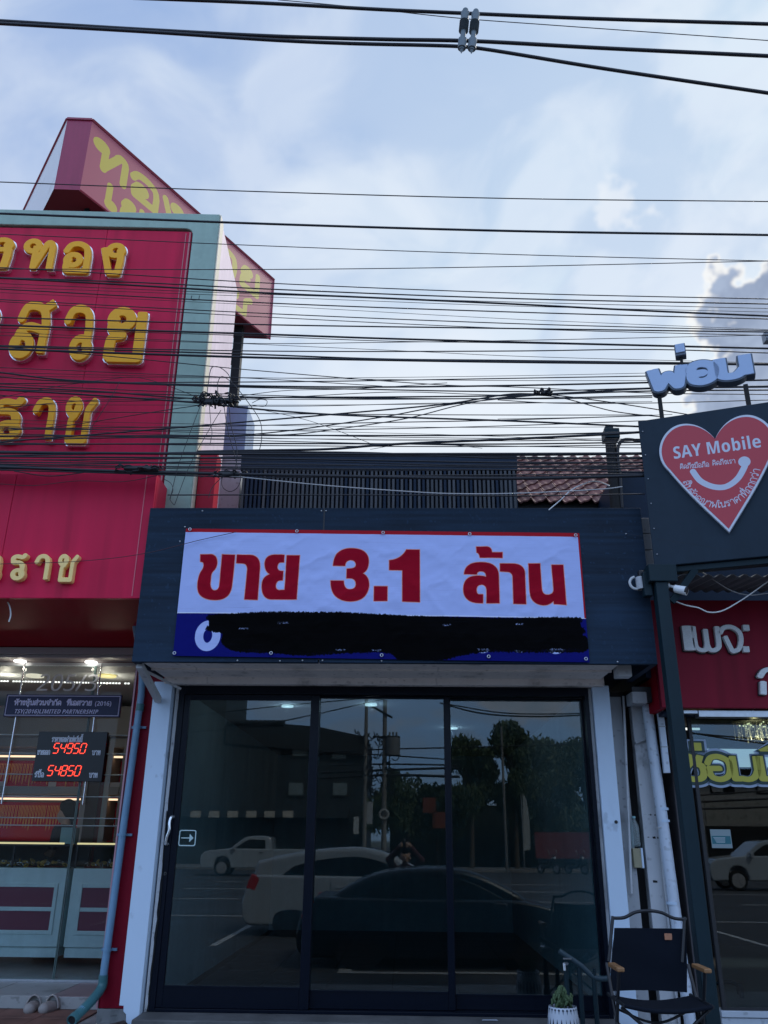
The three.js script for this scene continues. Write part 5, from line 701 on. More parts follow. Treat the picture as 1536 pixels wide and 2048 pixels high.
// ================================================================ BANNER
{
  const z = FZ + 0.012, bz = (x, y) => P(250 + x / 2.793, 990 + y / 2.793, { z }), BL = bz(268, 900), BR = bz(2586, 935), TR = bz(2536, 215), TL = bz(358, 188);
  const x0 = Math.min(BL.x, TL.x), x1 = Math.max(BR.x, TR.x), W = x1 - x0, yb = (BL.y + BR.y) / 2, yt = (TL.y + TR.y) / 2, H = yt - yb, CW = 2048, CH = Math.round(CW * H / W);
  const skew = (x) => lerp((BL.y + TL.y - yb - yt) / 2, (BR.y + TR.y - yb - yt) / 2, (x - x0) / W); // the banner hangs a little lower on the right
  const px = (cx, cy) => { const p = bz(cx, cy); return [(p.x - x0) / W * CW, (yt - (p.y - skew(p.x))) / H * CH]; };
  const t = canvas(CW, CH, (c) => {
    c.fillStyle = '#bccaf9'; c.fillRect(0, 0, CW, CH);
    const nv = [px(303, 659), px(2564, 690)]; const top = [px(358, 208), px(2536, 236)];
    c.fillStyle = '#b3202c'; c.beginPath(); c.moveTo(0, 0); c.lineTo(CW, 0); c.lineTo(CW, top[1][1]); c.lineTo(0, top[0][1]); c.fill(); c.fillRect(CW - 8, 0, 8, CH);
    c.fillStyle = '#14186e'; c.beginPath(); c.moveTo(0, nv[0][1]); c.lineTo(CW, nv[1][1]); c.lineTo(CW, CH); c.lineTo(0, CH); c.fill(); c.strokeStyle = '#f3f4fb'; c.lineWidth = 4; c.beginPath(); c.moveTo(0, nv[0][1]); c.lineTo(CW, nv[1][1]); c.stroke();
    c.fillStyle = '#b3202c'; c.fillRect(CW - 6, 0, 6, nv[1][1]);
    const paint = (d, off = 0) => { c.beginPath(); for (const seg of d.split(';')) { const [k, ...n] = seg.trim().split(' '), q = []; for (let i = 0; i < n.length; i += 2) q.push(px(+n[i] + off, +n[i + 1])); if (k === 'M') c.moveTo(...q[0]); else if (k === 'L') q.forEach((p) => c.lineTo(...p)); else if (k === 'Q') c.quadraticCurveTo(...q[0], ...q[1]); } c.closePath(); c.lineWidth = 7; c.lineJoin = 'round'; c.strokeStyle = '#f0a08e'; c.stroke(); c.fillStyle = '#a30d26'; c.fill(); };
    paint('M 424 336;L 480 336;Q 520 338 518 385;Q 516 412 498 428;Q 484 442 483 465;L 480 500;Q 482 538 505 538;Q 530 538 531 500;L 546 337;L 617 338;L 602 500;Q 595 592 510 591;Q 404 590 407 510;Q 410 455 428 428;Q 448 405 440 382;Q 434 376 423 376');
    paint('M 628 338;L 700 338;Q 758 340 756 410;L 743 590;L 670 588;L 685 420;Q 685 386 660 386;L 624 384');
    paint('M 892 338;L 840 337;Q 780 337 782 395;Q 785 433 812 446;Q 765 460 766 520;Q 770 587 822 588;L 960 587;L 977 340;L 905 340;L 894 535;L 865 537;Q 843 535 844 508;Q 848 482 868 481;L 882 480;L 886 428;L 870 427;Q 850 422 853 402;Q 856 380 872 380;L 890 380');
    paint('M 1163 398;Q 1170 299 1265 299;Q 1360 301 1362 372;Q 1361 425 1328 440;Q 1366 458 1364 510;Q 1355 599 1255 599;Q 1148 596 1150 482;L 1222 482;Q 1224 531 1256 531;Q 1290 530 1290 500;Q 1290 468 1255 468;L 1238 468;L 1240 415;L 1262 413;Q 1292 410 1290 388;Q 1286 365 1260 366;Q 1232 368 1230 400');
    paint('M 1392 514;L 1466 514 1465 597 1391 597'); paint('M 175 309;L 249 310 250 602 153 600 153 425 80 423 80 368;Q 150 362 175 309', 1396.4);
    paint('M 565 293;L 622 292;Q 650 293 652 325;L 710 325 710 357 585 354;Q 582 328 567 326', 1396.4);
    paint('M 497 447;Q 500 380 590 380;Q 690 380 690 460;L 694 608 622 608 622 545;Q 622 506 595 506;Q 566 506 566 535;Q 566 560 580 560;L 602 560 602 608;Q 492 612 492 530;Q 495 460 560 455;Q 590 452 620 460;Q 620 430 592 430;Q 570 430 568 447', 1396.4);
    paint('M 697 388;L 770 388;Q 835 390 836 450;L 842 613 772 611 768 470;Q 768 434 735 434;L 697 431', 1396.4); paint('M 855 388;L 920 388 930 530;Q 932 562 962 562;Q 996 560 995 530;L 985 393 1050 393 1067 617 998 613 995 595;Q 972 621 935 619;Q 865 612 862 540', 1396.4);
    // telephone number: the first zero can be read, the rest is smeared over in black
    const oval = (cx, cy, rx, ry, lw) => { const a = px(cx - rx, cy), b = px(cx + rx, cy), u = px(cx, cy - ry), d = px(cx, cy + ry); c.beginPath(); c.ellipse((a[0] + b[0]) / 2, (u[1] + d[1]) / 2, (b[0] - a[0]) / 2, (d[1] - u[1]) / 2, 0.06, 0, 7); c.lineWidth = lw; c.strokeStyle = '#bccaf9'; c.stroke(); };
    oval(464, 788, 48, 62, 42); oval(660, 785, 45, 60, 36); oval(880, 785, 45, 60, 36); oval(1200, 790, 40, 66, 34); oval(1400, 790, 48, 66, 34); oval(1796, 795, 45, 66, 34); oval(1996, 800, 50, 66, 34); oval(2200, 800, 40, 66, 30); oval(2400, 805, 55, 66, 34);
    const r = rng(77), smear = (pts, wide, n) => { const cv = new THREE.CatmullRomCurve3(pts.map(([x, y]) => V(...px(x, y), 0)), false, 'centripetal'); for (let i = 0; i < n; i++) { const p = cv.getPoint(r()), w = wide * (0.5 + 0.5 * Math.sqrt(r())), a = r() * 6.28, dx = Math.cos(a) * w, dy = Math.sin(a) * w * 0.8; c.fillStyle = 'rgba(2,2,4,' + (0.35 + r() * 0.4) + ')'; c.beginPath(); c.ellipse(p.x + dx * 0.7, p.y + dy * 0.7, 2 + r() * 6, 1.5 + r() * 4, r() * 3, 0, 7); c.fill(); } for (let i = 0; i < 260; i++) { const p = cv.getPoint(i / 259); c.fillStyle = 'rgba(2,2,4,.5)'; c.beginPath(); c.ellipse(p.x, p.y, wide * 0.62, wide * 0.5, 0, 0, 7); c.fill(); } };
    const top_ = [[470, 688], [800, 672], [1200, 676], [1500, 690], [1760, 700], [2100, 705], [2540, 700]], low_ = [[2560, 800], [2575, 850], [2300, 868], [2000, 866], [1780, 905], [1640, 928], [1540, 910], [1500, 876], [1250, 872], [1000, 884], [850, 872], [620, 858], [560, 820], [565, 770], [470, 745]];
    c.fillStyle = '#020203'; c.beginPath(); [...top_, ...low_].forEach((q, i) => c[i ? 'lineTo' : 'moveTo'](...px(...q))); c.fill();
    smear([...top_], 24, 3600); smear([...low_], 22, 3600); smear([[1700, 740], [2100, 760], [2540, 760]], 40, 1500); smear([[1700, 830], [2100, 838], [2550, 838]], 36, 1500);
    for (const [x, y, w] of [[660, 745, 26], [880, 716, 30], [1200, 866, 24], [1400, 868, 26], [1796, 728, 26], [1996, 864, 34], [2400, 862, 34], [2200, 722, 20]]) for (let i = 0; i < 26; i++) { const q = px(x + (r() - 0.5) * w * 2, y + (r() - 0.5) * 9); c.fillStyle = 'rgba(190,205,250,' + (0.15 + r() * 0.35) + ')'; c.fillRect(q[0], q[1], 3 + r() * 6, 2 + r() * 2); }
    // print wear
    for (let i = 0; i < 900; i++) { c.fillStyle = 'rgba(60,70,120,' + r() * 0.05 + ')'; c.fillRect(r() * CW, r() * CH, 20 + r() * 160, 1 + r() * 3); }
  });
  const banner = thing('sale_banner', 'white and navy sale banner with large red Thai lettering tied on the dark fascia', 'banner', [(x0 + x1) / 2, yb, z]);
  const nx = 200, ny = 70, pos = [], uv = [], idx = [];
  for (let j = 0; j <= ny; j++) for (let i = 0; i <= nx; i++) {
    const u = i / nx, v = j / ny, x = x0 + u * W, edge = Math.min(1, Math.min(u, 1 - u) * 14, Math.min(v, 1 - v) * 5 + 0.15);
    const a = fbm(u * 5 + v * 2.2, v * 1.6 - u * 3, 3, 4), b = 1 - Math.abs(2 * fbm(u * 13 + v * 3, v * 5 - u * 7, 8, 4) - 1), cc = Math.exp(-Math.pow((v - 0.46 - 0.12 * (u - 0.5)) * 9, 2)) * fbm(u * 26, v * 9, 12, 3);
    pos.push(x, yb + v * H + skew(x), z + 0.004 + edge * (0.022 * a + 0.009 * Math.pow(b, 4) + 0.014 * cc)); uv.push(u, v);
  }
  for (let j = 0; j < ny; j++) for (let i = 0; i < nx; i++) { const k = j * (nx + 1) + i; idx.push(k, k + 1, k + nx + 2, k, k + nx + 2, k + nx + 1); }
  const g = new THREE.BufferGeometry(); g.setAttribute('position', new THREE.Float32BufferAttribute(pos, 3)); g.setAttribute('uv', new THREE.Float32BufferAttribute(uv, 2)); g.setIndex(idx); g.computeVertexNormals();
  const sheet = part(banner, 'sheet', g, M([0.9, 0.9, 0.92], 0.75, { map: t, specularIntensity: 0.12 }));
  const ring = new THREE.TorusGeometry(0.011, 0.004, 6, 14);
  for (const [cx, cy] of [[366, 196], [962, 206], [1442, 215], [1924, 222], [2515, 229], [280, 886], [818, 886], [1434, 898], [2030, 905], [2572, 918]]) { const p = bz(cx, cy); sub(sheet, 'eyelet', ring, mats.steel, [p.x, p.y, z + 0.022]); }
}
// ================================================================ OVERHEAD CABLES
function cable(pts, px, z, label, group, m = mats.cable, ext = true) {
  let q = pts.map(([x, y, dz]) => P(x, y, { z: z + (dz ?? 0) }));
  if (ext) { const n = q.length, a = q[0].clone().sub(q[1]).normalize(), b = q[n - 1].clone().sub(q[n - 2]).normalize(); q = [q[0].clone().addScaledVector(a, pts[0][0] < 30 ? 1.6 : 0.02), ...q, q[n - 1].clone().addScaledVector(b, pts[n - 1][0] > 1500 ? 1.6 : 0.02)]; }
  const r = Math.max(0.0022, (px * depthOf(q[Math.floor(q.length / 2)])) / FOCAL / 2);
  return single('overhead_cable', tube(q, r, Math.max(24, q.length * 12), px > 3 ? 8 : 6), m, label, 'cable', group);
}
const ORD = ['first', 'second', 'third', 'fourth', 'fifth', 'sixth', 'seventh', 'eighth', 'ninth', 'tenth', 'eleventh', 'twelfth', 'thirteenth', 'fourteenth', 'fifteenth', 'sixteenth', 'seventeenth', 'eighteenth', 'nineteenth', 'twentieth', 'twenty-first', 'twenty-second', 'twenty-third', 'twenty-fourth', 'twenty-fifth', 'twenty-sixth', 'twenty-seventh', 'twenty-eighth', 'twenty-ninth', 'thirtieth', 'thirty-first'];
for (const o of ORD.slice(1, 9)) ORD.push('thirty-' + o); ORD.push('fortieth'); for (const o of ORD.slice(0, 9)) ORD.push('forty-' + o); ORD.push('fiftieth');
const yAt = (pts, x) => { for (let i = 0; i + 1 < pts.length; i++) if (pts[i][0] <= x && pts[i + 1][0] >= x) return lerp(pts[i][1], pts[i + 1][1], (x - pts[i][0]) / (pts[i + 1][0] - pts[i][0])); return null; };
// label each cable of a band by its order from the top where the band is counted
function band(list, x, say, make) { const ys = list.map(([w, p]) => yAt(p, x)), order = ys.map((y, i) => [y, i]).filter((q) => q[0] !== null).sort((a, b) => a[0] - b[0]).map((q) => q[1]); list.forEach(([w, p], i) => { const k = order.indexOf(i), thick = w > 3 ? 'thick' : w > 1.7 ? 'medium' : 'thin'; make(p, w, k >= 0 ? say(ORD[k], thick) : say(null, thick, p)); }); }
const HZ = 2.4;
cable([[270, -4], [520, 6], [780, 20], [940, 27], [1150, 36], [1536, 48]], 7, HZ, 'thick black power cable crossing the very top of the sky');
cable([[560, 0], [700, 13], [800, 24], [925, 37], [1100, 50], [1536, 81]], 1.8, HZ - 0.03, 'thin black line just under the topmost power cable');
cable([[0, 42], [300, 60], [560, 73], [780, 79], [940, 82], [1200, 96], [1536, 112]], 7.5, HZ, 'thick black power cable second from the top passing through the spacers');
cable([[0, 47, 0.05], [300, 64, 0.05], [560, 81, 0.05], [700, 87], [920, 93], [960, 97], [1200, 136], [1536, 186]], 7, HZ - 0.02, 'thick black power cable bending down to the right below the spacers');
for (const [xt, yt, xb, yb, lab] of [[931, 20, 923, 102, 'left of the two ribbed grey cable spacers on the power cables'], [952, 22, 943, 103, 'right of the two ribbed grey cable spacers on the power cables']]) {
  const a = P(xt, yt, { z: HZ + 0.04 }), b = P(xb, yb, { z: HZ + 0.04 }), L = a.distanceTo(b), s = thing('cable_spacer', lab, 'insulator', b), qn = new THREE.Quaternion().setFromUnitVectors(V(0, 1, 0), a.clone().sub(b).normalize()), on = (g, h) => g.applyQuaternion(qn).translate(...a.clone().sub(b).multiplyScalar(h).toArray());
  const gm = M([0.16, 0.2, 0.22], 0.6), rb = []; for (let i = 0; i < 6; i++) { const c = new THREE.ConeGeometry(0.04, 0.016, 16); rb.push(on(c, 0.5 + i * 0.045)); }
  sub(s, 'rod', on(new THREE.CylinderGeometry(0.022, 0.022, L * 0.94, 14), 0.5), gm); sub(s, 'ribs', join(rb), gm); sub(s, 'upper_clamp', join(on(new THREE.CylinderGeometry(0.036, 0.03, 0.09, 12), 0.83), on(new THREE.SphereGeometry(0.026, 12, 8), 0.98)), gm); sub(s, 'lower_clamp', join(on(new THREE.CylinderGeometry(0.036, 0.034, 0.1, 12), 0.17), on(new THREE.ConeGeometry(0.03, 0.08, 12).rotateX(Math.PI), 0.02)), gm);
}
const MZ = 1.7;
cable([[0, 364], [512, 383], [1024, 397], [1536, 403]], 2.2, MZ, 'single thin cable crossing the tip of the roof sign at mid sky');
cable([[0, 427], [256, 437], [512, 447], [1024, 462], [1536, 470]], 4.6, MZ, 'thicker single cable running along the top edge of the upper signboard');
cable([[0, 468], [512, 491], [1024, 509], [1536, 522]], 1.7, MZ, 'thin cable just below the thicker one at the top of the upper signboard');
cable([[0, 538], [512, 539], [760, 537], [1024, 533], [1536, 522]], 1.7, MZ, 'thin cable rising to the right to meet another at the right edge of the sky');
const BZ = 0.965, gA = 'cables in the band level with the big gold letters', gB = 'cables in the tangled band level with the splice knots', gC = 'cables in the low heavy band over the dark slats';
const lA = 'black cable in the close parallel band level with the big gold letters and grey cloud', lB = 'black cable in the tangled crossing band above the dark slatted wall', lC = 'black cable in the low heavy band drawn across the dark slatted wall';
band([[2, [[0, 535], [250, 549], [512, 565], [1024, 586], [1536, 598]]], [2.6, [[0, 555], [300, 566], [512, 577], [1024, 597], [1536, 608]]], [3.8, [[0, 556], [256, 570], [512, 585], [760, 596], [1024, 608], [1280, 621], [1536, 632]]], [1.3, [[0, 567], [512, 588], [1024, 604], [1536, 617]]], [2.4, [[0, 578], [512, 605], [1024, 624], [1536, 638]]], [1.1, [[0, 574], [512, 593], [1024, 612], [1536, 624]]], [0.9, [[0, 585], [512, 610], [1024, 638], [1536, 659]]], [2, [[0, 599], [512, 626], [1024, 647], [1536, 661]]], [1.6, [[0, 603], [512, 633], [1024, 657], [1536, 671]]], [2.8, [[0, 635], [512, 649], [1024, 657], [1536, 664]]], [4, [[0, 650], [256, 660], [512, 668], [768, 677], [1024, 684], [1536, 697]]], [1.6, [[0, 656], [512, 672], [768, 682], [1024, 686], [1536, 698]]], [1.4, [[0, 671], [512, 687], [745, 685], [1024, 681], [1536, 670]]], [1.1, [[0, 664], [525, 689], [832, 703], [1024, 712], [1536, 726]]]], 760, (o, t) => o + ' cable from the top, ' + t + ' black, in the gold letter band mid sky', (p, w, l) => cable(p, w, BZ, l, gA));
band([[2.3, [[0, 691], [512, 702], [1024, 702], [1307, 699], [1536, 706]]], [3.2, [[0, 693], [512, 709], [768, 718], [1024, 721], [1536, 728]]], [4.8, [[0, 698], [512, 715], [768, 720], [1024, 724], [1536, 729]]], [1.8, [[0, 693], [256, 716], [512, 741], [889, 770], [1024, 774], [1300, 786], [1536, 789]]], [3.6, [[0, 745], [133, 760], [512, 772], [745, 774], [1024, 771], [1304, 765], [1536, 760]]], [2.6, [[0, 754], [100, 761], [512, 775], [699, 778], [1024, 783], [1304, 776], [1536, 772]]], [3, [[0, 773], [200, 783], [393, 797], [512, 795], [760, 794], [1024, 791], [1304, 782], [1536, 780]]], [3.8, [[0, 780], [133, 787], [400, 806], [512, 818], [662, 829], [1024, 842], [1275, 853], [1400, 858]]], [1.6, [[0, 862], [117, 853], [333, 820], [430, 806]]], [3.2, [[0, 884], [200, 868], [512, 842], [662, 829], [899, 807], [1024, 788], [1084, 788], [1307, 777], [1536, 774]]], [2.4, [[0, 880], [300, 874], [512, 868], [759, 835], [895, 810], [1024, 795], [1090, 789]]], [2.1, [[200, 876], [430, 873], [595, 868], [645, 862], [812, 837], [929, 808], [1024, 793], [1107, 793], [1230, 823], [1317, 833]]], [2.2, [[1040, 789], [1080, 788], [1210, 803], [1370, 828]]], [2, [[0, 858], [512, 851], [712, 846], [978, 841], [1300, 831]]], [3, [[0, 872], [512, 871], [1024, 870], [1277, 864], [1400, 862]]], [1, [[0, 846], [512, 860], [912, 870], [1275, 884]]], [1.1, [[0, 874], [512, 877], [1024, 880], [1290, 882]]], [3, [[0, 889], [512, 887], [1024, 888], [1300, 884]]], [5.2, [[400, 903], [512, 901], [662, 898], [762, 890], [1024, 878], [1224, 868], [1300, 863]]], [2, [[0, 886], [512, 891], [1000, 893], [1290, 889]]], [1.5, [[0, 735], [300, 748], [512, 757], [760, 772]]], [1.6, [[0, 816], [200, 800], [420, 804]]], [1.4, [[0, 790], [150, 802], [330, 800], [440, 790]]], [1.2, [[0, 795], [120, 772], [230, 757], [262, 754], [300, 760], [400, 796]]], [1.5, [[430, 802], [600, 793], [800, 784], [1000, 790], [1100, 787]]], [1.5, [[440, 812], [620, 812], [900, 806], [1290, 806]]], [1.3, [[430, 800], [560, 782], [700, 778], [890, 766]]], [1, [[520, 819], [620, 842], [749, 890]]], [1, [[745, 898], [830, 886], [960, 896]]], [1.8, [[1000, 800], [1100, 806], [1300, 806], [1536, 800]]], [1.2, [[1000, 838], [1200, 834], [1340, 829]]], [1.0, [[0, 809], [300, 810], [620, 810], [1000, 807], [1300, 803]]], [1.5, [[0, 792], [300, 796], [620, 799], [1000, 797], [1300, 791]]], [1.8, [[0, 822], [300, 825], [620, 828], [1000, 830], [1300, 830]]], [1.8, [[0, 768], [300, 782], [620, 793], [1000, 798], [1300, 795]]], [2.2, [[0, 767], [300, 765], [620, 763], [1000, 757], [1300, 752]]], [1.8, [[0, 867], [300, 875], [620, 884], [1000, 892], [1300, 896]]], [1.2, [[0, 855], [300, 868], [620, 878], [1000, 882], [1300, 879]]], [1.0, [[0, 839], [300, 846], [620, 852], [1000, 855], [1300, 853]]], [1.5, [[0, 853], [300, 862], [620, 871], [1000, 877], [1300, 878]]], [1.8, [[0, 858], [300, 860], [620, 860], [1000, 852], [1300, 841]]], [1.0, [[0, 752], [300, 755], [620, 756], [1000, 752], [1300, 746]]], [2.2, [[0, 778], [300, 788], [620, 796], [1000, 797], [1300, 792]]], [1.2, [[0, 745], [300, 752], [620, 757], [1000, 761], [1300, 761]]]], 700, (o, t, p) => (o ? o + ' ' + t + ' cable from the top of the tangled band mid sky' : t + ' short tangled cable running ' + (p[0][0] < 600 ? (p[0][1] < 793 ? 'highest' : p[0][1] < 800 ? 'second highest' : p[0][1] < 850 ? 'third highest' : 'lowest') + ' from far left to left splice' : 'from the middle splice' + (p[0][0] < 800 ? ' down onto the dark roof' : p[0][1] > 830 ? ' low' : p[0][0] < 1030 ? ' level' : ' falling') + (p[0][0] < 800 ? '' : ' rightwards'))), (p, w, l) => cable(p, w, BZ - 0.02, l, gB));
band([[6, [[0, 905], [512, 908], [1024, 908], [1290, 907]]], [4, [[0, 913], [512, 917], [1024, 925], [1290, 925]]], [2.4, [[0, 920], [300, 918], [512, 913], [1024, 914], [1290, 918]]], [2.2, [[0, 925], [512, 927], [1024, 935], [1290, 932]]], [3.2, [[0, 928], [500, 936], [1024, 940], [1290, 944]]], [7, [[0, 934], [256, 943], [512, 949], [1024, 957], [1290, 951]]], [3, [[0, 940], [256, 947], [430, 953], [512, 955], [760, 952], [1290, 948]]], [2.2, [[33, 943], [100, 952], [187, 943], [300, 940]]], [2.6, [[340, 990], [800, 990], [1024, 992], [1285, 988]]], [2, [[0, 930], [240, 927], [512, 921], [900, 930], [1290, 937]]], [1.3, [[0, 968], [67, 971], [153, 962], [250, 963], [310, 952]]], [3.4, [[0, 911], [400, 905], [720, 905], [1024, 917], [1290, 915]]], [2.0, [[0, 918], [420, 927], [900, 932], [1290, 931]]], [1.4, [[0, 929], [420, 933], [900, 930], [1290, 924]]], [2.0, [[0, 931], [420, 938], [900, 940], [1290, 937]]], [1.4, [[0, 923], [420, 928], [900, 930], [1290, 925]]], [1.4, [[0, 938], [420, 942], [900, 941], [1290, 935]]], [2.0, [[0, 902], [420, 909], [900, 912], [1290, 909]]], [1.4, [[0, 940], [420, 949], [900, 953], [1290, 951]]]], 480, (o, t, p) => (o ? o + ' cable from the top, ' + t + ' black, in the low band beside the dark slats' : t + ' sagging cable over the canopy, ' + (p[0][1] < 950 ? 'upper' : 'lower') + ' of two'), (p, w, l) => cable(p, w, BZ, l, gC));
cable([[430, 950], [480, 954], [640, 970], [800, 982], [893, 987], [1019, 987], [1219, 977], [1240, 974]], 2.2, BZ + 0.02, 'light grey cable sagging across the front of the dark slats', null, mats.cableGrey);
cable([[1101, 1017], [1120, 1001], [1144, 979], [1165, 969], [1183, 963], [1200, 964], [1215, 970]], 2.4, 0.9, 'short white cable arching over the dark fascia in front of the tiled roof', null, mats.cableWhite);
cable([[0, 1128], [164, 1122], [289, 1107], [400, 1080], [468, 1065]], 1.3, 0.9, 'thin dark wire slanting across the red canopy to the sale banner', null, M([0.06, 0.02, 0.03], 0.6));
cable([[1384, 1134], [1410, 1148], [1460, 1180], [1495, 1190], [1540, 1186]], 2.2, 0.8, 'upper white cable hanging under the black signboard', null, mats.cableGrey);
cable([[1338, 1197], [1370, 1210], [1398, 1216], [1415, 1224], [1440, 1223], [1480, 1202], [1540, 1160]], 2.8, 0.9, 'lower white cable looping under the black signboard across the phone shop fascia', null, mats.cableWhite);
// loops and drops by the splice
const lL = 'thin loose cable loop hanging around the splice knot in front of the pink panel', gL = 'loose cable loops around the splice knot';
([[1.6, [[412, 813], [417, 764], [424, 735], [432, 733], [440, 735], [456, 748], [464, 768]]], [1.6, [[438, 806], [436, 764], [443, 753], [460, 762], [495, 803], [521, 845], [523, 880], [519, 900]]], [1.3, [[402, 808], [375, 880], [355, 937], [340, 1000]]], [1.3, [[442, 820], [415, 865], [380, 930], [349, 1010]]], [1.3, [[418, 800], [422, 850], [424, 865], [420, 890]]], [1.7, [[448, 812], [456, 862], [468, 905], [476, 938]]], [1.7, [[458, 812], [462, 850], [474, 900], [470, 945]]], [1.5, [[417, 996], [422, 980], [432, 966], [450, 952], [470, 950]]], [1.6, [[452, 945], [444, 958], [446, 975], [460, 983], [474, 976], [482, 955], [478, 946]]], [1.3, [[400, 955], [428, 948], [432, 945], [432, 952], [440, 957]]], [1.2, [[504, 806], [520, 799], [534, 802], [530, 812], [500, 810]]], [1.4, [[328, 958], [342, 967], [346, 980], [340, 998], [348, 1010]]], [1.2, [[180, 860], [200, 830], [225, 790], [240, 762]]]]).sort((a, b) => Math.min(...a[1].map((q) => q[0])) - Math.min(...b[1].map((q) => q[0]))).forEach(([w, pts], i) => cable(pts, w, BZ + 0.03, ORD[i] + ' loose wire loop from the left near the pink panel', gL, mats.cable, false));
{
  const knot = (x, y, w, h, n, seed, label) => { const r = rng(seed), c = P(x, y, { z: BZ + 0.02 }), k = depthOf(c) / FOCAL, s = thing('cable_splice', label, 'cable splice', c), g = []; for (let i = 0; i < n; i++) { const a = V((r() - 0.5) * w * k, (r() - 0.5) * h * k, (r() - 0.5) * 0.06), b = a.clone().add(V((r() - 0.5) * w * k * 0.5, (r() - 0.5) * h * k * 0.9, (r() - 0.5) * 0.05)), m = a.clone().lerp(b, 0.5).add(V(0, (r() - 0.3) * h * k * 0.6, 0.02)); g.push(tube([a, m, b], 0.004 + r() * 0.005, 8, 5)); } sub(s, 'wire_ends', join(g), mats.cable); const d = []; for (let i = 0; i < 4; i++) d.push(rod(V((r() - 0.7) * w * k * 0.6, (r() - 0.5) * h * k * 0.4, 0), V((r() + 0.0) * w * k * 0.5, (r() - 0.5) * h * k * 0.4, 0), 0.02)); sub(s, 'splice_sleeve', join(d), mats.black); };
  knot(430, 802, 80, 22, 60, 41, 'tangled black splice knot of cables in front of the pink panel'); knot(275, 938, 90, 12, 36, 42, 'small tangled splice among the low cables over the red canopy'); knot(1086, 786, 36, 10, 18, 43, 'small splice knot where rising cables meet in the middle of the sky'); knot(455, 948, 60, 9, 16, 44, 'small splice on the lowest cables beside the grey column');
  const b = P(1531, 675, { z: 0.9 }), t = thing('terminal_box', 'small grey cable terminal box cut by the right edge of the picture', 'terminal box', b); sub(t, 'case', bx(-0.012, 0.1, -0.045, 0.05, -0.05, 0.03, 0.006), M([0.3, 0.34, 0.38], 0.5)); sub(t, 'lid', bx(-0.008, 0.096, -0.03, 0.04, 0.031, 0.036, 0.002), M([0.4, 0.45, 0.5], 0.5));
  const u = P(391, 598, { z: 0.46 }); single('wire_hook', tube([u.clone().add(V(-0.04, 0.04, 0)), u.clone().add(V(-0.035, -0.02, 0.02)), u.clone().add(V(0, -0.035, 0.03)), u.clone().add(V(0.035, -0.02, 0.02)), u.clone().add(V(0.036, 0.04, 0))], 0.004, 24, 5), mats.cable, 'small black wire hook on the green border of the upper signboard', 'hook');
}
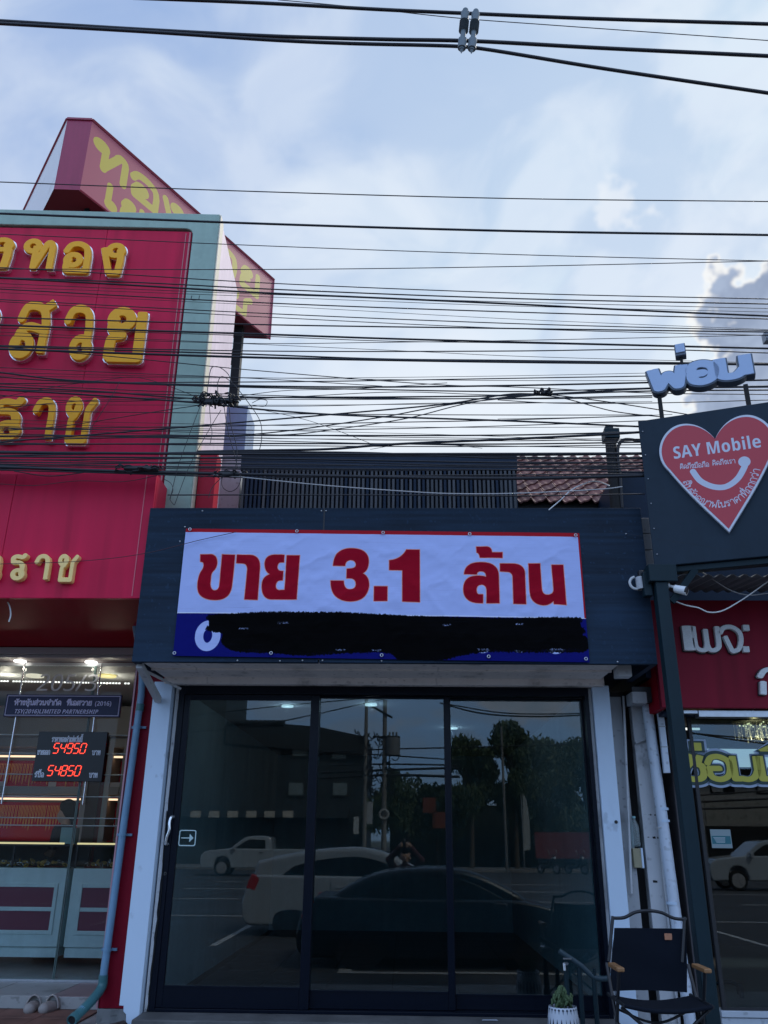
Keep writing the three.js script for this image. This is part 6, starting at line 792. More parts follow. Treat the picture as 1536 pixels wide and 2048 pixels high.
// ================================================================ THINGS ON THE GROUND
{ // folding director's chair
  const zb = 1.12, zf = 1.54, xl = P(1238, 1938, { z: zf - 0.05 }).x, xr = P(1411, 1940, { z: zf - 0.05 }).x, c = thing('folding_chair', 'black fabric folding chair with wooden armrests in front of the white column', 'chair', [(xl + xr) / 2, -0.1, 1.33]), m = M([0.01, 0.012, 0.016], 0.45);
  const top = P(1300, 1834, { z: zb }).y, armY = P(1238, 1938, { z: zf - 0.05 }).y, by0 = P(1300, 1985, { z: zb }).y, by1 = P(1300, 1857, { z: zb }).y, sY = P(1300, 2000, { z: (zb + zf) / 2 }).y;
  const xbl = P(1228, 1834, { z: zb }).x, xbr = P(1372, 1834, { z: zb }).x;
  part(c, 'back_post', rod(V(xl + 0.02, armY, zb), V(xbl, top, zb - 0.03), 0.011), m); part(c, 'back_post', rod(V(xr - 0.03, armY, zb), V(xbr, top, zb - 0.03), 0.011), m);
  part(c, 'top_bar', tube([V(xbl - 0.01, top - 0.012, zb - 0.03), V(lerp(xbl, xbr, 0.15), top - 0.008, zb - 0.03), V(lerp(xbl, xbr, 0.32), top + 0.026, zb - 0.03), V(lerp(xbl, xbr, 0.5), top + 0.036, zb - 0.03), V(lerp(xbl, xbr, 0.68), top + 0.026, zb - 0.03), V(lerp(xbl, xbr, 0.85), top - 0.008, zb - 0.03), V(xbr + 0.01, top - 0.014, zb - 0.03)], 0.011, 50, 10), m);
  const pos = [], idx = [], uv = [], N = 14; for (let j = 0; j <= N; j++) for (let i = 0; i <= N; i++) { const u = i / N, v = j / N, w0 = lerp(xl + 0.012, xbl, v), w1 = lerp(xr - 0.012, xbr, v); pos.push(lerp(w0, w1, u), lerp(by0, by1 - 0.006 * Math.sin(u * 3.14), v), zb - 0.02 - 0.07 * Math.sin(u * 3.14) + 0.004 * Math.sin(v * 9 + u * 4)); uv.push(u * 0.5, v * 0.4); } for (let j = 0; j < N; j++) for (let i = 0; i < N; i++) { const k = j * (N + 1) + i; idx.push(k, k + 1, k + N + 2, k, k + N + 2, k + N + 1); }
  const sheet = (p) => { const g = new THREE.BufferGeometry(); g.setAttribute('position', new THREE.Float32BufferAttribute(p, 3)); g.setAttribute('uv', new THREE.Float32BufferAttribute(uv, 2)); g.setIndex(idx); g.computeVertexNormals(); return g; };
  part(c, 'backrest', sheet(pos), mats.canvas);
  const p2 = []; for (let j = 0; j <= N; j++) for (let i = 0; i <= N; i++) { const u = i / N, v = j / N; p2.push(lerp(xl + 0.01, xr - 0.01, u), sY - 0.03 * Math.sin(u * 3.14), lerp(zb + 0.02, zf, v)); } part(c, 'seat', sheet(p2), mats.canvas);
  part(c, 'seat_front_hem', tube([V(xl, sY, zf), V(lerp(xl, xr, 0.25), sY - 0.022, zf), V(lerp(xl, xr, 0.5), sY - 0.03, zf), V(lerp(xl, xr, 0.75), sY - 0.022, zf), V(xr, sY, zf)], 0.013, 30, 8), mats.canvas);
  const tg = P(1341, 1874, { z: zb - 0.05 }); part(c, 'leather_tag', bx(tg.x - 0.036, tg.x + 0.036, tg.y - 0.02, tg.y + 0.02, zb - 0.068, zb - 0.06, 0.003), M([0.5, 0.22, 0.12], 0.6, { map: T.fine }));
  for (const x of [xl, xr]) {
    part(c, 'armrest', bx(x - 0.024, x + 0.024, armY - 0.012, armY + 0.014, zb + 0.17, zf, 0.008), mats.wood);
    part(c, 'leg', rod(V(x, armY - 0.01, zf - 0.06), V(x, -0.09, zb + 0.02), 0.011), m); part(c, 'leg', rod(V(x, armY - 0.01, zb + 0.02), V(x, -0.09, zf - 0.04), 0.011), m); part(c, 'side_rail', rod(V(x, sY, zb), V(x, sY, zf + 0.01), 0.011), m); part(c, 'foot_rail', rod(V(x, -0.085, zb), V(x, -0.085, zf), 0.011), m);
  }
  part(c, 'cross_brace', rod(V(xl, -0.08, zf - 0.05), V(xr, sY - 0.02, zf - 0.05), 0.01), m); part(c, 'cross_brace', rod(V(xr, -0.08, zf - 0.07), V(xl, sY - 0.02, zf - 0.07), 0.01), m);
  part(c, 'lower_strap', tube([V(xl, sY - 0.06, zb + 0.1), V(lerp(xl, xr, 0.5), sY - 0.14, zb + 0.12), V(xr, sY - 0.05, zb + 0.1)], 0.008, 30, 6), m);
}
{ // foam slides
  const mk = (px, py, turn, label, lift) => {
    const p = P(px, py, { y: -0.09 }), s = thing('foam_slide', label, 'slipper', [p.x, -0.095, p.z], 'pair of slides by the gold shop step'); s.rotation.y = turn + Math.PI; s.scale.setScalar(1.18); const m = M([0.36, 0.33, 0.31], 0.7, { map: T.fine });
    sub(s, 'sole', blob([[0, 0.02, -0.1, 0, 0.02, 0.08, 0.038, 0.045], [0, 0.022, 0.08, 0, 0.02, 0.11, 0.042, 0.03], [0, 0.03, -0.1, 0, 0.03, -0.02, 0.034, 0.034]], 44, 0.02).scale(1, 0.9, 1), m);
    const n = 18, pos = [], idx = []; for (let j = 0; j <= 8; j++) for (let i = 0; i <= n; i++) { const a = Math.PI * i / n, z = lerp(-0.005, 0.125, j / 8), w = 0.052 - 0.028 * Math.pow(j / 8, 2.4), h = lerp(0.082, 0.03, Math.pow(j / 8, 1.3)); pos.push(Math.cos(a) * w, 0.012 + Math.sin(a) * h, z); } for (let j = 0; j < 8; j++) for (let i = 0; i < n; i++) { const k = j * (n + 1) + i; idx.push(k, k + n + 1, k + n + 2, k, k + n + 2, k + 1); } const g = new THREE.BufferGeometry(); g.setAttribute('position', new THREE.Float32BufferAttribute(pos, 3)); g.setIndex(idx); g.computeVertexNormals(); sub(s, 'upper', g, m);
    const rim = []; for (let i = 0; i <= 16; i++) { const a = Math.PI * i / 16; rim.push(V(Math.cos(a) * 0.052, 0.012 + Math.sin(a) * 0.082, -0.005)); } sub(s, 'rim', tube(rim, 0.007, 30, 8), m); void lift;
  };
  mk(66, 2018, 0.12, 'left one of a pair of greyish foam slides by the gold shop step'); mk(103, 2018, -0.18, 'right one of a pair of greyish foam slides by the gold shop step');
}
{ // potted plant
  const c = P(1125, 2012, { z: 0.75 }), base = V(c.x, -0.1, 0.75), k = 0.098, s = thing('potted_plant', 'small green plant in a white and navy lattice patterned pot in front of the glass', 'potted plant', base), H = c.y + 0.1;
  const t = canvas(512, 256, (x) => { x.fillStyle = '#c9d2de'; x.fillRect(0, 0, 512, 256); x.fillStyle = '#1b2a3f'; for (let j = 0; j < 8; j++) for (let i = 0; i < 22; i++) { const u = i * 512 / 22 + (j % 2) * 11, v = j * 34; x.beginPath(); x.moveTo(u, v + 3); x.lineTo(u + 8, v + 17); x.lineTo(u, v + 31); x.lineTo(u - 8, v + 17); x.fill(); } });
  sub(s, 'pot', new THREE.LatheGeometry([[0.001, 0.01], [k * 0.78, 0.01], [k * 1.12, H * 0.3], [k * 1.16, H * 0.55], [k, H - 0.02], [k * 0.97, H], [k * 0.9, H], [k * 0.9, H - 0.05], [0.001, H - 0.05]].map((v) => new THREE.Vector2(...v)), 36), M([0.85, 0.85, 0.85], 0.45, { map: t })); sub(s, 'soil', new THREE.CircleGeometry(k * 0.9, 24).rotateX(-Math.PI / 2), M([0.03, 0.02, 0.015], 0.9), [0, H - 0.035, 0]);
  const r = rng(51), g = []; for (let i = 0; i < 130; i++) { const a = r() * 6.28, q = r() * 0.07, h = 0.05 + r() * 0.1, lf = new THREE.CapsuleGeometry(0.007 + r() * 0.005, 0.02, 2, 6); lf.scale(1, 1, 0.5); lf.rotateZ((r() - 0.5) * 1.8); lf.rotateY(r() * 6); lf.translate(Math.cos(a) * q, H - 0.03 + h * (1 - q * 5), Math.sin(a) * q); g.push(lf); if (i % 5 === 0) g.push(rod(V(0, H - 0.04, 0), V(Math.cos(a) * q, H - 0.03 + h * 0.7, Math.sin(a) * q), 0.002, 0.0015, 4)); }
  tag(sub(s, 'leaves', join(g), M([0.07, 0.12, 0.05], 0.6)), null, null, null, 'stuff');
}
{ // water pipes with a tap
  const z = 0.4, w = (x, y) => P(x, y, { z }), s = thing('pipe_rack', 'dark water pipes with a tap on short legs in front of the right glass panel', 'water pipe', w(1175, 1960)), a = w(1118, 1902), b = w(1160, 1930), c = w(1190, 1955), d = w(1232, 1957);
  part(s, 'pipe', uvm(tube([a, b, c, d], 0.02, 40, 10)), M([0.02, 0.045, 0.06], 0.5)); part(s, 'pipe_end', rod(w(1222, 1955), w(1234, 1945), 0.024), mats.pvcBlue);
  for (const [x, y] of [[1131, 1930], [1158, 1935], [1187, 1945]]) { const q = w(x, y); part(s, 'leg', rod(V(q.x, -0.1, z), V(q.x, q.y, z), 0.018), mats.navySteel); }
  const e = w(1134, 1927); part(s, 'tap', join(rod(e, e.clone().add(V(-0.03, 0.0, 0.05)), 0.012), rod(e.clone().add(V(-0.03, 0, 0.05)), e.clone().add(V(-0.03, -0.04, 0.055)), 0.011), bx(e.x - 0.03, e.x + 0.03, e.y + 0.03, e.y + 0.04, z + 0.02, z + 0.03)), mats.steel); part(s, 'valve', join(rod(c.clone().add(V(0, -0.01, 0)), c.clone().add(V(0, 0.06, 0)), 0.012)), mats.navySteel);
  const p = P(1492, 2036, { y: -0.1 }), st = thing('pipe_stand', 'black bent pipe stand with a round foot on the paving before the phone shop', 'pipe stand', [p.x, -0.1, p.z]); const h = P(1478, 1972, { z: p.z });
  part(st, 'pipe', tube([V(h.x - 0.22, h.y + 0.02, p.z), V(h.x - 0.04, h.y + 0.02, p.z), V(h.x, h.y - 0.02, p.z), V(p.x, -0.09, p.z)], 0.017, 40, 10), mats.navySteel); part(st, 'coupling', rod(V(h.x, h.y + 0.02, p.z), V(h.x + 0.004, h.y - 0.06, p.z), 0.028), mats.black); part(st, 'foot', new THREE.CylinderGeometry(0.022, 0.045, 0.05, 18).translate(p.x, -0.078, p.z), mats.greyOld);
  const sc = P(980, 2042, { y: 0.038 }); single('torn_paper', prism([[-0.06, 0], [0.02, 0.012], [0.06, 0.004], [0.05, 0.04], [0, 0.03], [-0.05, 0.03]], 0.003).rotateX(-Math.PI / 2).translate(sc.x, 0.04, Math.min(sc.z, 0.28)), M([0.4, 0.44, 0.5], 0.8), 'scrap of pale torn paper on the threshold before the middle panel', 'paper');
}
// ================================================================ ACROSS THE STREET, SEEN MIRRORED IN THE GLASS
function wheel(parent, x, y, z, r, w = 0.2) { const t = sub(parent, 'wheel', new THREE.TorusGeometry(r - 0.07, 0.075, 10, 28).scale(1, 1, w / 0.15), mats.tyre, [x, y, z]); sub(t, 'rim', join(new THREE.CylinderGeometry(r - 0.1, r - 0.1, w * 0.8, 20).rotateX(Math.PI / 2), ...[0, 1, 2, 3, 4].map((i) => bx(-0.02, 0.02, 0, r - 0.1, w * 0.4, w * 0.5).rotateZ(i * 1.2566))), mats.rim); }
const side = (pts, w, bev = 0.06) => { const s = new THREE.Shape(); s.moveTo(...pts[0]); s.splineThru ? 0 : 0; pts.slice(1).forEach((p) => (p.length === 4 ? s.quadraticCurveTo(...p) : s.lineTo(...p))); return new THREE.ExtrudeGeometry(s, { depth: w - bev * 2, bevelEnabled: true, bevelSize: bev, bevelThickness: bev, bevelSegments: 4, curveSegments: 8 }).translate(0, 0, -w / 2 + bev); };
function car(name, label, pos, turn, m, o) { // nose towards +x, length 1 = o.len
  const c = thing(name, label, 'car', pos); c.rotation.y = turn; const L = o.len, H = o.h, W = o.w ?? 1.72, q = (p) => p.map((v, i) => (i % 2 ? v * H : (v - 0.5) * L));
  const arch = (x, r) => [[x - r, 0.16], [x - r, 0.16 + r * 1.9, x, 0.16 + r * 1.9], [x + r, 0.16 + r * 1.9, x + r, 0.16]];
  sub(c, 'body', side([[0.03, 0.16], ...arch(0.2, 0.085), ...arch(0.8, 0.085), [0.97, 0.17], [1.0, 0.2, 0.995, 0.36], [0.985, 0.47, 0.93, 0.52], ...o.hood, ...o.belt, [0.01, 0.5, 0.0, 0.36], [0.0, 0.18, 0.03, 0.16]].map(q), W), m);
  sub(c, 'cabin', side(o.roof.map(q), W - 0.24, 0.1), m); sub(c, 'window', side(o.glass.map(q), W - 0.2, 0.03), mats.carGlass);
  for (const x of [0.2, 0.8]) for (const s of [-1, 1]) { wheel(c, (x - 0.5) * L, 0.32, s * (W / 2 - 0.12), 0.32); sub(c, 'wheel_arch', new THREE.CylinderGeometry(0.39, 0.39, 0.06, 28).rotateX(Math.PI / 2), mats.black, [(x - 0.5) * L, 0.36, s * (W / 2 - 0.04)]); }
  for (const s of [-1, 1]) { sub(c, 'tail_lamp', bx(-0.09, 0.12, -0.13, 0.15, -0.06, 0.06, 0.03), mats.tailRed, [(0.03 - 0.5) * L, 0.6 * H, s * (W / 2 - 0.06)], [0, 0, -0.35]); sub(c, 'head_lamp', bx(-0.16, 0.1, -0.06, 0.06, -0.1, 0.1, 0.04), mats.lampClear, [(0.95 - 0.5) * L, 0.46 * H, s * (W / 2 - 0.14)], [0, 0, -0.3]); sub(c, 'door_handle', bx(-0.09, 0.09, -0.014, 0.014, -0.012, 0.02, 0.006), m, [(0.4 - 0.5) * L, 0.56 * H, s * (W / 2 + 0.004)]); sub(c, 'side_mirror', bx(-0.1, 0.1, -0.06, 0.06, -0.09, 0.09, 0.04), m, [(0.68 - 0.5) * L, 0.66 * H, s * (W / 2 + 0.08)]); }
  sub(c, 'bumper', bx(-0.03, 0.1, -0.02, 0.03, -W / 2 + 0.1, W / 2 - 0.1, 0.015), mats.black, [-L / 2 + 0.02, 0.27 * H, 0]); sub(c, 'number_plate', bx(-0.012, 0.012, -0.06, 0.06, -0.24, 0.24, 0.004), mats.paint, [-L / 2 - 0.02, 0.42 * H, 0]); for (const s of [-1, 1]) for (const x of [0.36, 0.58]) sub(c, 'door_seam', bx(-0.006, 0.006, 0.22 * H, 0.62 * H, -0.004, 0.004), mats.black, [(x - 0.5) * L, 0, s * (W / 2 + 0.001)]); return c;
}
const hatch = { len: 4.45, h: 1.5, hood: [[0.8, 0.62, 0.72, 0.64]], belt: [[0.05, 0.66], [0.025, 0.6]], roof: [[0.035, 0.6], [0.06, 0.8], [0.1, 0.83], [0.3, 0.965, 0.47, 0.97], [0.62, 0.95, 0.78, 0.62]], glass: [[0.15, 0.68], [0.2, 0.78], [0.32, 0.89, 0.46, 0.9], [0.58, 0.89, 0.71, 0.66]] };
{ const r = PR(495, 1790, 10.6); const c = car('white_hatchback', 'white hatchback car parked behind the dark car, mirrored in the shop glass', [r.x + 2.32, GND, 10.6], 0, mats.carWhite, hatch); sub(c, 'fuel_flap', new THREE.TorusGeometry(0.08, 0.006, 6, 24), M([0.4, 0.4, 0.4], 0.4), [-1.5, 0.92, 0.86]); }
car('dark_sedan', 'dark navy sedan parked close in front of the glass, seen only as a reflection', [0.62, GND, 6.36], 0, mats.carDark, { len: 4.15, h: 1.22, w: 1.64, hood: [[0.82, 0.66, 0.72, 0.68]], belt: [[0.05, 0.7], [0.02, 0.66, 0.01, 0.5]], roof: [[0.1, 0.64], [0.2, 0.92, 0.34, 0.97], [0.5, 1.02, 0.58, 0.95], [0.66, 0.88, 0.77, 0.66]], glass: [[0.18, 0.68], [0.26, 0.88, 0.36, 0.93], [0.52, 0.97, 0.58, 0.9], [0.64, 0.82, 0.71, 0.68]] });
const pickup = (label, x, z, len) => {
  const c = thing('pickup_truck', label, 'pickup truck', [x, GND, z]); c.rotation.y = Math.PI; const m = mats.carWhite, k = len / 5.2, S = (p) => p.map((v, i) => (i % 2 ? v : v * k));
  sub(c, 'body', side([[-2.55, 0.42], [-2.05, 0.42], [-2.0, 0.95, -1.6, 0.95], [-1.2, 0.95, -1.15, 0.42], [1.1, 0.42], [1.15, 0.95, 1.55, 0.95], [1.98, 0.95, 2.02, 0.42], [2.5, 0.4], [2.62, 0.5, 2.58, 0.85], [2.5, 1.06, 2.2, 1.1], [1.25, 1.2], [-2.55, 1.2]].map(S), 1.8), m);
  sub(c, 'cab', side([[-0.75, 1.15], [-0.68, 1.7], [-0.6, 1.78, -0.3, 1.78], [0.3, 1.78, 0.55, 1.68], [1.3, 1.15]].map(S), 1.62, 0.08), m); sub(c, 'window', side([[-0.5, 1.22], [-0.45, 1.64], [0.3, 1.66], [0.5, 1.6, 1.0, 1.22]].map(S), 1.66, 0.02), mats.carGlass);
  for (const x2 of [-1.58, 1.58]) for (const s of [-1, 1]) wheel(c, x2 * k, 0.37, s * 0.78, 0.37); sub(c, 'bed_rail', join(bx(-2.55 * k, -0.8 * k, 1.2, 1.26, 0.82, 0.88), bx(-2.55 * k, -0.8 * k, 1.2, 1.26, -0.88, -0.82)), m); for (const s of [-1, 1]) { sub(c, 'head_lamp', bx(-0.15, 0.1, -0.08, 0.08, -0.12, 0.12, 0.04), mats.lampClear, [2.38 * k, 0.95, s * 0.72]); sub(c, 'side_mirror', bx(-0.07, 0.07, -0.1, 0.1, -0.1, 0.1, 0.04), m, [1.0 * k, 1.28, s * 0.98]); sub(c, 'door_handle', bx(-0.08, 0.08, -0.015, 0.015, -0.02, 0.02), mats.black, [-0.3 * k, 1.08, s * 0.91]); }
};
{ const a = PR(406, 1740, 38); pickup('white pickup truck on the far side of the road, mirrored in the left glass panel', a.x + 2.7, 38, 5.3); const b = PR(1420, 1760, 29); pickup('white pickup truck mirrored in the phone shop window', b.x + 2.4, 29, 5.2); }
// buildings
{
  const z = 55, L = PR(365, 1500, z).x, Rr = PR(735, 1500, z).x, top = PR(600, 1449, z).y, b = thing('slatted_building', 'long dark building with slatted front and striped awning, mirrored at the left of the glass', 'building', [(L + Rr) / 2, GND, z + 4]);
  const dm = M([0.035, 0.045, 0.055], 0.8), dm2 = M([0.055, 0.068, 0.075], 0.8);
  part(b, 'wall', bx(L, Rr, GND, top - 1.2, z, z + 9), dm); part(b, 'tower', bx(L - 6, PR(455, 1400, z).x, GND, top + 3.5, z - 0.3, z + 8), dm2);
  const rp = new THREE.Shape(); [[PR(455, 1450, z).x, top - 1.4], [PR(455, 1450, z).x, top], [PR(565, 1445, z).x, top], [PR(640, 1450, z).x, top - 0.2], [Rr, top - 0.9], [Rr, top - 2.2]].forEach((p, i) => rp[i ? 'lineTo' : 'moveTo'](...p)); part(b, 'roof', new THREE.ExtrudeGeometry(rp, { depth: 8, bevelEnabled: false }).translate(0, 0, z - 0.4), dm);
  const sg = bx(-0.09, 0.09, 3.4, top - 1.3, z - 0.25, z - 0.05); const x0 = PR(392, 1500, z).x, x1 = PR(560, 1500, z).x; for (let i = 0; i < 34; i++) { const m = part(b, 'slat', sg, i % 3 ? dm2 : dm); m.position.x += lerp(x0, x1, i / 33); }
  const rg = new THREE.SphereGeometry(0.22, 10, 8); for (let i = 0; i < 13; i++) { const m = part(b, 'roof_tile_end', rg, dm); m.position.x += PR(462 + i * 8.7, 1446, z).x; m.position.y += top + 0.05; m.position.z += z - 0.4; }
  const aw = PR(380, 1634, 54), aw2 = PR(640, 1626, 54); part(b, 'awning', bx(aw.x - 4, aw2.x + 2, aw.y, aw.y + 0.75, 53.6, 55, 0.03), dm); for (let i = 0; i < 6; i++) { const c = PR(391 + i * 37, 1628, 53.5); part(b, 'awning_square', bx(c.x - 0.36, c.x + 0.36, c.y - 0.22, c.y + 0.2, 53.5, 53.6), M([0.55, 0.52, 0.46], 0.7)); }
  for (const [px, py] of [[600, 1500], [678, 1505], [592, 1578], [680, 1578]]) { const c = PR(px, py, z - 0.1), f = part(b, 'window', bx(c.x - 0.6, c.x + 0.6, c.y - 0.5, c.y + 0.5, z - 0.12, z - 0.02), dm2); sub(f, 'window_pane', bx(c.x - 0.5, c.x + 0.5, c.y - 0.4, c.y + 0.4, z - 0.14, z - 0.121), M([0.2, 0.26, 0.28], 0.1)); }
  part(b, 'shop_opening', bx(L + 8, Rr - 0.5, GND, 2.6, z - 0.06, z - 0.01), mats.black);
}
{
  const z = 51, x0 = PR(1392, 1600, z).x, top = PR(1450, 1600, z).y, b = thing('pale_shop_row', 'pale low shop building with awning and shutters mirrored in the phone shop window', 'building', [x0 + 6, GND, z + 4]);
  part(b, 'wall', bx(x0, x0 + 16, GND, top + 1.6, z, z + 8), M([0.4, 0.4, 0.4], 0.8, { map: T.dirty })); part(b, 'roof', bx(x0 - 0.3, x0 + 16.3, top + 1.6, top + 1.9, z - 0.8, z + 8.3), mats.brown); part(b, 'awning', bx(x0, x0 + 16, 2.5, 3.9, z - 1.6, z - 1.4), M([0.34, 0.33, 0.3], 0.8, { map: T.dirty })); part(b, 'shop_opening', bx(x0 + 0.4, x0 + 15, GND, 2.4, z - 0.04, z - 0.005), mats.black);
  for (let i = 0; i < 5; i++) { const f = part(b, 'window', bx(x0 + 1 + i * 3, x0 + 2.6 + i * 3, 4.4, 5.6, z - 0.06, z - 0.005), mats.frame); sub(f, 'shutter', bx(x0 + 1.1 + i * 3, x0 + 1.8 + i * 3, 4.5, 5.5, z - 0.1, z - 0.061), mats.greyOld); }
}
// utility poles, transformer, coil
function pole(px, py, z, label, r = 0.13) { const t = PR(px, py, z), p = thing('utility_pole', label, 'utility pole', [t.x, GND, z]); sub(p, 'shaft', new THREE.CylinderGeometry(r * 0.75, r, t.y - GND, 12).translate(0, (t.y - GND) / 2, 0), mats.concrete); return [p, t]; }
{
  const [p1, t1] = pole(733, 1392, 42, 'left of two concrete utility poles mirrored in the middle glass panel'); sub(p1, 'sign_plate', bx(-0.5, -0.2, 0, 0.9, -0.16, -0.13), M([0.55, 0.57, 0.58], 0.7), [-0.1, PR(716, 1668, 42).y - GND, 0]);
  const [p2, t2] = pole(770, 1400, 43, 'right utility pole with transformer and cable coil mirrored in the middle glass panel', 0.16); const h = t2.y - GND;
  sub(p2, 'crossarm', join(bx(-1.1, 0.5, -0.06, 0.06, -0.2, -0.1).rotateZ(-0.5).translate(0, h - 0.8, 0), bx(-0.7, 0.9, h - 2.2, h - 2.1, -0.2, -0.1)), mats.brown); const tr = PR(786, 1493, 43); sub(p2, 'transformer', join(new THREE.CylinderGeometry(0.42, 0.42, 1.0, 18), ...[0, 1, 2].map((i) => new THREE.CylinderGeometry(0.05, 0.08, 0.35, 8).translate(-0.2 + i * 0.2, 0.65, 0))), M([0.2, 0.22, 0.24], 0.6), [tr.x - t2.x, tr.y - GND, -0.1]); sub(p2, 'cable_coil', new THREE.TorusGeometry(0.24, 0.07, 8, 24), mats.cableGrey, [0, PR(770, 1629, 43).y - GND, -0.25]);
  sub(p2, 'sign_plate', bx(-0.9, -0.55, 0, 1.2, -0.1, -0.06), M([0.5, 0.52, 0.55], 0.7), [-0.1, PR(736, 1648, 43).y - GND, 0]);
  const r = rng(61), g = []; for (let i = 0; i < 60; i++) { const y = 4 + r() * 3.6, a = V((r() - 0.5) * 0.9, y, (r() - 0.5) * 0.4), b = a.clone().add(V((r() - 0.5) * 1.2, (r() - 0.5) * 0.8, 0)); g.push(tube([a, a.clone().lerp(b, 0.5).add(V(0, -0.25, 0)), b], 0.03, 6, 4)); } sub(p2, 'cable_tangle', join(g), mats.cable); sub(p1, 'cable_tangle', join(g), mats.cable);
  const [p3, t3] = pole(1003, 1452, 46, 'slim bent steel pole before the trees, mirrored in the right glass panel', 0.09); void t1; void t3; void p3;
  const f = PR(1043, 1590, 45), fl = thing('feather_flag', 'tall pale feather flag mirrored before the trees in the right glass panel', 'flag', [f.x, GND, 45]); sub(fl, 'pole', rod(V(0, 0, 0), V(0, f.y - GND, 0), 0.03), mats.steel); const fs = new THREE.Shape(); fs.moveTo(0.02, 1.2); fs.lineTo(0.4, 1.3); fs.quadraticCurveTo(0.5, f.y - GND, 0.1, f.y - GND + 0.05); fs.lineTo(0.02, 1.2); sub(fl, 'cloth', new THREE.ExtrudeGeometry(fs, { depth: 0.01, bevelEnabled: false }), M([0.4, 0.42, 0.42], 0.8));
  const wz = 43; let wi = 0; const mw = (pts, w) => single('street_cable', tube(pts.map(([x, y]) => PR(x, y, wz)), w, 30, 5), mats.cable, pts[0][0] < 1350 ? (wi++ ? ORD[wi - 1] + ' ' : '') + 'highest street cable mirrored in the doors of the empty shop' : (wi++ > 9 ? ORD[wi - 10] + ' ' : '') + 'highest street cable mirrored in the phone shop window', 'cable', 'cables mirrored in the glass');
  { const my = (q) => (q[1][0][0] > 1350 ? 5000 : 0) + q[1].reduce((t, v) => t + v[1], 0) / q[1].length; for (const [w, pts] of ([[0.035, [[300, 1440], [560, 1412], [800, 1388], [900, 1372]]], [0.035, [[300, 1470], [520, 1450], [720, 1408], [800, 1390]]], [0.05, [[880, 1405], [960, 1425], [1060, 1432], [1200, 1428]]], [0.04, [[900, 1408], [1000, 1424], [1100, 1427], [1300, 1420]]], [0.04, [[640, 1505], [770, 1498], [900, 1495], [1200, 1486]]], [0.04, [[680, 1505], [770, 1510], [920, 1520]]], [0.07, [[640, 1545], [770, 1540], [920, 1535]]], [0.08, [[640, 1556], [770, 1550], [920, 1553]]], [0.05, [[660, 1530], [770, 1528], [920, 1530]]], [0.05, [[1380, 1465], [1460, 1478], [1560, 1490], [1700, 1500]]], [0.05, [[1380, 1466], [1480, 1475], [1700, 1488]]], [0.06, [[1380, 1605], [1480, 1600], [1700, 1590]]], [0.06, [[1380, 1618], [1480, 1616], [1700, 1606]]], [0.05, [[1380, 1592], [1480, 1585], [1700, 1570]]]]).sort((a, b) => my(a) - my(b))) mw(pts, w); }
}
// trees
function tree(label, px, pyTop, z, w, h, m, seed, droop = 0, name = 'tree') {
  const t = PR(px, pyTop, z), H = t.y - GND, r = rng(seed), tr = thing(name, label, 'tree', [t.x, GND, z]), g = [rod(V(0, 0, 0), V(0.1, H * 0.6, 0), 0.18, 0.09, 8)], pos = [], nor = [], lumps = [];
  for (let i = 0; i < 20; i++) { const a = r() * 6.28, y = H - h + h * (0.15 + 0.8 * r()), q = w * (0.2 + 0.75 * r()) * Math.sin(clamp((H - y) / h, 0.1, 1) * 2.2 + 0.35), c = V(Math.cos(a) * q, y, Math.sin(a) * q); lumps.push([c, (0.5 + r() * 0.6) * w * 0.4]); g.push(rod(V(0.05, H * 0.4 + r() * H * 0.2, 0), c, 0.05, 0.02, 5)); }
  lumps.push([V(0, H - w * 0.35, 0), w * 0.45]);
  for (const [c, R0] of lumps) for (let i = 0; i < 620; i++) { const d = V(r() - 0.5, r() - 0.5, r() - 0.5).normalize().multiplyScalar(R0 * Math.pow(r(), 0.4)), p = c.clone().add(d); p.y -= droop * r() * r() * 1.4; const s = 0.05 + r() * 0.1, u = V(r() - 0.5, r() - 0.5 - droop, r() - 0.5).normalize().multiplyScalar(s * (1 + droop)), v = V(r() - 0.5, r() - 0.5, r() - 0.5).cross(u).normalize().multiplyScalar(s * 0.6), n = u.clone().cross(v).normalize(); for (const q of [p.clone().sub(u), p.clone().add(v), p.clone().add(u), p.clone().sub(u), p.clone().add(u), p.clone().sub(v)]) { pos.push(q.x, q.y, q.z); nor.push(n.x, n.y, n.z); } }
  const lg = new THREE.BufferGeometry(); lg.setAttribute('position', new THREE.Float32BufferAttribute(pos, 3)); lg.computeVertexNormals();
  sub(tr, 'trunk', join(g.map(uvm)), mats.bark); tag(sub(tr, 'crown', lg, m), null, null, null, 'stuff'); return tr;
}
tree('drooping tree left of the slim bent pole, mirrored in the right glass panel', 938, 1474, 50, 2.0, 5.2, mats.leaf, 71, 0.6); tree('tallest feathery tree right of the slim bent pole, mirrored in the right glass panel', 1022, 1446, 50, 2.2, 6.4, mats.leaf, 72, 0.5);
tree('broad tree in the middle of the mirrored tree row, right glass panel', 1080, 1474, 51, 3.1, 6.6, mats.leaf2, 73, 0.4); tree('rightmost tree of the mirrored tree row at the edge of the right glass panel', 1160, 1480, 51, 3.0, 6.6, mats.leaf2, 74, 0.4); tree('low dark spreading tree beside the transformer pole, mirrored in the middle panel', 815, 1548, 52, 2.6, 4.0, mats.leaf, 75, 0.5); tree('low tree behind the orange sign, mirrored between middle and right panels', 872, 1570, 53, 2.2, 3.6, mats.leaf, 76, 0.4); tree('far tree rising outside the mirrored row, past the phone shop reflection', 1250, 1470, 54, 2.5, 6, mats.leaf2, 77, 0.3);
{ const hx0 = PR(780, 1600, 56).x, hx1 = PR(1260, 1600, 56).x; single('hedge_wall', bx(hx0, hx1, GND, PR(900, 1610, 56).y, 56, 57), M([0.03, 0.04, 0.03], 0.9), 'dark boundary wall behind the mirrored trees', 'wall'); }
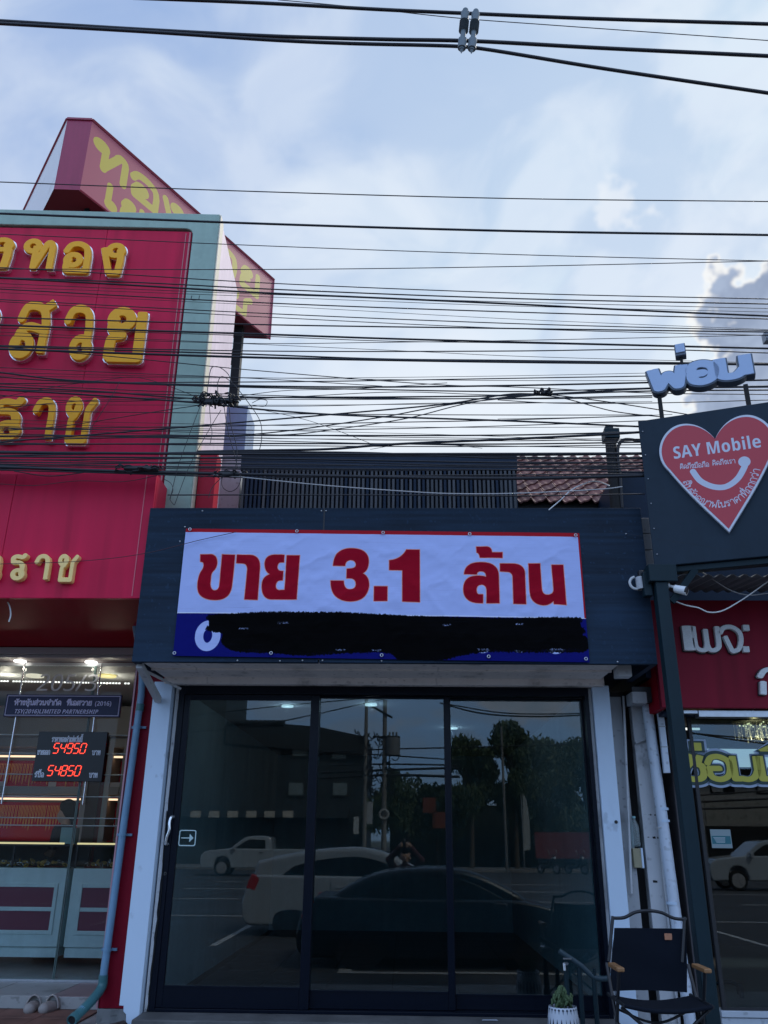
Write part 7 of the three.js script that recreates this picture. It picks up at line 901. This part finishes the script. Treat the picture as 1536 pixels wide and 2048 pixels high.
{ // red boards, motorbikes, orange sign
  const os = PR(862, 1612, 48), s = thing('orange_sign', 'small orange red roadside sign mirrored beside the middle panel edge', 'sign', [os.x, GND, 48]); sub(s, 'board', join(bx(-0.5, 0.3, 0, 0.9, -0.03, 0.03), bx(0.1, 0.9, -0.9, 0.05, -0.03, 0.03)), M([0.2, 0.045, 0.02], 0.6), [0, os.y - GND - 0.4, 0]); sub(s, 'post', rod(V(0.2, 0, 0), V(0.2, os.y - GND, 0), 0.04), mats.navySteel);
  for (const [px, lab, lab2] of [[1100, 'left red stall board mirrored low in the right glass panel', 'left motorbike parked before a red board, mirrored in the right glass panel'], [1156, 'right red stall board mirrored low in the right glass panel', 'right motorbike parked before a red board, mirrored in the right glass panel']]) {
    const c = PR(px, 1690, 46), b = thing('stall_board', lab, 'board', [c.x, GND, 46]); sub(b, 'panel', bx(-0.85, 0.85, c.y - GND - 0.75, c.y - GND + 0.7, -0.03, 0.03, 0.01), mats.bodyRed); for (const x of [-0.7, 0.7]) sub(b, 'leg', bx(x - 0.03, x + 0.03, 0, c.y - GND - 0.75, -0.02, 0.02), mats.black);
    const k = thing('motorbike', lab2, 'motorbike', [PR(px - 2, 1730, 44.5).x, GND, 44.5]); k.rotation.y = 0.9; for (const x of [-0.6, 0.6]) { const t = sub(k, 'wheel', new THREE.TorusGeometry(0.24, 0.055, 8, 22), mats.tyre, [x, 0.29, 0]); sub(t, 'rim', new THREE.CylinderGeometry(0.18, 0.18, 0.04, 16).rotateX(Math.PI / 2), mats.rim); }
    sub(k, 'frame_body', join(rod(V(-0.55, 0.35, 0), V(0.1, 0.4, 0), 0.09), rod(V(0.1, 0.4, 0), V(0.42, 0.85, 0), 0.08), rod(V(0.6, 0.29, 0), V(0.42, 0.95, 0), 0.03), rod(V(-0.6, 0.62, 0), V(0.0, 0.6, 0), 0.1)), mats.carDark); sub(k, 'seat', bx(-0.62, 0.08, 0.7, 0.8, -0.12, 0.12, 0.04), mats.black); sub(k, 'handlebar', join(rod(V(0.4, 1.0, -0.34), V(0.4, 1.0, 0.34), 0.018), rod(V(0.4, 0.9, 0), V(0.4, 1.0, 0), 0.03)), mats.black); for (const z of [-1, 1]) sub(k, 'mirror', join(rod(V(0.4, 1.0, z * 0.28), V(0.36, 1.2, z * 0.34), 0.01), new THREE.SphereGeometry(0.06, 10, 8).scale(0.4, 0.8, 1).translate(0.36, 1.22, z * 0.34)), mats.chrome); sub(k, 'head_lamp', new THREE.SphereGeometry(0.09, 12, 10).translate(0.5, 0.85, 0), mats.lampClear);
  }
}
// the person holding up the phone, standing behind the dark car
{
  const X = 0.02, z = 7.86, ph = thing('held_phone', 'phone held up with both hands by the person mirrored over the dark car', 'phone', [0, 1.28, 7.46]);
  sub(ph, 'case', new RoundedBoxGeometry(0.072, 0.148, 0.008, 3, 0.004), mats.black, [0.0, -0.03, 0]); sub(ph, 'lens_block', new RoundedBoxGeometry(0.034, 0.034, 0.004, 2, 0.0015), M([0.2, 0.2, 0.22], 0.2), [0.012, 0.022, -0.006]);
  const p = thing('person', 'person in dark clothes raising a phone above the head, mirrored over the dark car', 'person', [X, GND, z]), hy = 1.02, bones = [];
  const B = (a, b, r0, r1) => bones.push([...a, ...b, r0, r1]);
  B([X, hy + 0.02, z], [X, hy + 0.04, z + 0.015], 0.08, 0.09); B([X, hy - 0.06, z - 0.03], [X, hy - 0.07, z - 0.02], 0.055, 0.05); B([X, hy - 0.01, z - 0.09], [X, hy - 0.025, z - 0.1], 0.014, 0.018); B([X - 0.085, hy, z], [X - 0.088, hy - 0.02, z], 0.015, 0.015); B([X + 0.085, hy, z], [X + 0.088, hy - 0.02, z], 0.015, 0.015); B([X, hy - 0.14, z + 0.02], [X, hy - 0.06, z + 0.01], 0.055, 0.05);
  B([X - 0.16, hy - 0.2, z + 0.03], [X + 0.16, hy - 0.2, z + 0.03], 0.065, 0.065); B([X, hy - 0.25, z + 0.03], [X, hy - 0.62, z + 0.04], 0.15, 0.13);
  for (const s of [-1, 1]) {
    B([X + s * 0.18, hy - 0.19, z + 0.03], [X + s * 0.27, hy - 0.03, z - 0.14], 0.056, 0.046); B([X + s * 0.27, hy - 0.03, z - 0.14], [X + s * 0.07, hy + 0.2, z - 0.33], 0.045, 0.032); B([X + s * 0.07, hy + 0.2, z - 0.33], [s * 0.05, hy + 0.22, 7.49], 0.034, 0.03);
    for (let f = 0; f < 4; f++) { const y = 1.275 - f * 0.02; B([s * 0.052, y - 0.03, 7.49], [s * 0.048, y - 0.02, 7.45], 0.01, 0.009); B([s * 0.048, y - 0.02, 7.45], [s * 0.028, y - 0.02, 7.446], 0.0095, 0.008); } B([s * 0.05, 1.21, 7.49], [s * 0.02, 1.23, 7.478], 0.011, 0.009);
    B([X + s * 0.09, hy - 0.64, z + 0.04], [X + s * 0.12, hy - 1.0, z - 0.1], 0.1, 0.07); B([X + s * 0.12, hy - 1.0, z - 0.1], [X + s * 0.12, GND + 0.07, z + 0.08], 0.066, 0.045); B([X + s * 0.12, GND + 0.045, z + 0.09], [X + s * 0.13, GND + 0.035, z - 0.1], 0.045, 0.036);
  }
  part(p, 'body', blob(bones, 132, 0.018), mats.skin);
  part(p, 'hair', blob([[X, hy + 0.055, z + 0.03, X, hy + 0.06, z + 0.035, 0.092, 0.092], [X, hy + 0.1, z - 0.04, X, hy + 0.1, z, 0.04, 0.05]], 40, 0.03), mats.hair);
  part(p, 'shirt', blob([[X - 0.16, hy - 0.2, z + 0.03, X + 0.16, hy - 0.2, z + 0.03, 0.075, 0.075], [X, hy - 0.25, z + 0.03, X, hy - 0.62, z + 0.04, 0.165, 0.15], [X - 0.18, hy - 0.19, z + 0.03, X - 0.27, hy - 0.03, z - 0.14, 0.068, 0.058], [X + 0.18, hy - 0.19, z + 0.03, X + 0.27, hy - 0.03, z - 0.14, 0.068, 0.058], [X - 0.27, hy - 0.03, z - 0.14, X - 0.09, hy + 0.17, z - 0.3, 0.056, 0.046], [X + 0.27, hy - 0.03, z - 0.14, X + 0.09, hy + 0.17, z - 0.3, 0.056, 0.046]], 84, 0.02), mats.clothRed);
  part(p, 'trousers', blob([[X - 0.09, hy - 0.62, z + 0.04, X + 0.09, hy - 0.62, z + 0.04, 0.12, 0.12], [X - 0.09, hy - 0.64, z + 0.04, X - 0.12, hy - 1.0, z - 0.1, 0.11, 0.082], [X - 0.12, hy - 1.0, z - 0.1, X - 0.12, GND + 0.12, z + 0.07, 0.08, 0.06], [X + 0.09, hy - 0.64, z + 0.04, X + 0.12, hy - 1.0, z - 0.1, 0.11, 0.082], [X + 0.12, hy - 1.0, z - 0.1, X + 0.12, GND + 0.12, z + 0.07, 0.08, 0.06]], 60, 0.025), mats.cloth);
}
renderer.render(scene, camera);
